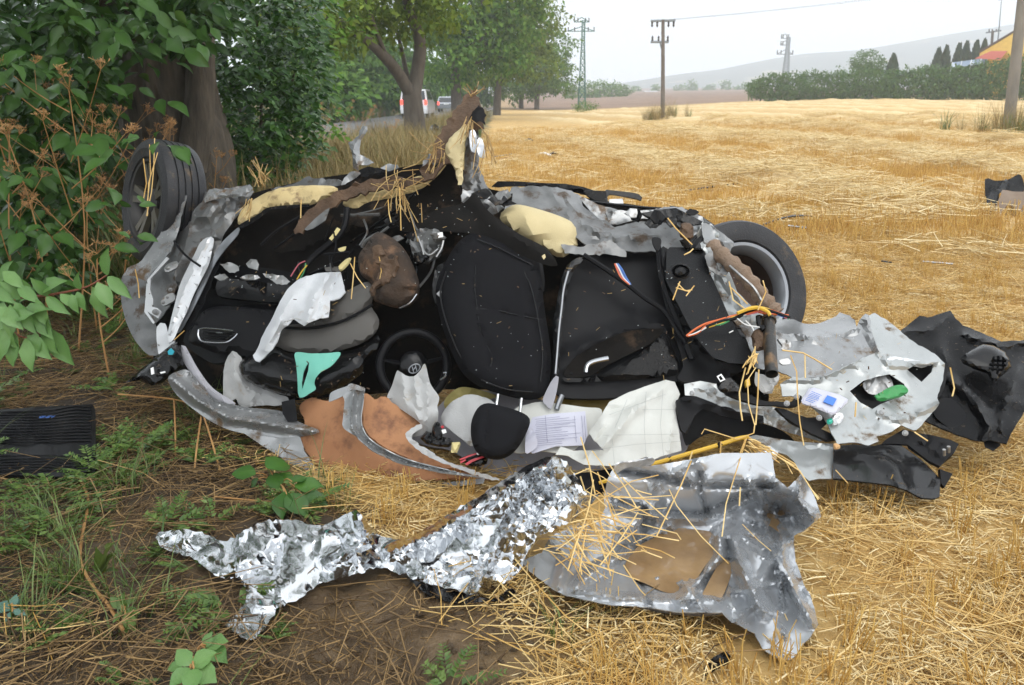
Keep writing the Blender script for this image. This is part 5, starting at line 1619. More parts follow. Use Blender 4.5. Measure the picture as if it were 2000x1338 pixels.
hr = panel('headrest', FAB, [(300, 1245), (318, 1190), (345, 1155), (385, 1143), (440, 1155), (520, 1178), (575, 1205), (588, 1240), (560, 1310), (520, 1372), (480, 1405), (430, 1420), (370, 1410), (325, 1380), (302, 1320)], car, Z3, off=-.26, bulge=.06, edge=26, thick=.07, res=8, folds=[([(395, 1150), (375, 1250), (380, 1400)], 3, -.012)])
for a, b_ in (((432, 1100), (422, 1165)), ((546, 1120), (538, 1195))):
    cable('headrest_post', CHR, Z3, [a, b_], .007, -.23, car, 8)
panel('rear_door_trim', BLK, [(790, 500), (850, 432), (960, 415), (1060, 412), (1180, 425), (1240, 445), (1262, 700), (1330, 900), (1335, 1000), (1300, 1040), (1190, 1080), (1090, 1112), (740, 1112), (722, 1000), (750, 720)], car, Z3, off=-.04, ctrl=[(800, 500, .04), (760, 1050, -.02), (1240, 500, .06), (1300, 1000, -.02)], res=13, thick=.02,
      folds=[([(790, 900), (900, 840), (1040, 790), (1220, 770)], 12, .03), ([(1100, 700), (1240, 780), (1300, 960)], 9, .02), ([(780, 1000), (1000, 1020), (1310, 990)], 8, .03)], crum=[(.006, 70)])
panel('armrest_recess', FELT, [(755, 1010), (800, 930), (900, 865), (1040, 800), (1160, 782), (1240, 785), (1180, 850), (1080, 900), (960, 960), (880, 1010)], car, Z3, off=-.075, res=10, crum=[(.004, 20)], rim=.012, thick=.006)
panel('armrest', BLKS, [(745, 1020), (880, 1018), (1000, 970), (1120, 900), (1245, 800), (1280, 860), (1320, 990), (1200, 1020), (1000, 1035), (760, 1040)], car, Z3, off=-.09, res=12, bulge=.02, edge=12, thick=.03)
cable('door_handle', CHR, Z3, [(860, 995), (868, 960), (900, 940), (970, 925)], .011, -.14, car, 8)
panel('window_frame', BLKG, [(830, 430), (855, 435), (800, 500), (770, 600), (745, 760), (728, 1000), (720, 1090), (690, 1095), (700, 900), (700, 760), (720, 640), (735, 560), (770, 470)], car, Z3, off=-.1, res=9, thick=.02, bulge=.012, edge=8)
cable('window_trim', TRIM, Z3, [(775, 500), (752, 590), (742, 680), (730, 780), (722, 880), (712, 1000)], .0055, -.16, car, 8)
cable('window_trim', TRIM, Z3, [(745, 1105), (730, 1140), (718, 1175)], .012, -.12, car, 8)
panel('window_foot', LAV, [(650, 1125), (690, 1040), (715, 1010), (728, 1015), (715, 1100), (690, 1172), (664, 1150)], car, Z3, off=-.13, res=7)
cable('loom', BLK, Z3, [(850, 420), (960, 490), (1060, 560), (1150, 630), (1240, 690), (1300, 780), (1350, 850)], .012, -.11, car, 7)
for k, (mt, d) in enumerate(((BLUW, 0), (BLUW, 8), (WHW, -6), (PNK, -14), (ORW, -18))):
    cable('wire', mt, Z3, [(1012 + d * .6, 462), (1030 + d, 490), (1050 + d, 530), (1078 + d * .3, 565)], .0035, -.14, car, 4)
panel('quarter_trim', BLK, [(1215, 400), (1262, 392), (1255, 540), (1305, 640), (1360, 760), (1425, 858), (1482, 925), (1560, 952), (1640, 965), (1600, 1000), (1470, 1052), (1312, 1030), (1335, 960), (1300, 830), (1255, 690), (1225, 560)], car, Z3, off=-.08, res=11, thick=.02, crum=[(.006, 40)], folds=[([(1230, 420), (1290, 660), (1420, 880), (1560, 990)], 8, .03)])
panel('parcel_shelf', BLKP, [(1255, 400), (1270, 382), (1435, 384), (1450, 450), (1462, 500), (1500, 580), (1560, 720), (1640, 850), (1662, 905), (1640, 950), (1560, 948), (1480, 920), (1420, 850), (1360, 760), (1300, 640), (1250, 540)], car, Z3, off=-.16, ctrl=[(1300, 400, .06), (1280, 560, 0), (1620, 930, -.04), (1500, 600, .02)], res=11, thick=.03, smooth=False)
m_ = MB(); sp_ = P3(Z3, (1322, 500), -.19)
Mq = Matrix.Translation(sp_) @ Vector((-.1, -.95, .25)).normalized().to_track_quat('Z', 'Y').to_matrix().to_4x4() @ Matrix.Diagonal((1.15, .85, 1, 1))
m_.lathe([(.042, .0), (.044, .008), (.034, .01), (.028, .0), (.02, .012), (.0, .016)], Mq, 24); m_.build('shelf_socket', BLKG, car)
cable('belt_strap', BLK, Z3, [(1205, 340), (1215, 400), (1225, 500), (1260, 620), (1330, 800), (1380, 930)], .014, -.1, car, 5)
panel('strap_anchor', BLK, [(1185, 335), (1225, 340), (1228, 365), (1215, 400), (1195, 380)], car, Z3, off=-.12, res=5, thick=.012)

# colourful loom across the shelf
loomc = [(1360, 825), (1400, 790), (1450, 765), (1520, 745), (1590, 720), (1660, 700), (1740, 695), (1850, 722)]
for k, (mt, r_) in enumerate(((ORW, .005), (ORW, .004), (WHW, .004), (YEL, .0045), (GRW, .0045), (PNK, .004), (BLK, .008), (BLUW, .003))):
    pts = [(x + R.uniform(-10, 10), y + R.uniform(-11, 11) - (12 if k == 3 and 1650 < x < 1800 else 0)) for x, y in loomc[(0 if k < 3 else 2):]]
    cable('wire', mt, Z3, pts, r_, -.26, car, 5)
cable('wire', YEL, Z3, [(1600, 705), (1650, 685), (1700, 678), (1745, 695), (1760, 715)], .008, -.28, car, 6)
for pts in ([(1640, 740), (1670, 770), (1680, 790)], [(1600, 730), (1640, 760), (1690, 770), (1750, 780)], [(1560, 800), (1580, 790)]):
    cable('wire', WHW, Z3, pts, .003, -.27, car, 4)

# ---------- rear quarter laid open on the right
panel('wheel_house', PALEM, [(1440, 440), (1470, 420), (1520, 430), (1560, 500), (1600, 600), (1680, 680), (1740, 720), (1700, 760), (1600, 760), (1560, 720), (1500, 590), (1455, 500)], car, Z3, off=-.09, ctrl=[(1450, 450, 0), (1500, 560, .02), (1700, 740, -.06), (1560, 500, .06)], crum=[(.012, 40), (.012, 16, 1)], folds=[([(1530, 530), (1600, 620), (1660, 720)], 10, .05)], jag=.8, res=8)
panel('wheel_house_flap', GREYU, [(1440, 420), (1480, 400), (1540, 430), (1565, 470), (1550, 520), (1500, 520), (1470, 490), (1450, 460)], car, Z3, off=-.15, crum=[(.015, 22, 1)], jag=1.6, res=6)
slq = .0
panel('quarter_trough', SILVM, [(590, 190), (650, 170), (740, 180), (800, 185), (860, 182), (930, 205), (1000, 205), (1060, 180), (1100, 150), (1150, 165), (1172, 190), (1185, 225), (1200, 180), (1225, 158), (1250, 170), (1260, 250), (1290, 340), (1210, 375), (1120, 420), (1040, 460), (960, 470), (880, 470), (800, 440), (690, 420), (640, 260)],
      car, Z4, off=-.12, slope=.03, ctrl=[(640, 200, .05), (860, 190, .16), (1100, 160, .2), (1230, 170, .12), (1000, 260, .06), (960, 300, 0), (960, 460, -.05), (700, 400, -.02), (1280, 340, .0)], crum=[(.015, 60), (.01, 22, 1)],
      folds=[([(800, 250), (900, 260), (1000, 280), (1090, 255), (1180, 235)], 6, .04), ([(1230, 180), (1250, 260), (1300, 350)], 7, .04)], jag=1.2, res=8)
panel('quarter_panel', PALEM, [(1240, 165), (1270, 155), (1320, 180), (1380, 225), (1440, 280), (1500, 318), (1565, 352), (1612, 400), (1605, 480), (1575, 570), (1590, 592), (1540, 655), (1475, 728), (1440, 720), (1400, 700), (1340, 740), (1282, 755), (1290, 780), (1240, 802), (1180, 785), (1090, 792), (1060, 740), (1020, 660), (960, 610), (900, 560), (820, 560), (810, 500), (870, 465), (960, 470), (1040, 460), (1120, 420), (1210, 375), (1290, 340), (1255, 260)],
      car, Z4, off=-.2, slope=.02, ctrl=[(1260, 170, .18), (1440, 290, .1), (1605, 410, .06), (1290, 345, .06), (1100, 430, .0), (1280, 500, .02), (1580, 585, .0), (1460, 725, -.04), (1240, 795, -.06), (900, 520, -.02), (1020, 660, -.04)], crum=[(.015, 70), (.006, 26, 1)],
      folds=[([(1290, 345), (1330, 400), (1440, 410), (1560, 395)], 5, .035), ([(820, 480), (1000, 475), (1200, 380)], 5, .03), ([(1340, 360), (1480, 400), (1610, 400)], 5, .03), ([(1290, 640), (1400, 680), (1590, 592)], 6, .03), ([(1150, 400), (1260, 440)], 5, .02)],
      holes=[[(1150, 535), (1215, 485), (1290, 462), (1345, 452), (1415, 500), (1428, 548), (1300, 598), (1260, 622), (1200, 590)], [(1430, 430), (1480, 400), (1560, 405), (1550, 440), (1500, 490)]], jag=1.0, res=8)
panel('panel_back', BLK, [(1100, 480), (1350, 400), (1600, 380), (1590, 560), (1400, 640), (1200, 640)], car, Z4, off=-.1, slope=.02, res=14)
panel('inner_plate', ALU, [(1215, 495), (1280, 462), (1340, 460), (1360, 520), (1300, 550), (1240, 545)], car, Z4, off=-.14, slope=.02, res=7, crum=[(.01, 14)])
panel('lock_cover', GREENC, [(1268, 560), (1300, 540), (1352, 512), (1408, 505), (1436, 535), (1400, 562), (1340, 578), (1300, 585), (1280, 578)], car, Z4, off=-.24, slope=.02, bulge=.02, edge=10, thick=.02, res=6, crum=[(.004, 12)], folds=[([(1290, 566), (1420, 525)], 3, -.008)])
panel('torn_lip', SILVB, [(1300, 385), (1360, 365), (1440, 375), (1520, 395), (1548, 410), (1500, 418), (1400, 405), (1330, 400)], car, Z4, off=-.17, res=6, crum=[(.008, 16, 1)], jag=.8)
# black liner at the far right
liner = panel('wheel_arch_liner', BLKS, [(1390, 245), (1440, 205), (1490, 168), (1530, 175), (1590, 158), (1640, 140), (1670, 180), (1700, 212), (1760, 235), (1820, 262), (1890, 292), (2000, 285), (2060, 330), (2050, 560), (2000, 640), (1950, 720), (1915, 790), (1840, 775), (1780, 782), (1660, 742), (1560, 700), (1480, 660), (1450, 500), (1420, 380)], car, Z4, off=-.02, slope=.06,
      ctrl=[(1400, 260, .06), (1640, 160, .16), (2040, 320, .1), (1900, 760, -.1), (1560, 560, .02), (1750, 450, 0), (2000, 600, -.05)], crum=[(.015, 60), (.006, 20, 1)],
      folds=[([(1400, 250), (1560, 230), (1640, 170)], 6, .03), ([(1700, 260), (1890, 310), (2000, 300)], 6, .04), ([(1640, 480), (1760, 590), (1830, 700), (1810, 770)], 9, .05), ([(1880, 560), (1990, 600)], 8, .03), ([(1970, 430), (1900, 640), (1880, 720)], 6, .03), ([(1600, 330), (1640, 440)], 6, .02)], jag=1.0, res=9, thick=.006)
panel('liner_recess', BLK, [(1560, 640), (1580, 580), (1640, 570), (1700, 620), (1740, 690), (1760, 770), (1680, 740), (1600, 690)], liner, Z4, off=-.04, slope=.06, res=9, ctrl=[(1600, 600, .0), (1740, 740, -.04)])
panel('liner_box', BLKG, [(1690, 375), (1720, 345), (1800, 305), (1850, 312), (1910, 345), (1935, 380), (1940, 420), (1880, 470), (1850, 500), (1820, 450), (1760, 430), (1700, 400)], liner, Z4, off=-.1, slope=.06, bulge=.05, edge=14, thick=.05, res=7, smooth=False,
      holes=[[(1822, 420), (1850, 365), (1885, 360), (1930, 385), (1900, 430), (1870, 455)]])
for k in range(3):
    cable('grille_bar', BLK, Z4, [(1830, 425 - 20 * k, -.12), (1912, 432 - 22 * k, -.12)], .006, 0, liner, 5)
    cable('grille_bar', BLK, Z4, [(1850 + 25 * k, 365, -.12), (1845 + 25 * k, 455, -.12)], .005, 0, liner, 5)
panel('liner_foot', BLK, [(1800, 775), (1885, 768), (1885, 800), (1850, 828), (1810, 810)], liner, Z4, off=-.2, res=7, thick=.04, smooth=False)
panel('bumper_corner', BLKG, [(1070, 805), (1160, 795), (1270, 802), (1340, 785), (1400, 800), (1450, 835), (1500, 872), (1560, 930), (1592, 965), (1588, 1050), (1560, 1060), (1500, 1056), (1430, 1020), (1350, 992), (1200, 975), (1068, 962)], car, Z4, off=-.3, slope=.0, ctrl=[(1070, 820, .04), (1560, 960, .02), (1500, 1040, -.06), (1080, 960, -.08)],
      crum=[(.006, 50)], folds=[([(1300, 860), (1370, 900), (1400, 1000)], 14, .04), ([(1100, 830), (1270, 850)], 6, .02)], res=9, thick=.006)
panel('bumper_bracket', BLK, [(1310, 790), (1330, 768), (1410, 722), (1480, 738), (1560, 752), (1640, 772), (1682, 792), (1660, 835), (1620, 870), (1590, 902), (1530, 872), (1430, 795)], car, Z4, off=-.2, slope=.02, res=9, thick=.015, crum=[(.008, 30)], smooth=False,
      folds=[([(1420, 740), (1600, 880)], 3, -.015), ([(1470, 750), (1620, 840)], 3, -.012), ([(1520, 752), (1640, 820)], 3, -.012)])
for p in ((1610, 830), (1632, 815)):
    cable('bolt', ALU, Z4, [(p[0], p[1] + 18, -.28), (p[0], p[1] - 10, -.3)], .007, 0, car, 8)
panel('bumper_tail', BLK, [(1590, 915), (1652, 938), (1612, 1005), (1596, 985)], car, Z4, off=-.28, res=7, thick=.02, smooth=False)
panel('sill_lower', PALEM, [(640, 760), (690, 748), (780, 765), (900, 782), (1000, 788), (1070, 792), (1068, 870), (1060, 962), (1000, 962), (950, 972), (905, 935), (880, 880), (840, 845), (760, 820), (690, 800)], car, Z4, off=-.24, ctrl=[(700, 780, .04), (1060, 800, .0), (960, 960, -.08)], crum=[(.012, 40), (.006, 18, 1)], res=8, folds=[([(900, 790), (1060, 800)], 6, .02)])
panel('split_foam', M('torn_foam_edge', (.5, .28, .12), (.62, .42, .2), 9, .8), [(1068, 795), (1082, 788), (1102, 800), (1100, 815), (1075, 820)], car, Z4, off=-.32, res=4, bulge=.01, edge=4)
panel('sill_trim', BLK, [(300, 580), (340, 560), (400, 562), (480, 592), (560, 630), (650, 640), (728, 655), (730, 692), (640, 680), (560, 664), (430, 622), (395, 650), (370, 700), (345, 745), (325, 720), (310, 650)], car, Z4, off=-.22, res=9, thick=.02, crum=[(.006, 30)], folds=[([(340, 575), (480, 605), (700, 670)], 5, .02)])
panel('sill_recess', BLK, [(330, 690), (400, 640), (440, 625), (560, 668), (730, 695), (830, 735), (880, 790), (760, 770), (690, 760), (560, 755), (470, 740), (400, 770), (350, 800)], car, Z4, off=-.05, res=11, crum=[(.01, 30)])
panel('sill_inner', PALEM, [(340, 500), (420, 485), (500, 500), (560, 560), (700, 590), (800, 620), (880, 680), (960, 740), (1060, 775), (1000, 780), (860, 740), (730, 690), (728, 655), (640, 640), (560, 628), (480, 590), (400, 560), (345, 555)], car, Z4, off=-.16, res=9, crum=[(.012, 40)], folds=[([(420, 520), (700, 625), (900, 720)], 6, .02)])
panel('latch_bar', BLK, [(790, 615), (830, 622), (880, 642), (940, 665), (1000, 660), (1040, 650), (1042, 690), (1010, 720), (1060, 742), (1082, 768), (1040, 775), (960, 740), (890, 700), (830, 660)], car, Z4, off=-.27, res=8, thick=.02, crum=[(.006, 20)], smooth=False)
panel('latch_bar', BLK, [(540, 540), (640, 545), (720, 580), (800, 585), (870, 585), (890, 545), (915, 560), (905, 600), (850, 612), (780, 602), (700, 600), (600, 570)], car, Z4, off=-.25, res=8, thick=.02)
for p in ((1000, 665), (842, 595), (380, 545), (890, 562), (1305, 640), (1420, 740)):
    q = P3(Z4, p, -.3)
    m_ = MB(); m_.lathe([(0, .008), (.006, .008), (.008, .003), (.012, .002), (.012, -.01)], Matrix.Translation(q) @ (Vector((0, 0, CZ)) - q).to_track_quat('Z', 'Y').to_matrix().to_4x4(), 12); m_.build('bolt', ALU, car)
buck = panel('belt_buckle', BLKG, [(498, 505), (520, 470), (560, 460), (600, 500), (620, 540), (560, 545), (520, 540)], car, Z4, off=-.27, bulge=.02, edge=8, thick=.03, res=6)
panel('buckle_slot', WHT, [(500, 462), (522, 450), (542, 478), (518, 490)], buck, Z4, off=-.3, res=4, smooth=False, holes=[[(508, 465), (520, 458), (532, 476), (518, 483)]])
# damper standing in the quarter
m_ = MB()
d0, d1 = P3(Z4, (752, 195), -.24), P3(Z4, (768, 452), -.34)
q = (d0 - d1).normalized().to_track_quat('Z', 'Y').to_matrix().to_4x4()
m_.lathe([(.026, 0), (.027, (d0 - d1).length), (.034, (d0 - d1).length), (.034, (d0 - d1).length + .012), (.024, (d0 - d1).length + .012), (.022, (d0 - d1).length - .03), (0, (d0 - d1).length - .03)], Matrix.Translation(d1) @ q, 22)
m_.build('damper', M('muddy_black', (.012, .011, .010), (.02, .018, .015), 6, .35, dirt=((.17, .10, .045), 12, .5, .62), bump=.3), car)
cable('damper_lug', BLKG, Z4, [(706, 170, -.25), (712, 215, -.26), (735, 235, -.27)], .014, 0, car, 8)
panel('damper_foot', CLG, [(690, 440), (740, 460), (790, 440), (806, 470), (770, 520), (740, 545), (700, 520), (685, 480)], car, Z4, off=-.26, crum=[(.02, 14, 1)], jag=1.6, res=6, thick=.02)
panel('mud_clod', MUDFELT, [(672, 255), (710, 230), (740, 260), (735, 330), (700, 340), (675, 310)], car, Z4, off=-.25, bulge=.03, edge=10, thick=.03, crum=[(.01, 10)], jag=1, res=6)
panel('yellow_plug', YEL, [(640, 480), (660, 472), (664, 505), (644, 512)], car, Z4, off=-.29, res=5, thick=.02, smooth=False)
panel('spring_clip', ALU, [(800, 280), (850, 285), (865, 310), (850, 330), (815, 330), (820, 310)], car, Z4, off=-.22, res=5, thick=.01, crum=[(.006, 10)])
panel('spring_clip', ALU, [(805, 385), (850, 375), (860, 400), (820, 405)], car, Z4, off=-.24, res=5, thick=.01)
cable('yellow_pipe', YEL, Z4, [(180, 893, -.34), (330, 850, -.36), (500, 800, -.36), (600, 768, -.36), (655, 758, -.36)], .009, 0, car, 8)
cable('pipe_clip', BLK, Z4, [(505, 790, -.36), (520, 805, -.36)], .0125, 0, car, 8)
cable('pipe_clip', BLK, Z4, [(268, 860, -.35), (276, 876, -.35)], .0125, 0, car, 8)
cable('yellow_pipe', YEL, Z5, [(800, 358, -.24), (845, 345, -.24)], .008, 0, car, 6)
panel('torn_rail', SILV, [(610, 850), (680, 860), (700, 830), (760, 800), (800, 830), (790, 870), (720, 900), (650, 920)], car, Z4, off=-.36, crum=[(.015, 20, 1)], jag=1.2, res=6)

# ---------- clutter of the torn interior
def bits(name, mat, n, boxes, L0, L1, r, off, label):
    m_ = MB()
    for _ in range(n):
        x0, x1, y0, y1 = R.choice(boxes)
        x, y, a, L_ = R.uniform(x0, x1), R.uniform(y0, y1), R.uniform(0, 6.28), R.uniform(L0, L1)
        o_ = off + R.uniform(-.03, .03)
        m_.tube([P3((0, 0, 1), (x, y), o_), P3((0, 0, 1), (x + L_ * math.cos(a), y + L_ * math.sin(a)), o_ - .01)], r * R.uniform(.6, 1.3), 4)
    o_ = m_.build(name, mat, car)
    return tag(o_, label, None, None, 'stuff')
INB = [(430, 700, 520, 640), (860, 1050, 480, 760), (1110, 1320, 520, 740), (1340, 1440, 520, 700), (780, 960, 380, 470), (1560, 1800, 640, 820), (540, 720, 690, 760)]
bits('straw_bits', M('straw_bit', (.42, .28, .1), rough=.6), 70, INB, 3, 12, .0009, -.25, 'short bits of straw stuck to the black interior')
bits('glass_crumbs', M('glass_crumb', (.6, .65, .65), rough=.08, spec=.9), 120, INB + [(420, 720, 520, 560), (780, 900, 430, 560)], .8, 2.0, .0014, -.24, 'crumbs of broken glass')
bits('mud_specks', MUDFELT, 90, INB, 1.5, 6, .0025, -.27, 'specks of mud')
for k in range(34):
    x, y = R.choice(((R.uniform(700, 880), R.uniform(390, 600)), (R.uniform(740, 850), R.uniform(420, 560)), (R.uniform(560, 760), R.uniform(420, 520))))
    a = R.gauss(2.2, .6); L_ = R.uniform(30, 110)
    cable('cable', R.choice((BLKG, BLK, BLK, GREYU)), (0, 0, 1), [(x, y), (x + L_ * .5 * math.cos(a) + R.uniform(-12, 12), y + L_ * .5 * math.sin(a)), (x + L_ * math.cos(a), y + L_ * math.sin(a))], R.uniform(.003, .008), R.uniform(-.1, .04), car, 5)
for k in range(26):
    x, y = R.choice(((R.uniform(760, 880), R.uniform(400, 560)), (R.uniform(430, 700), R.uniform(515, 560)), (R.uniform(1440, 1520), R.uniform(560, 800)), (R.uniform(940, 1010), R.uniform(370, 420)), (R.uniform(1180, 1400), R.uniform(405, 440))))
    w_, h_ = R.uniform(8, 22), R.uniform(5, 14)
    panel('broken_piece', R.choice((BLKG, BLK, GREYU, BLKS, ALU)), [(x + w_ * R.uniform(.6, 1.2) * math.cos(t), y + h_ * R.uniform(.6, 1.2) * math.sin(t)) for t in (0, 1.1, 2.0, 3.2, 4.3, 5.3)], car, off=R.uniform(-.12, -.02), res=5, smooth=False, crum=[(.01, 10, 1)], thick=.008)

panel('torn_bracket', SILVM, [(330, 170), (420, 190), (520, 260), (640, 350), (610, 430), (540, 390), (470, 330), (440, 400), (380, 380), (350, 300)], car, ZD, off=-.1, crum=[(.03, 20, 1)], jag=1.4, res=5)
panel('torn_bracket', GREYU, [(440, 330), (560, 350), (640, 360), (600, 450), (560, 480), (480, 420)], car, ZD, off=-.13, crum=[(.03, 18, 1)], jag=1.6, res=5)
panel('torn_bracket', PALEM, [(340, 400), (420, 390), (500, 480), (600, 520), (610, 600), (540, 640), (480, 560), (400, 480)], car, ZD, off=-.15, crum=[(.025, 22, 1)], jag=1.4, res=5)
# ============================================================ loose things on and around the wreck
FOIL = M('rescue_foil', (.62, .635, .65), rough=.1, metal=1.0, bump=.05, bscale=45, dirt=((.45, .33, .18), 7, .66, .72))
WATER = M('muddy_water', (.20, .12, .055), (.33, .215, .105), 7, .04, spec=.7, bump=.03, bscale=30)
RUBM = M('black_ribbed_rubber', (.004, .004, .005), (.008, .008, .009), 6, .42, spec=.18, dirt=((.07, .055, .03), 30, .66, .72))
SHEET = M('white_coated_cloth', (.50, .50, .46), (.56, .56, .52), 3, .6, bump=.15, bscale=60, dirt=((.42, .36, .24), 4, .62, .78))

# curtain airbag hanging from the dashboard: still fixed to the car
panel('curtain_airbag', CLW, [(745, 1385), (735, 1360), (760, 1320), (775, 1280), (800, 1230), (830, 1180), (860, 1110), (900, 1040), (960, 985), (1050, 960), (1110, 952), (1160, 952), (1172, 990), (1186, 1050), (1160, 1082), (1112, 1092), (1112, 1130), (1104, 1172), (1060, 1180), (1010, 1200), (985, 1218), (960, 1200), (930, 1182), (905, 1215), (880, 1232), (850, 1290), (830, 1330), (800, 1360), (765, 1392)],
      car, Z1, off=-.2, ctrl=[(1100, 960, .08), (900, 1050, .0), (760, 1380, -.02), (1050, 1150, -.06), (1180, 1050, .02)], crum=[(.012, 50), (.008, 22, 1)],
      folds=[([(1110, 960), (1040, 1060), (1000, 1190)], 9, .05), ([(1140, 960), (1110, 1080)], 4, -.03), ([(1000, 980), (890, 1130), (800, 1330)], 9, .04), ([(940, 1170), (860, 1250), (780, 1370)], 5, -.025), ([(1080, 1010), (1075, 1170)], 6, .02)], jag=.9, res=7, thick=.006)
cable('airbag_stitching', CLG, Z1, [(900, 1195), (950, 1180), (1000, 1200), (1060, 1175), (1104, 1150)], .003, -.27, car, 4)
panel('side_airbag', CLG, [(595, 480), (590, 350), (602, 260), (625, 225), (640, 205), (662, 230), (682, 252), (668, 300), (690, 345), (760, 390), (870, 428), (905, 440), (900, 475), (780, 480), (680, 485), (650, 445), (625, 470)], car, Z2, off=-.02, crum=[(.015, 40), (.015, 18, 1)], folds=[([(640, 215), (645, 330), (700, 400), (860, 450)], 8, .03)], jag=.8, res=7)

mint = panel('mint_strip', MINT, [(942, 222), (1020, 226), (1100, 224), (1162, 221), (1140, 262), (1110, 292), (1065, 318), (1038, 352), (1034, 378), (1041, 400), (1005, 425), (985, 438), (962, 441), (955, 420), (952, 350), (946, 280)], None, Z2, off=-.235, ctrl=[(960, 430, .03), (1150, 222, -.0), (1000, 300, -.01), (942, 222, 0)],
             holes=[[(1010, 265), (1005, 310), (992, 350), (975, 405), (972, 370), (980, 320), (995, 285)]], crum=[(.006, 30)], res=6, tags=('mint green cloth strip with a slit, draped over the black dashboard bulge', 'cloth'), thick=.004)

sheet_o = panel('white_sheet', SHEET, [(1180, 880), (1160, 860), (1150, 845), (1175, 810), (1190, 785), (1230, 765), (1280, 748), (1300, 742), (1318, 746), (1328, 770), (1318, 800), (1326, 840), (1331, 880), (1290, 892), (1275, 898), (1262, 892), (1230, 905), (1190, 910), (1140, 908), (1110, 890), (1085, 888), (1095, 872), (1120, 880)], None, off=-.2,
                ctrl=[(1300, 745, .06), (1330, 880, -.02), (1180, 800, -.02), (1110, 890, -.04), (1250, 830, -.06)], crum=[(.012, 70), (.008, 26, 1)], folds=[([(1305, 750), (1240, 800), (1170, 880)], 10, .03), ([(1180, 820), (1140, 890)], 6, .03), ([(1318, 760), (1310, 880)], 4, .015), ([(1240, 790), (1190, 800)], 5, -.02)],
                res=8, jag=.5, smooth=False, thick=.003, tags=('large white coated sheet with a faint grid draped over the roof lining', 'sheet'))
LINE = M('faint_grey_line', (.36, .37, .36), rough=.7)
def on_panel_lines(name, mat, root, lines, off, r, ctrl):
    c_ = np.array(ctrl, float)
    m_ = MB()
    for ln in lines:
        q = np.array([(a[0] + (b[0] - a[0]) * t, a[1] + (b[1] - a[1]) * t) for a, b in zip(ln[:-1], ln[1:]) for t in np.linspace(0, 1, 8)])
        D = base_y(q[:, 0], q[:, 1]) + off + tps(c_, q)
        m_.tube(at_y(q[:, 0], q[:, 1], D), r, 4)
    o_ = m_.build(name, mat, root)
    return o_
lower = panel('white_sheet', SHEET, [(1005, 800), (1030, 790), (1060, 785), (1140, 795), (1175, 800), (1170, 830), (1150, 850), (1120, 880), (1090, 885), (1050, 880), (1010, 885), (985, 870), (1000, 840)], None, off=-.12, crum=[(.008, 60), (.004, 24)], res=9,
              ctrl=[(1005, 800, .02), (1170, 810, 0), (1050, 882, -.02)], tags=('white coated sheet lying flat under the printed papers beside the headrest', 'sheet'))
side_sheet = panel('white_sheet', CLG, [(868, 800), (890, 780), (920, 770), (960, 782), (965, 800), (940, 830), (925, 870), (905, 860), (880, 840), (862, 822)], None, off=-.12, crum=[(.012, 40), (.01, 18, 1)], res=7, jag=.6, ctrl=[(868, 800, .02), (960, 785, 0), (920, 870, 0)], tags=('crumpled grey-white sheet between the driver airbag and the headrest', 'sheet'))
paper_c = [(1020, 820, .0), (1140, 805, .0), (1100, 875, -.01)]
pap = panel('printed_paper', PAPER, [(1025, 870), (1030, 840), (1040, 815), (1080, 808), (1143, 803), (1148, 850), (1140, 870), (1085, 872), (1040, 886)], None, off=-.165, ctrl=paper_c, crum=[(.006, 40)], res=8, smooth=False, thick=.002, tags=('rain-soaked printed sheet of paper on the white sheet right of the headrest', 'paper'))
lns = []
for k in range(15):
    y0 = 815 + k * 3.7
    lns.append([(1046 + R.uniform(-2, 2), y0 + 4), (1046 + R.uniform(40, 92), y0 + R.uniform(-3, -1))])
for x in (1065, 1122, 1136, 1141): lns.append([(x, 812), (x + 4, 864)])
tag(on_panel_lines('print', INK, pap, lns, -.176, .0007, paper_c), kind='stuff')
panel('folded_paper', PAPER, [(1028, 845), (1036, 835), (1045, 848), (1050, 868), (1040, 880), (1026, 884)], None, off=-.19, crum=[(.012, 14, 1)], res=5, jag=.6, tags=('small crumpled paper corner between the headrest and the printed sheet', 'paper'), thick=.002)
for nm, o_, gr, of, ct_ in (('grid_line', sheet_o, [[(1178, 850), (1325, 848)], [(1150, 880), (1240, 868), (1328, 862)], [(1200, 905), (1195, 850), (1225, 780)], [(1262, 892), (1258, 830), (1262, 765)], [(1296, 890), (1290, 830), (1295, 760)], [(1190, 810), (1300, 770)], [(1240, 800), (1320, 800)]], -.262,
                              [(1300, 745, .06), (1330, 880, -.02), (1180, 800, -.02), (1110, 890, -.04), (1250, 830, -.06)]),):
    for ln in gr: on_panel_lines(nm, LINE, o_, [ln], of + .035, .0007, ct_)

# camera-like black gadget, red black box, sponge block
gad = thing('black_gadget', P3(Z2, (1620, 650), -.16), 'small black gadget with a glossy grip lying below the grey driver airbag', 'gadget')
panel('body', BLKG, [(1550, 640), (1580, 605), (1610, 612), (1650, 630), (1700, 640), (1715, 665), (1690, 685), (1640, 682), (1580, 668)], gad, Z2, off=-.16, bulge=.03, edge=8, thick=.04, res=5, crum=[(.01, 8, 1)], smooth=False)
panel('grip', BLKG, [(1610, 620), (1615, 575), (1635, 558), (1655, 580), (1660, 630), (1640, 650)], gad, Z2, off=-.19, bulge=.02, edge=6, thick=.03, res=5)
panel('button', REDP, [(1652, 582), (1664, 576), (1668, 588), (1656, 592)], gad, Z2, off=-.22, res=4, smooth=False)
panel('label_patch', WHT, [(1655, 600), (1675, 595), (1680, 612), (1662, 618)], gad, Z2, off=-.215, res=4, smooth=False)
panel('sponge_block', CREAM, [(1706, 660), (1746, 658), (1748, 670), (1732, 712), (1702, 710)], None, Z2, off=-.2, res=6, bulge=.012, edge=5, thick=.03, smooth=False, tags=('small cream sponge block in front of the headrest', 'sponge'))
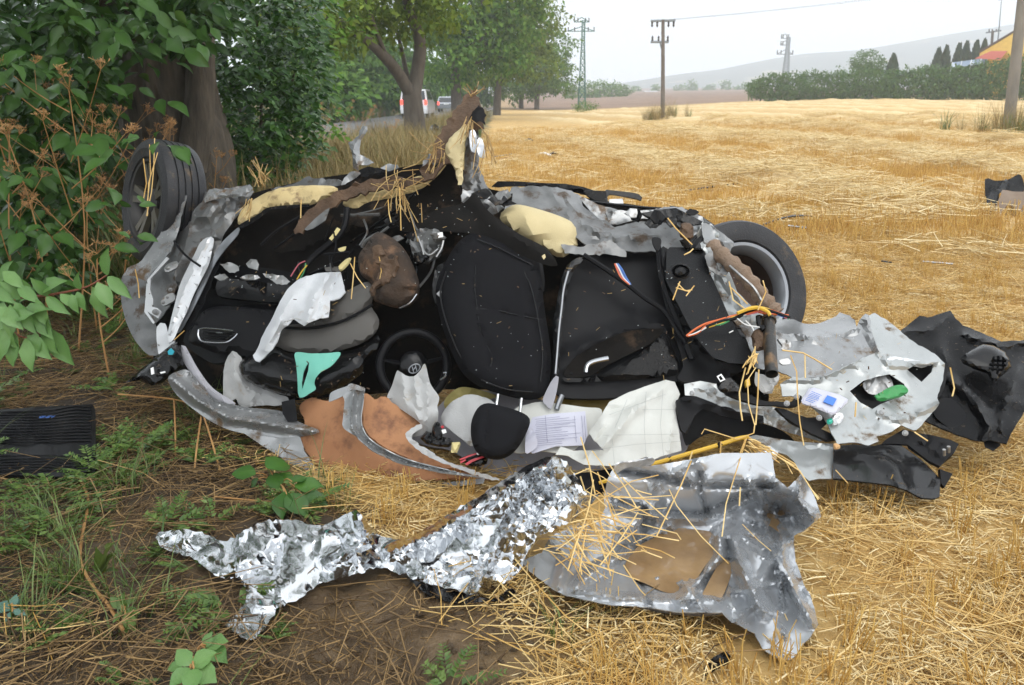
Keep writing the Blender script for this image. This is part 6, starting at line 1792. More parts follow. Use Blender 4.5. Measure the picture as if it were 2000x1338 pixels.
rb = thing('red_box', P3(Z2, (1810, 750), -.2), 'small black and red box tucked under the headrest', 'box')
panel('body', BLKG, [(1740, 740), (1790, 720), (1850, 702), (1885, 725), (1878, 765), (1830, 780), (1790, 772)], rb, Z2, off=-.2, bulge=.02, edge=8, thick=.03, res=6, smooth=False)
panel('stripe', REDP, [(1770, 765), (1800, 745), (1860, 725), (1866, 732), (1806, 755), (1780, 772)], rb, Z2, off=-.235, res=4, smooth=False)
panel('stripe', REDP, [(1742, 742), (1790, 722), (1825, 712), (1827, 718), (1795, 729), (1748, 748)], rb, Z2, off=-.235, res=4, smooth=False)
panel('stripe', REDP, [(1745, 755), (1772, 742), (1775, 748), (1750, 762)], rb, Z2, off=-.235, res=4, smooth=False)
panel('white_label', WHT, [(1825, 712), (1845, 705), (1852, 715), (1832, 722)], rb, Z2, off=-.24, res=4, smooth=False)

# first-aid packet
pk = thing('label_packet', P3(Z4, (1025, 580), -.28), 'white printed packet with a blue rectangle lying on the bare silver quarter panel', 'packet')
pkc = [(950, 525, .02), (1130, 580, .0), (1080, 645, -.03), (915, 585, -.01)]
panel('wrapper', PAPER, [(950, 522), (975, 518), (1100, 553), (1140, 575), (1138, 590), (1080, 648), (1060, 650), (915, 592), (912, 580)], pk, Z4, off=-.31, ctrl=pkc, bulge=.012, edge=8, thick=.012, crum=[(.006, 18)], res=5, smooth=False)
panel('blue_patch', BLUEP, [(1040, 554), (1086, 572), (1068, 604), (1020, 586)], pk, Z4, off=-.335, ctrl=pkc, res=4, smooth=False)
m_ = MB()
for k in range(7):
    a, b_ = (962 - k * 5, 536 + k * 7), (1018 - k * 6 + R.uniform(-12, 6), 556 + k * 6)
    m_.tube([P3(Z4, a, -.333 + (.012 - .005 * k)), P3(Z4, b_, -.333 + (.008 - .004 * k))], .0012, 4)
tag(m_.build('print', BLUEP, pk), kind='stuff')
panel('green_cap', M('mint_plastic', (.02, .42, .30), rough=.35), [(1038, 675), (1062, 668), (1065, 690), (1042, 697)], None, Z4, off=-.31, res=4, bulge=.008, edge=4, tags=('tiny green cap in a clear bag on the silver panel under the packet', 'cap'))
panel('clear_bag', M('clear_film', (.5, .5, .5), rough=.12, metal=.6), [(1062, 655), (1100, 640), (1120, 655), (1105, 690), (1062, 700)], None, Z4, off=-.3, crum=[(.012, 10, 1)], res=5, tags=('small shiny film bag beside the tiny green cap', 'bag'))

# ---------- rescue blanket
foil_ctrl = [(310, 1050, .05), (440, 1055, .10), (570, 1018, .12), (700, 1000, .14), (750, 1080, .06), (470, 1140, .04), (450, 1230, .03), (540, 1160, .05), (650, 1120, .05), (600, 1070, .10), (860, 1020, .10), (950, 962, .24), (1075, 893, .36), (1140, 960, .27), (1160, 985, .22), (1050, 1020, .22), (960, 1060, .13), (830, 1100, .06), (900, 1150, .05), (1010, 1110, .06), (800, 1060, .06)]
foil = panel('rescue_blanket', FOIL, [(305, 1046), (330, 1038), (370, 1034), (405, 1046), (440, 1056), (475, 1038), (510, 1020), (570, 1015), (620, 1026), (660, 1012), (690, 998), (705, 1004), (725, 1030), (752, 1050), (800, 1048), (860, 1015), (950, 960), (1020, 915), (1060, 896), (1076, 892), (1095, 895), (1112, 908), (1128, 935), (1140, 958), (1168, 968), (1150, 990), (1135, 1004), (1095, 1030), (1055, 1046), (1030, 1080), (1012, 1122), (985, 1138), (960, 1150), (932, 1164), (880, 1150), (820, 1135), (780, 1122), (745, 1108), (700, 1120), (650, 1132), (615, 1146), (585, 1170), (560, 1180), (540, 1190), (528, 1212), (505, 1240), (480, 1250), (462, 1236), (440, 1222), (455, 1205), (475, 1182), (480, 1152), (462, 1128), (440, 1130), (420, 1124), (400, 1108), (380, 1090), (340, 1080), (312, 1062)],
             None, mode='z', ctrl=foil_ctrl, shade=.3, res=6.2, jitter=.4, jag=2.5, thick=.001, crum=[(.010, 90), (.017, 85, 1), (.0095, 38, 1), (.0035, 17, 1)],
             folds=[([(1076, 893), (1040, 960), (960, 1080), (930, 1160)], 9, .05), ([(1076, 893), (1090, 960), (1040, 1030)], 7, .045), ([(1076, 893), (980, 960), (850, 1040), (760, 1080)], 10, .04), ([(1076, 893), (1130, 985)], 6, .03), ([(700, 1000), (720, 1060), (640, 1100)], 8, .04)],
             tags=('crumpled silver foil rescue blanket spread on the ground in front of the wreck', 'blanket'))

# ---------- torn roof skin on the ground with muddy water in it
sk_ctrl = [(1190, 905, .32), (1220, 905, .33), (1350, 895, .34), (1505, 885, .34), (1515, 930, .28), (1540, 955, .26), (1570, 925, .24), (1590, 965, .2), (1603, 1008, .17), (1570, 1036, .14), (1552, 1050, .12), (1552, 1100, .08), (1590, 1220, .07), (1545, 1285, .02), (1520, 1284, .02), (1474, 1236, .04), (1430, 1215, .06), (1410, 1196, .10), (1322, 1195, .09), (1240, 1184, .09), (1146, 1172, .09), (1066, 1140, .06), (1020, 1096, .05), (1080, 1060, .09), (1170, 1016, .14), (1183, 960, .22),
           (1320, 1050, .035), (1290, 1110, .03), (1340, 1140, .035), (1240, 1120, .06), (1200, 1090, .08), (1380, 1070, .05), (1400, 1160, .045), (1420, 1110, .05), (1450, 1100, .11), (1490, 1020, .06), (1520, 1010, .055), (1420, 1000, .13), (1300, 985, .16), (1480, 1180, .06), (1530, 1200, .04), (1350, 940, .27), (1450, 955, .25)]
RF = []
for k in range(30):
    x0, y0 = R.uniform(900, 1700), R.uniform(300, 900)
    a = R.choice((R.gauss(1.1, .25), R.gauss(-.5, .3), R.gauss(.3, .3)))
    L_ = R.uniform(140, 420)
    RF.append(([(x0, y0), (x0 + L_ * .5 * math.cos(a) + R.uniform(-30, 30), y0 + L_ * .5 * math.sin(a)), (x0 + L_ * math.cos(a), y0 + L_ * math.sin(a))], R.uniform(3.5, 7), R.choice((-.02, .014, .022, .03))))
skin = thing('roof_skin', (1.0, 2.85, 0.0), 'torn crumpled silver roof sheet lying on the stubble and holding brown muddy water', 'sheet metal')
panel('sheet', SILV, [(830, 390), (842, 340), (862, 298), (900, 266), (980, 268), (1060, 276), (1160, 258), (1250, 242), (1330, 225), (1400, 212), (1520, 212), (1640, 210), (1652, 270), (1662, 330), (1720, 382), (1760, 345), (1790, 312), (1822, 370), (1850, 420), (1872, 480), (1886, 522), (1830, 565), (1800, 590), (1770, 605), (1750, 622), (1755, 680), (1760, 740), (1782, 800), (1800, 852), (1830, 910), (1850, 962), (1862, 1010), (1870, 1050), (1830, 1110), (1790, 1150), (1765, 1190), (1740, 1222), (1690, 1222), (1640, 1195), (1600, 1170), (1560, 1092), (1500, 1062), (1450, 1040), (1420, 1010), (1400, 990), (1300, 990), (1180, 988), (1080, 972), (980, 960), (860, 955), (740, 930), (680, 918), (620, 900), (575, 880), (540, 850), (460, 790), (420, 742), (470, 718), (520, 700), (560, 620), (620, 588), (680, 560), (740, 548), (800, 540), (815, 510), (830, 480), (822, 430)],
      skin, Z5, mode='z', ctrl=[((x - 850) * 2.5, (y - 800) * 2.5, zz) for x, y, zz in sk_ctrl], res=5.5, thick=.003, jag=.6, crum=[(.008, 90), (.017, 105, 1)],
      folds=RF + [([(880, 470), (1000, 510), (1150, 530), (1300, 540), (1420, 500), (1560, 420), (1660, 350)], 6, .03), ([(870, 440), (1010, 480), (1160, 500), (1300, 505), (1480, 430), (1640, 370)], 5, -.022), ([(900, 300), (1100, 330), (1250, 370), (1640, 375)], 6, -.03), ([(1220, 330), (1280, 375), (1330, 350)], 8, .03),
             ([(1390, 620), (1390, 720), (1330, 780), (1210, 925)], 12, .055), ([(1460, 640), (1480, 720), (1530, 850), (1610, 990)], 12, .06), ([(1425, 640), (1440, 720), (1400, 800)], 8, -.03), ([(1690, 640), (1700, 760), (1760, 900), (1840, 1040)], 9, .05), ([(1730, 640), (1640, 740), (1560, 900)], 9, .03),
             ([(1540, 520), (1640, 560), (1750, 600)], 9, .03), ([(700, 880), (900, 920), (1150, 925), (1350, 930)], 8, .03), ([(930, 610), (960, 680), (760, 800), (680, 870)], 9, .045), ([(1790, 320), (1770, 440), (1850, 530)], 6, .05), ([(1450, 1040), (1560, 950), (1620, 990)], 7, .03), ([(1500, 620), (1600, 680), (1690, 640)], 7, .025), ([(560, 640), (640, 720), (600, 860)], 9, .025)])
panel('turned_edge', SILVM, [(975, 955), (1080, 966), (1180, 985), (1300, 988), (1400, 990), (1405, 1000), (1300, 1010), (1180, 1002), (1060, 985)], skin, Z5, mode='z', ctrl=[(980, 958, .075), (1400, 992, .085), (1200, 1000, .05), (1060, 985, .05)], res=6, crum=[(.004, 20)])
panel('torn_edge', SILVB, [(870, 300), (900, 262), (960, 256), (1040, 240), (1066, 240), (1070, 262), (1010, 276), (930, 285), (890, 310)], skin, Z5, mode='z', ctrl=[(880, 290, .35), (1066, 250, .36), (960, 280, .34)], res=5, crum=[(.02, 14, 1)], jag=1)
def pool(pts, z, lab):
    o_ = panel('puddle', WATER, pts, None, Z5, mode='z', ctrl=[(pts[0][0], pts[0][1], z)], res=9, thick=.001, tags=(lab, 'puddle'))
    return o_
pool([(925, 770), (960, 700), (1010, 655), (1080, 620), (1140, 575), (1240, 555), (1330, 580), (1370, 620), (1370, 690), (1320, 760), (1260, 850), (1210, 900), (1120, 890), (1030, 850), (960, 820)], .066, 'largest brown muddy puddle in the middle of the torn roof sheet')
pool([(1280, 950), (1320, 870), (1380, 760), (1420, 730), (1450, 770), (1430, 850), (1390, 930), (1330, 950)], .062, 'narrow brown puddle between two metal folds of the torn roof sheet')
pool([(1520, 530), (1570, 500), (1640, 465), (1700, 440), (1740, 490), (1735, 570), (1690, 600), (1620, 560)], .078, 'small brown puddle at the upper right corner of the torn roof sheet')

# ---------- black bits lying under and near
panel('black_trim_piece', BLKG, [(800, 1130), (830, 1140), (900, 1158), (960, 1168), (1000, 1150), (1002, 1165), (960, 1175), (890, 1178), (850, 1168), (815, 1148)], None, mode='z', ctrl=[(800, 1130, .05), (1000, 1155, .05), (900, 1175, .015)], res=7, crum=[(.012, 20, 1)], jag=1, tags=('black crushed plastic strip sticking out under the foil blanket', 'plastic strip'))
panel('black_fragment', BLKG, [(1375, 1305), (1380, 1295), (1395, 1282), (1415, 1272), (1425, 1282), (1420, 1295), (1400, 1305), (1380, 1318), (1372, 1322)], None, mode='z', ctrl=[(1375, 1310, .01), (1420, 1275, .06), (1400, 1300, .03)], res=5, smooth=False, crum=[(.006, 14)], tags=('small black plastic fragment standing in the stubble below the torn roof sheet', 'fragment'))
panel('black_underlay', BLK, [(1120, 930), (1160, 920), (1240, 915), (1260, 930), (1200, 945), (1190, 985), (1150, 990), (1130, 960)], car, off=-.16, crum=[(.02, 20, 1)], res=7, jag=1)
# ribbed black mat with upside-down lettering
mat_c = [(0, 800, .10), (185, 790, .10), (185, 930, .03), (0, 925, .02), (100, 860, .07)]
mat_o = panel('rubber_mat', RUBM, [(-40, 803), (60, 796), (180, 789), (186, 800), (187, 865), (184, 930), (175, 934), (90, 930), (-40, 925)], None, mode='z', ctrl=mat_c, res=9, thick=.012, smooth=False, crum=[(.006, 60)], tags=('ribbed black rubber floor mat with blue lettering lying on the weeds', 'floor mat'))
c_ = np.array(mat_c, float)
for k in range(22):
    y0 = 806 + k * 5.4
    if 868 < y0 < 892: continue
    xs = np.linspace(-38, 178, 26)
    bend = (14 * np.exp(-((xs - 150) / 40) ** 2) * (-1 if k < 11 else 1) * (abs(k - 11) / 11))
    ys_ = y0 - (xs + 40) * .025 + bend * .6
    zz = tps(c_, np.stack([xs, ys_], 1)) + .004 + .006 * perlin(xs / 60, ys_ / 60, 1) * 0
    MB().tube(at_z(xs, ys_, zz), .0042, 4).build('rib', RUBM, mat_o)
tx = bpy.data.curves.new('lettering', 'FONT')
tx.body = 'i30'
tx.size, tx.extrude, tx.align_x, tx.align_y = .05, .002, 'CENTER', 'CENTER'
to = bpy.data.objects.new('lettering_tmp', tx)
COL.objects.link(to)
me_ = bpy.data.meshes.new_from_object(to)
bpy.data.objects.remove(to)
q = at_z(92, 814, float(tps(c_, np.array([[92., 814.]]))[0]) + .016)
q2 = at_z(92, 800, float(tps(c_, np.array([[92., 800.]]))[0]) + .016)
let = bpy.data.objects.new('lettering', me_)
me_.materials.append(M('blue_thread', (.04, .10, .30), rough=.6))
COL.objects.link(let)
let.parent = mat_o
let.location = Vector(q) - mat_o.location
let.rotation_euler = (math.radians(8), 0, math.pi + .05)
let.scale = (1.15, 1.0, 1.0)

# ---------- far-flung pieces in the field
fr = thing('bumper_fragment', at_g(1960, 418), 'curled grey and brown bumper fragment standing in the stubble at the right edge', 'fragment')
Yf = fr.location.y
def fp(name, mat, pts, dy, **k):
    P_ = [(x, y) for x, y in pts]
    cc = [(x, y, Yf + d - float(base_y(x, y))) for x, y, d in dy]
    return panel(name, mat, P_, fr, ctrl=cc, **k)
fp('outer_skin', M('muddy_bumper', (.13, .085, .05), (.19, .13, .08), 3, .3), [(1944, 420), (1946, 400), (1955, 380), (1958, 371), (1980, 374), (2010, 375), (2040, 380), (2040, 432), (2000, 420), (1980, 405), (1968, 400), (1960, 412), (1955, 422)], [(1945, 415, -.15), (1958, 372, .1), (2040, 400, -.1)], res=6, crum=[(.02, 30)])
fp('inner_skin', BLKS, [(1925, 398), (1924, 350), (1930, 348), (1945, 353), (1970, 350), (1993, 341), (1999, 375), (1958, 371), (1950, 392), (1944, 420), (1932, 412)], [(1926, 380, .15), (1990, 345, .4), (1945, 415, -.12)], res=6, crum=[(.03, 24)])
fp('fixings', BLKG, [(1928, 395), (1935, 375), (1950, 368), (1960, 352), (1968, 352), (1962, 372), (1950, 380), (1942, 405), (1934, 412)], [(1930, 390, .05), (1965, 352, .28), (1940, 405, -.1)], res=5, crum=[(.04, 10, 1)], jag=1)

def strip(name, mat, p0, p1, w, h, lab, curl=.0, n=7):
    a, b_ = at_g(*p0, lift=.03), at_g(*p1, lift=.03)
    m_ = MB()
    pts = [a.lerp(b_, t) + Vector((0, 0, curl * math.sin(math.pi * t) + .03)) for t in np.linspace(0, 1, n)]
    m_.tube(pts, [w * (.7 + .5 * R.random()) for _ in pts], 5, squash=h)
    return tag(m_.build(name, mat), lab, 'debris', 'debris strewn over the stubble field')
strip('debris_strip', BLKG, (1490, 444), (1600, 430), .022, .5, 'slotted black plastic strip lying in the stubble behind the rear wheel', .06)
strip('debris_strip', SILV, (1405, 424), (1440, 430), .03, .4, 'short silver strip lying just behind the top of the rear wheel', .02)
strip('debris_strip', SILV, (1540, 446), (1575, 450), .03, .4, 'flat pale strip touching the slotted black strip')
strip('debris_strip', BLKS, (1340, 376), (1392, 368), .035, .4, 'dark bar lying in the field above the rear floor, thicker of two')
strip('debris_strip', BLKS, (1420, 365), (1442, 362), .02, .5, 'short thin dark splinter right of the dark bar in the field')
strip('debris_strip', SILVB, (1800, 517), (1860, 522), .016, .6, 'bright metal strip lying alone in the stubble on the right')
strip('debris_strip', BLKG, (1722, 516), (1740, 519), .012, .6, 'small dark sliver left of the bright metal strip')
strip('debris_strip', SILV, (968, 308), (1000, 303), .05, .4, 'grey panel piece in the field right of the torn peak')
strip('debris_strip', WHT, (1055, 303), (1075, 306), .05, .5, 'white panel piece lying with a dark bit in the field beyond the wreck', .04)
strip('debris_strip', BLKG, (1072, 305), (1090, 304), .05, .6, 'dark lump on the end of the white panel piece', .05)
strip('debris_strip', BLK, (1028, 275), (1040, 276), .06, .6, 'small dark clod-like piece furthest out in the field', .03)
strip('twig', STEM_DRY, (970, 316), (1018, 308), .012, .8, 'thin bare twig lying by the grey panel piece', .04)

# ---------- mangled engine lying at the foot of the forked tree
Ye = Y1 - 1.2
en = thing('engine_wreck', at_g(845, 292), 'mangled engine and front end heaped against the forked tree', 'wreckage')
def ep(name, mat, pts, dd, **k):
    cc = [(x, y, Ye + dd - float(base_y(x, y))) for x, y in pts[:1]] + [(pts[2][0], pts[2][1], Ye + dd - .3 - float(base_y(*pts[2]))), (pts[-1][0], pts[-1][1], Ye + dd + .2 - float(base_y(*pts[-1])))]
    panel(name, mat, pts, en, ctrl=cc, res=3.5, crum=[(.15, 8, 1)], jag=.8, thick=.05, **k)
ep('block', GREYU, [(832, 275), (838, 252), (846, 243), (856, 246), (866, 262), (858, 282), (842, 290)], 0)
ep('panel', SILVB, [(855, 262), (860, 248), (868, 246), (870, 254), (864, 264)], -.2)
ep('block', BLKG, [(780, 262), (786, 262), (800, 262), (798, 285), (790, 292), (780, 290), (784, 276)], 0)
ep('hose', GREYU, [(770, 284), (780, 276), (788, 286), (780, 294)], -.1)

STRAW_MUD = M('straw_muddy', (.24, .13, .04), rough=.5, var=(.56, .40, .17), spec=.3)
# ---------- straw and stalks caught on the wreck
def straw_on(name, z, lines, off, r, mat=STRAW, lab=None, dy=0):
    m_ = MB()
    for ln in lines:
        m_.tube([P3(z, p, off) for p in ln], [r * R.uniform(.8, 1.1)] * len(ln), 4)
    o_ = m_.build(name, mat)
    nv = len(o_.data.vertices)
    at = o_.data.attributes.new('var', 'FLOAT', 'POINT')
    at.data.foreach_set('value', np.repeat(NR.random(nv // 4 + 1), 4)[:nv].astype(np.float32))
    return tag(o_, lab, None, None, 'stuff')
def sheaf(c, n, L0, L1, a0, a1, z, jit=14):
    out = []
    for _ in range(n):
        a = R.uniform(a0, a1); L_ = R.uniform(L0, L1)
        x, y = c[0] + R.gauss(0, jit), c[1] + R.gauss(0, jit)
        k = R.uniform(-.25, .25)
        out.append([(x, y, R.uniform(-.03, .03)), (x + L_ * .5 * math.cos(a + k), y + L_ * .5 * math.sin(a + k), R.uniform(-.03, .0)), (x + L_ * math.cos(a), y + L_ * math.sin(a), R.uniform(-.06, .02))])
    return out
straw_on('straw', Z1, sheaf((1790, 215), 11, 60, 170, .7, 2.2, Z1) + sheaf((1800, 90), 8, 40, 90, -2.6, -.2, Z1, 8) + sheaf((1640, 345), 18, 50, 140, 1.6, 4.0, Z1, 26) + sheaf((1430, 500), 26, 50, 170, -.6, 2.6, Z1, 60) + sheaf((1460, 540), 10, 80, 240, 1.1, 1.9, Z1, 16)
         + sheaf((780, 520), 22, 50, 130, -2.4, -.8, Z1, 16) + sheaf((720, 600), 9, 40, 110, 1.6, 2.6, Z1, 10) + sheaf((1880, 300), 9, 120, 280, 1.2, 1.9, Z1, 16), -.12, .002, STRAW_MUD, 'straw caught on the torn floor of the wreck')
straw_on('straw', Z1, [[(1232, 880), (1225, 980), (1215, 1085)], [(1210, 910), (1245, 980), (1285, 1032)], [(1345, 850), (1358, 910), (1362, 950), (1352, 1005)], [(1450, 540), (1455, 640), (1458, 750)], [(1395, 600), (1400, 670), (1410, 710)], [(970, 600), (968, 690)], [(160, 940), (175, 1010), (180, 1080)], [(400, 1240), (350, 1285)], [(230, 330), (235, 480), (215, 640)], [(255, 300), (250, 450), (240, 560), (215, 680)], [(200, 400), (215, 520), (200, 600)], [(270, 370), (225, 520), (220, 680)]], -.23, .0026, STRAW, 'loose stalks hanging in front of the dashboard')
straw_on('straw', Z4, [[(560, 0), (580, 90), (640, 135)], [(560, 20), (620, 80), (650, 110)], [(820, 335), (920, 348), (980, 380), (1062, 430)], [(860, 360), (890, 440), (895, 560), (905, 680), (925, 800)], [(930, 360), (932, 470)], [(640, 420), (610, 540), (615, 620), (625, 680)], [(690, 420), (650, 480), (655, 600), (685, 700), (680, 740)], [(705, 430), (700, 560), (690, 700)], [(680, 740), (600, 770), (440, 720), (425, 745)],
                  [(640, 770), (590, 900), (540, 1040), (528, 1200)], [(570, 940), (600, 1050), (625, 1140)], [(655, 760), (760, 820), (880, 890), (950, 1000), (1000, 1060)], [(660, 770), (700, 800), (880, 900)], [(1080, 920), (1140, 985)], [(1465, 735), (1530, 778)], [(1180, 590), (1175, 660)], [(840, 885), (870, 940)], [(380, 830), (340, 960), (250, 1040)], [(520, 780), (515, 900)], [(1640, 420), (1660, 520), (1650, 560)]]
         + sheaf((690, 350), 12, 40, 90, .8, 2.6, Z4, 14) + sheaf((660, 790), 14, 60, 150, .2, .9, Z4, 14), -.38, .0028, STRAW, 'long bent stalks hanging over the opened rear quarter')
straw_on('straw', Z3, [[(1340, 420), (1370, 405), (1385, 390)], [(1320, 550), (1300, 600), (1285, 640)], [(1300, 580), (1370, 600)], [(1350, 620), (1390, 570)], [(1310, 560), (1345, 595), (1380, 590)], [(1260, 240), (1300, 290), (1380, 370)], [(1700, 690), (1740, 600), (1725, 545)]], -.3, .003, STRAW, 'short stalks stuck to the black shelf')
lt = []
for _ in range(130):
    x, y = R.uniform(140, 690), R.uniform(380, 800)
    a = R.uniform(0, 6.28)
    lt.append([(450 + x, y), (450 + x + R.uniform(6, 22) * math.cos(a), y + R.uniform(6, 22) * math.sin(a))])
# straw lying on the torn roof sheet
skc = np.array(sk_ctrl, float)
m_ = MB()
LN = []
for _ in range(105):
    cx_, cy_ = 1155 + R.gauss(0, 55), 1035 + R.gauss(0, 48)
    a = R.gauss(.45, .55) if R.random() < .7 else R.uniform(0, 3.14)
    L_ = R.uniform(25, 130)
    LN.append([(cx_ - L_ / 2 * math.cos(a), cy_ - L_ / 2 * math.sin(a)), (cx_ + R.uniform(-4, 4), cy_ + R.uniform(-4, 4)), (cx_ + L_ / 2 * math.cos(a), cy_ + L_ / 2 * math.sin(a))])
f5 = lambda p: (p[0] / 2.5 + 850, p[1] / 2.5 + 800)
for ln in ([(1120, 340), (1180, 470), (1300, 620), (1432, 752)], [(1090, 320), (960, 350), (860, 410), (740, 480)], [(1250, 250), (1200, 370), (1080, 620)], [(1520, 140), (1470, 300), (1420, 460), (1400, 620)], [(1660, 220), (1780, 300), (1870, 440)], [(870, 430), (1000, 430), (1150, 420)], [(860, 490), (1000, 492), (1130, 480)],
           [(390, 730), (500, 860), (640, 1010), (730, 1080)], [(700, 520), (850, 600), (1020, 610), (1190, 640)], [(1010, 560), (1180, 605), (1200, 635)], [(980, 660), (1100, 690), (1170, 725)], [(920, 760), (1000, 880), (1025, 905)], [(1490, 380), (1485, 470)], [(1500, 560), (1580, 640), (1640, 690)], [(560, 620), (700, 680), (860, 700)], [(480, 690), (620, 660), (700, 590)]):
    LN.append([f5(p) for p in ln])
for ln in LN:
    q = np.array(ln, float)
    zz = np.maximum(tps(skc, q), .03).mean() * .4 + np.maximum(tps(skc, q), .03) * .6 + R.uniform(.03, .07) + NR.uniform(0, .008, len(q))
    m_.tube(at_z(q[:, 0], q[:, 1], zz), R.uniform(.0015, .0026), 4)
so = m_.build('straw', STRAW)
nv = len(so.data.vertices)
so.data.attributes.new('var', 'FLOAT', 'POINT').data.foreach_set('value', np.repeat(NR.random(nv // 8 + 1), 8)[:nv].astype(np.float32))
tag(so, 'straw heaped on the torn roof sheet', None, None, 'stuff')
# ============================================================ straw and stubble
vrng = np.random.default_rng(5)
VR = random.Random(5)

def loose_patch(name, n, rad, mat, l0, l1, zmax, rr=.0021, bd=.022):
    def fn(i):
        a, q = VR.random() * 6.283, rad * math.sqrt(VR.random())
        h = VR.random() * 6.283
        L_ = VR.uniform(l0, l1)
        tl = VR.gauss(0.02, .13)
        return ((q * math.cos(a) - L_ / 2 * math.cos(h), q * math.sin(a) - L_ / 2 * math.sin(h), VR.uniform(.004, zmax)), (math.cos(h), math.sin(h), tl), L_, rr * VR.uniform(.7, 1.25), (VR.gauss(0, bd), VR.gauss(0, bd), VR.uniform(-.03, .01)))
    v, f, var = stalks(n, fn, VR)
    return proto(name, v, f, mat, {'var': ('POINT', var)})

def stub_patch(name, n, w, l, mat, h0, h1, rr=.0024):
    def fn(i):
        return ((VR.uniform(-l, l), VR.gauss(0, w), -.01), (VR.gauss(0, .16), VR.gauss(0, .16), 1), VR.uniform(h0, h1), rr * VR.uniform(.7, 1.2), (VR.gauss(0, .008), VR.gauss(0, .008), 0))
    v, f, var = stalks(n, fn, VR)
    return proto(name, v, f, mat, {'var': ('POINT', var)})

def place(n, xlo, xhi, ylo, yhi, dens, wreck=True):
    """random points on the ground, kept with probability dens(x, y)"""
    x = vrng.uniform(xlo, xhi, n)
    y = vrng.uniform(ylo, yhi, n)
    k = vrng.random(n) < dens(x, y)
    x, y = x[k], y[k]
    P_ = np.stack([x, y, ground_z(x, y)], 1)
    return P_[free(P_, wreck)]

# nothing grows or lies where the wreck, the foil and the torn roof rest on the ground
COVER = [np.array(q, float) for q in (
    [(330, 690), (430, 810), (560, 900), (650, 965), (760, 962), (900, 955), (1010, 945), (1200, 960), (1560, 950), (1700, 930), (1700, 700), (1560, 600), (1400, 420), (900, 330), (420, 380)],
    [(310, 1045), (440, 1050), (570, 1015), (700, 1000), (790, 1045), (950, 960), (1070, 890), (1165, 970), (1040, 1090), (1010, 1130), (930, 1170), (760, 1120), (600, 1160), (520, 1230), (450, 1230), (470, 1140), (380, 1100)],
    [(1020, 1090), (1180, 940), (1540, 930), (1610, 1010), (1560, 1060), (1600, 1230), (1545, 1290), (1500, 1270), (1420, 1215), (1230, 1195), (1080, 1160)],
    [(-40, 800), (185, 790), (188, 932), (-40, 930)])]

_f = COVER[1]
_m = _f.mean(0)
_d = _f - _m
COVER[1] = _f + _d / np.linalg.norm(_d, axis=1, keepdims=True) * 14 + np.array([0, 12])

def free(P_, wreck=True):
    q = to_px(P_)
    k = np.ones(len(P_), bool)
    near = P_[:, 1] < 6
    for c_ in COVER[0 if wreck else 1:]: k &= ~(inside(c_, q) & near)
    return k

def in_view(x, y, m=.12):
    return (np.abs(x) < (y + .6) * (.601 + m) + .5)

def fieldness(x, y):
    e = .35 * perlin(x * .9, y * .9, 11) + .15 * perlin(x * 3, y * 3, 12)
    return sstep(-.25, .25, x - edge_x(y) + e)

def mudness(x, y):
    return np.clip(np.exp(-((x + .35) / .5) ** 2 - ((y - 2.25) / .36) ** 2) * 1.1, 0, 1)

loose = [loose_patch('straw_patch_%d' % k, 44, .17, STRAW, .05, .26, .035) for k in range(4)] + [loose_patch('chaff_patch_%d' % k, 70, .17, STRAW_PALE, .015, .09, .03, .0026) for k in range(2)]
stub = [stub_patch('stubble_patch_%d' % k, 16, .018, .09, STRAW_STUB, .06, .14) for k in range(5)]
wet = [loose_patch('wet_patch_%d' % k, 30, .2, STRAW_DARK, .04, .30, .04, .0019, .055) for k in range(5)]

P = place(5200, -1.8, 6.5, 1.7, 9.5, lambda x, y: in_view(x, y) * np.clip(fieldness(x, y) * 1.0 - .5 * mudness(x, y) + .03, 0, 1), False)
n_ = len(P)
scatter('loose_straw', P, np.stack([vrng.normal(0, .08, n_), vrng.normal(0, .08, n_), vrng.random(n_) * 6.28], 1), vrng.uniform(.75, 1.2, n_), vrng.integers(0, 6, n_), loose, 'loose golden straw covering the near stubble field')
# stubble in drill rows
rows_ = []
for r_ in np.arange(-2.0, 10.0, .125):
    m_ = 70
    t = vrng.uniform(1.6, 12, m_)
    x = r_ + .16 * (t - 2) + vrng.normal(0, .012, m_)
    rows_.append(np.stack([x, t], 1))
rw = np.concatenate(rows_)
k = in_view(rw[:, 0], rw[:, 1]) & (vrng.random(len(rw)) < np.clip(fieldness(rw[:, 0], rw[:, 1]) - .7 * mudness(rw[:, 0], rw[:, 1]), 0, 1) * (.35 + .65 * sstep(-.3, .25, perlin(rw[:, 0] * .9, rw[:, 1] * .9, 21))))
rw = rw[k]
rw = rw[free(np.stack([rw[:, 0], rw[:, 1], ground_z(rw[:, 0], rw[:, 1])], 1))]
n_ = len(rw)
scatter('stubble', np.stack([rw[:, 0], rw[:, 1], ground_z(rw[:, 0], rw[:, 1])], 1), np.stack([vrng.normal(0, .08, n_), vrng.normal(0, .08, n_), 1.41 + vrng.normal(0, .1, n_)], 1), vrng.uniform(.7, 1.25, n_), vrng.integers(0, 5, n_), stub, 'upright cut stubble of the field')
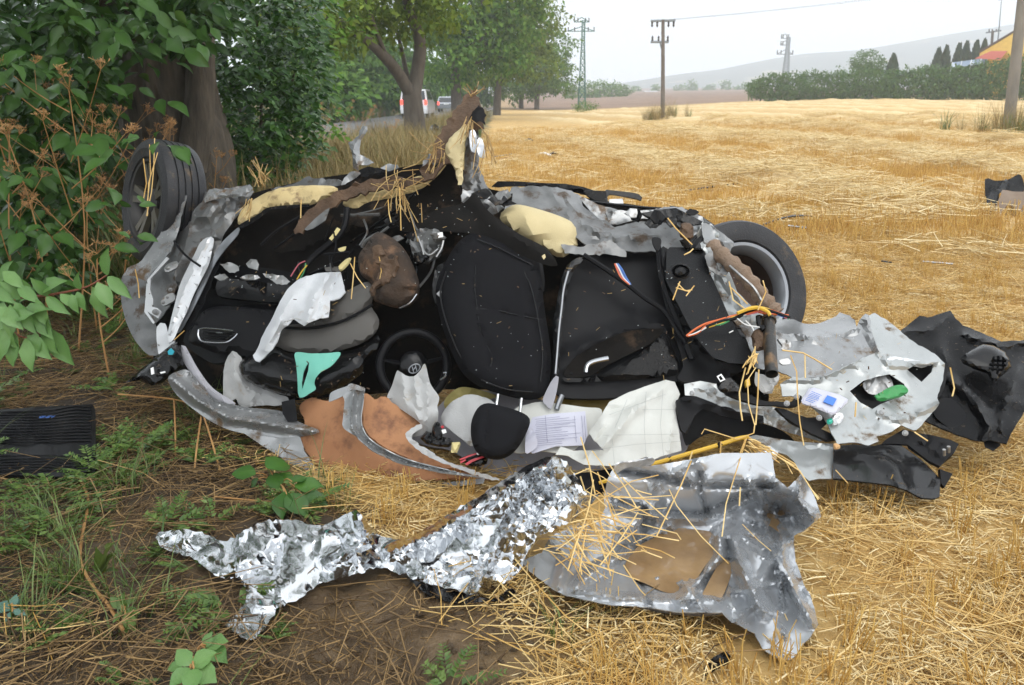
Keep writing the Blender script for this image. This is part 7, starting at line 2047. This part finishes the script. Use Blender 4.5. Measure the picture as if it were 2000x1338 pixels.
# further out: bigger tufts so the field keeps a rough surface
loose_f = [loose_patch('far_straw_%d' % k, 46, .42, STRAW_PALE, .15, .45, .09, .0055) for k in range(4)]
stub_f = [stub_patch('far_stubble_%d' % k, 34, .16, .35, STRAW_STUB, .07, .17, .0055) for k in range(4)]
P = place(13000, -3, 32, 8, 46, lambda x, y: in_view(x, y, .12) * fieldness(x, y) * (.07 + .93 * np.clip(1.3 * windrow(x, y) + .25 * sstep(0, .5, perlin(x * .35, y * .35, 9)), 0, 1)) * np.clip(1.3 - y / 45, .15, 1))
n_ = len(P)
scatter('far_straw', P, np.stack([vrng.normal(0, .05, n_), vrng.normal(0, .05, n_), vrng.random(n_) * 6.28], 1), vrng.uniform(.7, 1.4, n_), vrng.integers(0, 4, n_), loose_f, 'straw rows further out in the field')
P = place(13000, -3, 32, 9, 46, lambda x, y: in_view(x, y, .12) * fieldness(x, y) * (1 - windrow(x, y)) * np.clip(1.15 - y / 40, .06, .8))
n_ = len(P)
scatter('far_stubble', P, np.stack([vrng.normal(0, .05, n_), vrng.normal(0, .05, n_), 1.4 + vrng.normal(0, .1, n_)], 1), vrng.uniform(.7, 1.3, n_), vrng.integers(0, 4, n_), stub_f, 'cut stubble further out in the field')

# ============================================================ verge: trampled stalks, grass, weeds
P = place(2000, -5, .6, 1.6, 8.5, lambda x, y: in_view(x, y) * np.clip(1 - fieldness(x, y) * .85 - .5 * mudness(x, y), 0, 1) * .75, False)
n_ = len(P)
scatter('trampled_stalks', P, np.stack([vrng.normal(0, .1, n_), vrng.normal(0, .1, n_), vrng.random(n_) * 6.28], 1), vrng.uniform(.7, 1.3, n_), vrng.integers(0, 5, n_), wet, 'wet brown trampled stalks on the verge')

def tuft(name, n, rad, mat, h0, h1, wdt, lean):
    """grass tuft: curved blades"""
    V, Fc, var = [], [], []
    for i in range(n):
        a = VR.random() * 6.283
        q = rad * VR.random() ** .7
        b_ = Vector((q * math.cos(a), q * math.sin(a), -.01))
        h = VR.uniform(h0, h1)
        a2 = a + VR.gauss(0, .8)
        d_ = Vector((math.cos(a2), math.sin(a2), 0)) * (h * VR.uniform(.1, lean))
        s_ = Vector((-math.sin(a2), math.cos(a2), 0)) * wdt * VR.uniform(.6, 1.3)
        k0, vv = len(V), VR.random()
        for t in (0, .4, .75, 1):
            c_ = b_ + Vector((0, 0, h * (t - .35 * t * t * min(1, lean)))) + d_ * (t * t)
            w_ = s_ * (1 - t) ** .6 if t < 1 else Vector((0, 0, 0))
            V += [c_ - w_, c_ + w_] if t < 1 else [c_]
            var += [vv] * (2 if t < 1 else 1)
        Fc += [(k0, k0 + 1, k0 + 3, k0 + 2), (k0 + 2, k0 + 3, k0 + 5, k0 + 4), (k0 + 4, k0 + 5, k0 + 6)]
    return proto(name, [tuple(v) for v in V], Fc, mat, {'var': ('POINT', var)})

def weed(name, n, mat, h, leaf):
    """low feathery weed: stems set with small leaflets"""
    pos, dr, nr, sz = [], [], [], []
    for i in range(n):
        a = VR.random() * 6.283
        L_ = VR.uniform(.5, 1.0) * h * 1.6
        e = VR.uniform(.25, .9)
        for j in range(9):
            t = .25 + .75 * j / 8
            c_ = Vector((math.cos(a) * L_ * t, math.sin(a) * L_ * t, h * e * (1.3 * t - .55 * t * t) + .01))
            for s in (-1, 1):
                pos.append(c_)
                dr.append(Vector((math.cos(a + s * 1.0), math.sin(a + s * 1.0), .25)))
                nr.append(Vector((VR.gauss(0, .3), VR.gauss(0, .3), 1)))
                sz.append(leaf * VR.uniform(.6, 1.2) * (1.15 - .6 * t))
    v, f, var = leaf_cloud(np.array(pos), np.array(dr), np.array(nr), np.array(sz), 's', vrng, .8)
    return proto(name, v, f, mat, {'var': ('POINT', var)})

gt = [tuft('grass_tuft_%d' % k, 26, .06, GRASS_GREEN, .08, .28, .0022, 1.2) for k in range(4)]
wd = [weed('weed_%d' % k, 7, WEED, .11, .04) for k in range(4)]
P = place(2400, -5, .2, 1.7, 8, lambda x, y: in_view(x, y) * (1 - fieldness(x, y)) * (.08 + .5 * sstep(-.1, .4, perlin(x * 1.5, y * 1.5, 31))) * (1 - mudness(x, y)))
n_ = len(P)
scatter('grass', P, np.stack([vrng.normal(0, .15, n_), vrng.normal(0, .15, n_), vrng.random(n_) * 6.28], 1), vrng.uniform(.5, 1.2, n_), vrng.integers(0, 4, n_), gt, 'green grass tufts on the verge')
P = place(2600, -5, 0, 1.8, 8, lambda x, y: in_view(x, y) * (1 - fieldness(x, y)) * (.06 + .7 * sstep(.0, .4, perlin(x * 1.2 + 4, y * 1.2, 33))) * (1 - mudness(x, y)))
n_ = len(P)
scatter('weeds', P, np.stack([vrng.normal(0, .15, n_), vrng.normal(0, .15, n_), vrng.random(n_) * 6.28], 1), vrng.uniform(.6, 1.3, n_), vrng.integers(0, 4, n_), wd, 'low feathery green weeds on the verge')
# tall dry verge growth behind the wreck, up to the trees and the road
tall = [tuft('tall_grass_%d' % k, 46, .16, GRASS_DRY, .45, 1.25, .005, .55) for k in range(4)] + [tuft('tall_green_%d' % k, 40, .16, GRASS_GREEN, .3, .95, .007, .7) for k in range(3)]
def vd(x, y):
    road_x = -7.4 + .033 * (y - 45) + 3.4
    return in_view(x, y, .02) * (1 - sstep(-.6, -.1, x - edge_x(y))) * (x > np.where(y > 14, road_x, -99)) * np.clip(1.5 - y / 60, .25, 1) * (.5 + .5 * sstep(-.2, .3, perlin(x * .5, y * .5, 41)))
P = np.concatenate([place(7000, -9, 0, 6.0, 20, vd), place(8000, -10, 1, 20, 75, vd)])
n_ = len(P)
tt = vrng.integers(0, 7, n_)
scatter('verge_growth', P, np.stack([vrng.normal(0, .12, n_), vrng.normal(0, .12, n_), vrng.random(n_) * 6.28], 1), vrng.uniform(.55, 1.15, n_), tt, tall, 'tall dry grass and weeds of the verge behind the wreck')
P = place(1500, -30, 4, 30, 110, lambda x, y: in_view(x, y, .05) * (x < -7.4 + .033 * (y - 45) - 3.2))
n_ = len(P)
scatter('meadow_grass', P, np.stack([vrng.normal(0, .1, n_), vrng.normal(0, .1, n_), vrng.random(n_) * 6.28], 1), vrng.uniform(.8, 1.6, n_), vrng.integers(0, 6, n_), [p.copy() for p in tall], 'grass beyond the road')
for (px, pyb, s_) in ((1290, 231, 1.0), (1970, 262, 1.3)):
    g = at_g(px, pyb)
    m_ = 26
    P = np.stack([g.x + vrng.normal(0, .7 * s_, m_), g.y + vrng.normal(-.3, .6, m_), np.zeros(m_)], 1)
    P[:, 2] = ground_z(P[:, 0], P[:, 1])
    scatter('grass_at_pole', P, np.stack([vrng.normal(0, .1, m_), vrng.normal(0, .1, m_), vrng.random(m_) * 6.28], 1), vrng.uniform(.7, 1.4, m_), vrng.integers(0, 6, m_), [p.copy() for p in tall], 'uncut grass round the foot of the pole')

# ============================================================ walnut tree on the left
Yw = 8.3
wt = thing('walnut_tree', at_g(350, 505), 'large walnut tree with furrowed bark and broad glossy leaves, behind the front wheel', 'tree')
wb = Vector(wt.location)
wpts = [wb + Vector((.05, 0, -.3))] + px_limb([(358, 420, 0), (352, 300, 0), (332, 200, 0), (318, 110, 0), (300, 0, .1), (280, -200, .2), (270, -420, .3)], wb.y)
P = smooth_line(wpts, 16)
V, Fc, sd_n = [], [], 110
for i, p in enumerate(P):
    t = i / (len(P) - 1)
    r_ = .50 - .16 * t + .16 * math.exp(-t * 22)
    for k in range(sd_n):
        a = 2 * math.pi * k / sd_n
        fur = .034 * float(ridged(k * .27, p.z * .8, 3)) + .02 * float(ridged(k * .45, p.z * 2.6, 4)) + .05 * float(perlin(math.cos(a) * 1.2 + 3, math.sin(a) * 1.2 + p.z * .4, 6))
        V.append(p + Vector((math.cos(a), math.sin(a), 0)) * (r_ + fur))
    if i:
        for k in range(sd_n): Fc.append(((i - 1) * sd_n + k, (i - 1) * sd_n + (k + 1) % sd_n, i * sd_n + (k + 1) % sd_n, i * sd_n + k))
obj_from('trunk', [tuple(v) for v in V], Fc, BARK, wt, True)
for pts, a, b_ in (([(372, 330, -.4), (388, 230, -.35), (392, 120, -.3), (395, 0, -.2), (420, -160, 0)], .15, .11), ([(320, 120, 0), (220, 20, -.6), (120, -60, -1.4), (0, -120, -2.4)], .2, .08), ([(300, 0, 0), (380, -140, -1.0), (460, -260, -2.4), (520, -420, -3.6)], .2, .08), ([(290, -100, 0), (160, -280, -2), (60, -520, -3.6)], .2, .08)):
    m_ = MB(); limb_mb(m_, px_limb(pts, wb.y), a, b_, 10); m_.build('limb', BARK, wt)

def leaves_px(boxes, leaf, rng, droop=.55, width=1.0, face=.55):
    """leaf sprays filling regions seen from the camera: (px0, px1, py0, py1, Y0, Y1, sprays, leaves per spray)"""
    ps, ds, ns, sz = [], [], [], []
    for x0, x1, y0, y1, Y0, Y1_, k, per in boxes:
        px, py, YY = rng.uniform(x0, x1, k), rng.uniform(y0, y1, k), rng.uniform(Y0, Y1_, k)
        c_ = at_y(px, py, YY)
        az = rng.uniform(0, 6.283, k)
        for j in range(per):
            t = j / max(1, per - 1)
            d0 = np.stack([np.cos(az), np.sin(az), np.full(k, -.25)], 1)
            s_ = (1 if j % 2 else -1)
            side = np.stack([-np.sin(az) * s_, np.cos(az) * s_, np.full(k, 0)], 1)
            p = c_ + d0 * leaf * 1.5 * t + rng.normal(size=(k, 3)) * leaf * .25
            dr = d0 * (.5 + .6 * t) + side * (1.0 - .7 * t) + rng.normal(size=(k, 3)) * .22
            dr[:, 2] -= droop * rng.uniform(.3, 1.2, k)
            nn_ = np.stack([-c_[:, 0] * .06, -np.full(k, face), np.full(k, .9)], 1) + rng.normal(size=(k, 3)) * .35
            ps.append(p); ds.append(dr); ns.append(nn_); sz.append(leaf * (.42 + .85 * rng.random(k) ** .8))
    return np.concatenate(ps), np.concatenate(ds), np.concatenate(ns), np.concatenate(sz)

def leaf_proto(mat, width, seed):
    rng = np.random.default_rng(seed)
    S = LEAF_L.copy()
    S[:, 0] *= width
    S[:, 2] += rng.normal(0, .025, len(S))
    me = bpy.data.meshes.new('leaf')
    me.from_pydata(S.tolist(), [], LEAF_LF)
    me.polygons.foreach_set('use_smooth', [True] * len(me.polygons))
    at = me.attributes.new('var', 'FLOAT', 'POINT')
    at.data.foreach_set('value', np.clip(rng.random() * .8 + LEAF_RIB * .3, 0, 1).astype(np.float32))
    me.materials.append(mat)
    return me

def leaf_parts(root, protos, ps, ds, ns, sz, name='leaf'):
    """each leaf an object of its own; leaves share a few meshes"""
    off = Vector((0, 0, 0)); q = root
    while q is not None: off += q.location; q = q.parent
    for i in range(len(ps)):
        d_ = Vector(ds[i]).normalized()
        u = d_.cross(Vector(ns[i])).normalized()
        w = u.cross(d_)
        o = bpy.data.objects.new(name, protos[i % len(protos)])
        COL.objects.link(o)
        o.parent = root
        s_ = float(sz[i])
        Mx_ = Matrix(((u.x, d_.x, w.x, 0), (u.y, d_.y, w.y, 0), (u.z, d_.z, w.z, 0), (0, 0, 0, 1)))
        o.matrix_local = Matrix.Translation(Vector(ps[i]) - off) @ Mx_ @ Matrix.Scale(s_, 4)

wl = [leaf_proto(LEAF_WALNUT, w_, s_) for w_, s_ in ((1.05, 1), (.95, 2), (1.15, 3), (1.0, 4), (.9, 5), (1.1, 6))]
rgw = np.random.default_rng(77)
# the nearest, largest leaves: one object each
a_ = leaves_px([(-20, 175, 100, 300, 5.2, 6.2, 22, 5), (-20, 110, 300, 540, 4.8, 5.6, 20, 5), (60, 330, -10, 90, 5.4, 6.4, 18, 5), (200, 300, 90, 230, 6.2, 7.0, 8, 4)], .15, rgw)
leaf_parts(wt, wl, *a_)
v, f, var = leaf_cloud(*leaves_px([(-60, 400, -60, 90, 6.0, 7.6, 130, 7), (-60, 190, 90, 420, 6.0, 7.6, 150, 7), (-60, 150, 380, 560, 5.2, 6.4, 70, 7), (200, 400, -40, 90, 6.0, 7.8, 50, 6), (-60, 215, 60, 500, 7.6, 9, 190, 7), (330, 450, -60, 60, 6.5, 8, 60, 6), (-60, 190, 90, 480, 5.6, 7.0, 150, 7)], .118, rgw), 'l', rgw, 1.05)
o = obj_from('crown', v, f, LEAF_WALNUT, wt, True, attrs={'var': ('POINT', var)})
tag(o, kind='stuff')
# the rest of the crown, reaching out over the verge and the front of the wreck
v, f, var = blob_leaves([((-3.0, 6.6, 5.6), (3.4, 3.2, 1.7), 170), ((-4.6, 5.0, 4.4), (2.4, 2.6, 1.3), 120), ((-2.6, 8.6, 7.4), (3.2, 3, 1.8), 100), ((-3.6, 3.0, 4.2), (2.0, 1.8, .9), 110), ((-5.2, 3.4, 2.6), (1.3, 2.2, 1.4), 90)], rgw, .2, clump=.45, per=14, shape='s', width=1.0)
o = obj_from('crown', v, f, LEAF_WALNUT, wt, True, attrs={'var': ('POINT', var)})
tag(o, kind='stuff')

# glossy bush right of the trunk and thicket to the left
def bush(name, foot, boxes, leaf, mat, lab, stems, seed, cat='bush', width=1.0, group=None):
    g = at_g(*foot)
    root = thing(name, g, lab, cat, group)
    rg = np.random.default_rng(seed)
    v, f, var = leaf_cloud(*leaves_px(boxes, leaf, rg, .35), 's', rg, width)
    tag(obj_from('foliage', v, f, mat, root, True, attrs={'var': ('POINT', var)}), kind='stuff')
    for px, py, Y in stems:
        m_ = MB(); limb_mb(m_, [g + Vector((rg.normal(0, .12), rg.normal(0, .1), -.1)), g.lerp(Vector(at_y(px, py, Y)), .5) + Vector((0, 0, .1)), Vector(at_y(px, py, Y))], .035, .01, 6); m_.build('stem', BARK, root)
    return root
bush('bush', (520, 400), [(415, 560, -40, 340, 8.6, 10.2, 420, 8), (540, 630, -40, 250, 9.0, 10.6, 230, 8), (440, 560, 250, 360, 8.8, 9.8, 110, 7), (560, 610, 180, 320, 9, 10, 50, 6)], .095, LEAF_BUSH, 'glossy green bush right of the walnut trunk behind the front of the wreck', [(430, 100, 9.4), (500, 20, 9.4), (580, 120, 9.6), (470, 240, 9.2)], 5)
bush('bush', (120, 470), [(-120, 240, -60, 480, 9.0, 11.5, 600, 8), (200, 430, -60, 330, 9.8, 11.5, 260, 8), (-100, 640, -60, 330, 11.5, 13, 420, 8), (-900, -60, -60, 470, 8.5, 12, 420, 7)], .16, LEAF_BUSH, 'dark thicket filling the gap left of the walnut trunk', [(40, 100, 10), (160, 40, 10), (100, 250, 10)], 6)
bush('bush', (610, 330), [(380, 660, 40, 330, 12, 15, 200, 8), (600, 700, -60, 60, 12, 14, 30, 6)], .11, LEAF_TREE2, 'pale green bush behind the glossy bush towards the road', [(560, 120, 13), (620, 160, 13)], 8)

# a few leaves hanging in front of the front wheel
leaf_parts(wt, wl, *leaves_px([(235, 285, 255, 285, 4.0, 4.2, 2, 5), (205, 250, 385, 425, 3.95, 4.15, 2, 4), (215, 235, 460, 500, 3.9, 4.1, 2, 4)], .12, rgw))
# clods and crumbs of earth on the bare mud
def clod(name, seed):
    bm = bmesh.new()
    bmesh.ops.create_icosphere(bm, subdivisions=2, radius=1)
    rg = np.random.default_rng(seed)
    for v_ in bm.verts:
        f_ = 1 + .35 * float(perlin(v_.co.x * 1.4 + seed, v_.co.y * 1.4 + v_.co.z)) + rg.normal(0, .07)
        v_.co = Vector((v_.co.x * f_, v_.co.y * f_ * .85, v_.co.z * f_ * .55))
    vv, ff = [tuple(v_.co) for v_ in bm.verts], [tuple(v_.index for v_ in f.verts) for f in bm.faces]
    bm.free()
    return proto(name, vv, ff, CLOD, smooth=False)
CLOD = M('earth_clod', (.05, .031, .016), (.12, .08, .04), 4, .75, bump=.6, bscale=30)
cl = [clod('clod_%d' % k, k) for k in range(4)]
P = place(9000, -4, .8, 1.7, 6, lambda x, y: in_view(x, y) * np.clip(1.1 - fieldness(x, y) + .8 * mudness(x, y), 0, 1) * sstep(-.3, .5, perlin(x * 2.2, y * 2.2, 61)), False)
n_ = len(P)
scatter('earth_clods', P, vrng.random((n_, 3)) * 6.28 * np.array([.1, .1, 1]), .004 + .016 * vrng.random(n_) ** 3.2, vrng.integers(0, 4, n_), cl, 'clods and crumbs of earth on the bare mud')
P = place(900, -3, .9, 1.7, 5, lambda x, y: in_view(x, y) * np.clip(1.0 - fieldness(x, y) + .6 * mudness(x, y), 0, 1) * .8, False)
n_ = len(P)
scatter('chaff', P, np.stack([vrng.normal(0, .08, n_), vrng.normal(0, .08, n_), vrng.random(n_) * 6.28], 1), vrng.uniform(.7, 1.2, n_), vrng.integers(0, 3, n_), [loose_patch('verge_chaff_%d' % k, 26, .2, STRAW_DARK, .012, .07, .02, .0022) for k in range(3)], 'short broken stalk bits on the mud')

# ---------- dry umbel weeds in front of the leaves
def dry_weed(px, pyb, h, seed, lab):
    rg = random.Random(seed)
    g = at_g(px, pyb)
    root_loc = g
    m_ = MB()
    top = g + Vector((rg.gauss(0, .15), rg.gauss(0, .1), h))
    mid = g.lerp(top, .5) + Vector((rg.gauss(0, .05), rg.gauss(0, .05), 0))
    def umbel(c_, d_, s_):
        for _ in range(9):
            e_ = c_ + (d_ + Vector((rg.gauss(0, .55), rg.gauss(0, .55), rg.gauss(0, .25)))).normalized() * s_ * rg.uniform(.7, 1.1)
            m_.tube([c_, e_], [.0016, .001], 3)
            for _ in range(4):
                m_.tube([e_, e_ + Vector((rg.gauss(0, .012), rg.gauss(0, .012), rg.uniform(0, .02)))], [.0012, .0022], 3)
    m_.tube(smooth_line([g - Vector((0, 0, .05)), mid, top], 4), [.0065 - .0035 * i / 8 for i in range(9)], 5)
    umbel(top, Vector((0, 0, 1)), .08)
    for t in (.3, .42, .54, .64, .74, .84, .92):
        s_ = g.lerp(top, t) if t > .5 else g.lerp(mid, t * 2)
        a = rg.random() * 6.283
        L_ = h * rg.uniform(.2, .42)
        d_ = Vector((math.cos(a), math.sin(a) * .7, rg.uniform(.7, 1.3))).normalized()
        e_ = s_ + d_ * L_
        m_.tube(smooth_line([s_, s_ + d_ * L_ * .5 + Vector((0, 0, -.02)), e_], 3), [.0042 - .002 * i / 6 for i in range(7)], 4)
        umbel(e_, (d_ + Vector((0, 0, .6))).normalized(), .06)
        if rg.random() < .7:
            d2 = (d_ + Vector((rg.gauss(0, .6), rg.gauss(0, .6), .2))).normalized()
            e2 = s_ + d_ * L_ * .5 + d2 * L_ * .5
            m_.tube([s_ + d_ * L_ * .5, e2], [.002, .0012], 4)
            umbel(e2, d2, .05)
    return tag(m_.build('dry_weed', STEM_DRY), lab, 'dry weed', 'dry branching weeds along the verge')
for k, (px, py, h, wh) in enumerate(((40, 690, 1.35, 'nearest to the left edge of the trampled verge'), (95, 680, 1.55, 'above the light green branch, second from the left'), (150, 690, 1.6, 'tallest of the clump left of the front wheel'), (190, 650, 1.4, 'in the middle of the clump left of the wheel'),
                                   (235, 640, 1.15, 'just left of the front wheel rim'), (120, 600, 1.5, 'set back among the large walnut leaves'), (285, 560, 1.2, 'behind the front tyre against the walnut bark'), (345, 540, 1.2, 'in front of the middle of the walnut trunk'), (395, 520, 1.0, 'at the right side of the walnut trunk'),
                                   (215, 740, .7, 'low one leaning at the fender edge'), (20, 600, 1.3, 'half hidden by leaves at the left border'))):
    dry_weed(px, py, h, 100 + k, 'dry brown branching umbel weed ' + wh)
for k, (px, py, h, wh) in enumerate(((600, 345, 1.0, 'above the left end of the yellow floor foam'), (650, 330, 1.1, 'left of the upright torn silver strut'), (700, 325, 1.15, 'right behind the upright torn silver strut'), (745, 318, .9, 'between the torn strut and the forked tree'), (560, 355, .9, 'at the edge of the glossy bush'), (630, 310, 1.2, 'set back towards the road, left'), (680, 305, 1.2, 'set back towards the road, right'))):
    dry_weed(px, py, h, 300 + k, 'rusty brown weed in the verge growth, ' + wh)

# ---------- light green twig reaching in from the left edge
ll = [leaf_proto(LEAF_LIGHT, w_, s_) for w_, s_ in ((.9, 11), (.8, 12), (1.0, 13), (.85, 14))]
tw0 = Vector(at_y(-140, 600, 2.6))
br = thing('leafy_branch', tw0, 'light green wet leafy branch reaching in from the left edge', 'branch')
tw = [tw0] + [Vector(at_y(x, y, Y)) for x, y, Y in ((-20, 582, 2.55), (60, 580, 2.5), (120, 572, 2.5), (170, 560, 2.5), (208, 538, 2.5))]
m_ = MB(); limb_mb(m_, tw, .006, .0018, 6); m_.build('twig', M('red_twig', (.22, .07, .04), rough=.5), br)
twb = [Vector(at_y(x, y, Y)) for x, y, Y in ((-60, 590, 2.5), (0, 630, 2.4), (50, 660, 2.38), (90, 640, 2.4))]
m_ = MB(); limb_mb(m_, twb, .005, .0015, 6); m_.build('twig', MATS['red_twig'], br)
lv = []   # base px, tip px, distance, size factor
for b_, t_, Y in (((208, 538), (206, 488), 2.5), ((210, 540), (252, 580), 2.48), ((190, 552), (218, 600), 2.45), ((180, 560), (205, 620), 2.5), ((150, 570), (165, 605), 2.46), ((155, 566), (150, 535), 2.5), ((140, 575), (150, 610), 2.44), ((118, 574), (145, 600), 2.45),
                  ((100, 578), (60, 545), 2.5), ((90, 580), (130, 612), 2.4), ((60, 582), (20, 540), 2.5), ((70, 585), (95, 640), 2.4), ((40, 585), (0, 550), 2.45), ((30, 590), (65, 650), 2.38), ((10, 590), (-20, 640), 2.4), ((20, 595), (20, 660), 2.36), ((0, 560), (15, 510), 2.5),
                  ((45, 610), (90, 600), 2.4), ((55, 655), (95, 700), 2.38), ((80, 645), (110, 690), 2.4), ((90, 640), (138, 712), 2.42), ((30, 650), (20, 715), 2.36), ((10, 640), (-5, 705), 2.35), ((50, 660), (60, 725), 2.36), ((70, 648), (68, 700), 2.38), ((95, 660), (85, 625), 2.4), ((0, 600), (40, 640), 2.36),
                  ((-10, 620), (30, 680), 2.36), ((60, 600), (100, 660), 2.4), ((35, 560), (75, 590), 2.44), ((80, 570), (120, 545), 2.5), ((5, 530), (45, 560), 2.46), ((25, 620), (60, 610), 2.36), ((-20, 560), (25, 590), 2.42)):
    p0, p1 = Vector(at_y(*b_, Y)), Vector(at_y(*t_, Y - .03))
    lv.append((p0, p1 - p0, Vector((R.uniform(-.4, .4), -.8, R.uniform(.3, .9))), (p1 - p0).length))
leaf_parts(br, ll, [q[0] for q in lv], [q[1] for q in lv], [q[2] for q in lv], [q[3] for q in lv])

# ---------- single plants on the ground in front
def ground_plant(name, foot, tips, mat_l, lab, width, stem_mat, cat='plant', lift=.10):
    g = at_g(*foot)
    root = thing(name, g, lab, cat)
    prs = [leaf_proto(mat_l, width * w_, s_) for w_, s_ in ((1, 41), (1.1, 42), (.92, 43))]
    ps, ds, ns, sz = [], [], [], []
    m_ = MB()
    for (bx, by, tx_, ty, h0, h1) in tips:
        a, b_ = Vector(at_z(bx, by, h0)), Vector(at_z(tx_, ty, h1))
        ps.append(a); ds.append(b_ - a); ns.append(Vector((R.uniform(-.3, .3), -.5, 1))); sz.append((b_ - a).length)
        m_.tube(smooth_line([g - Vector((0, 0, .03)), g.lerp(a, .5) + Vector((0, 0, .03)), a], 3), .0025, 5)
    m_.build('stem', stem_mat, root)
    leaf_parts(root, prs, ps, ds, ns, sz)
    return root
ground_plant('broadleaf_plant', (378, 1300), [(372, 1300, 345, 1268, .10, .13), (374, 1300, 418, 1272, .10, .13), (372, 1305, 330, 1338, .1, .08), (378, 1305, 372, 1350, .11, .09), (380, 1302, 420, 1330, .10, .08), (360, 1296, 325, 1308, .06, .05), (400, 1265, 412, 1235, .06, .1), (405, 1260, 440, 1250, .06, .09), (408, 1262, 440, 1290, .06, .05)], LEAF_LIGHT, 'bright green broad-leaved plant at the bottom edge of the mud', 1.45, STEM_DRY)
ground_plant('broadleaf_plant', (545, 960), [(500, 925, 452, 922, .12, .12), (520, 915, 565, 900, .14, .12), (505, 935, 488, 952, .10, .06), (530, 925, 545, 955, .1, .07), (545, 925, 572, 942, .1, .08), (555, 960, 548, 1010, .1, .05), (560, 965, 600, 1005, .1, .05), (575, 950, 630, 945, .1, .1), (590, 965, 640, 985, .08, .05), (570, 940, 600, 930, .12, .12)], LEAF_BUSH, 'dark green broad-leaved plant under the torn roof edge', 1.35, STEM_DRY)
ground_plant('blue_green_plant', (25, 1195), [(25, 1190, -10, 1180, .05, .05), (25, 1190, 30, 1160, .05, .08), (26, 1192, 50, 1200, .05, .04), (24, 1195, 8, 1215, .05, .03), (28, 1188, 38, 1170, .05, .07)], M('blue_green_leaf', (.06, .14, .11), rough=.5, var=(.10, .2, .15)), 'small blue-green plant at the left edge of the verge', 1.2, STEM_DRY)
ground_plant('fern_weed', (240, 1190), [(238, 1190, 215, 1165, .05, .08), (240, 1188, 262, 1165, .05, .08), (240, 1192, 270, 1195, .05, .06), (238, 1195, 220, 1215, .05, .04), (245, 1200, 262, 1230, .05, .03), (240, 1188, 240, 1158, .05, .1), (250, 1205, 240, 1240, .04, .02)], WEED, 'feathery green weed beside the curved brown root', 1.0, STEM_DRY)
ground_plant('seedling', (200, 1130), [(200, 1120, 190, 1075, .05, .16), (200, 1120, 215, 1080, .05, .15), (200, 1120, 225, 1110, .04, .08), (200, 1122, 180, 1105, .04, .08), (202, 1118, 205, 1060, .05, .2)], GRASS_GREEN, 'upright green seedling in the trampled stalks below the rubber mat', .6, STEM_DRY)
q = [(150, 925), (172, 975), (160, 1050), (158, 1100), (185, 1150), (210, 1180), (240, 1230)]
m_ = MB(); m_.tube(smooth_line([at_z(x, y, .035) for x, y in q], 5), .0055, 6)
tag(m_.build('curved_root', STEM_DRY), 'long curved orange-brown stem lying in the trampled verge', 'stem')
for k, (pts, lab) in enumerate((([(230, 770, .12), (340, 780, .14), (400, 800, .1)], 'rusty stem lying from the mirror towards the roof rail'), ([(340, 780, .14), (342, 830, .08), (343, 890, .02)], 'rusty upright stem crossing below the door mirror'),
                            ([(390, 790, .12), (410, 850, .1), (430, 920, .02)], 'forked rusty stem in front of the roof rail'), ([(395, 800, .12), (385, 870, .08), (380, 915, .02)], 'slim rusty stem beside the forked one'), ([(420, 970, .03), (500, 978, .03), (545, 982, .03)], 'straight brown stick lying on the mud behind the foil'),
                            ([(316, 985, .02), (320, 1010, .08), (316, 1045, .06)], 'green stalk touching the left tip of the foil'))):
    m_ = MB(); m_.tube(smooth_line([at_z(x, y, zz) for x, y, zz in pts], 5), .004, 5)
    tag(m_.build('stem', GRASS_GREEN if 'green' in lab else STEM_DRY), lab, 'stem')
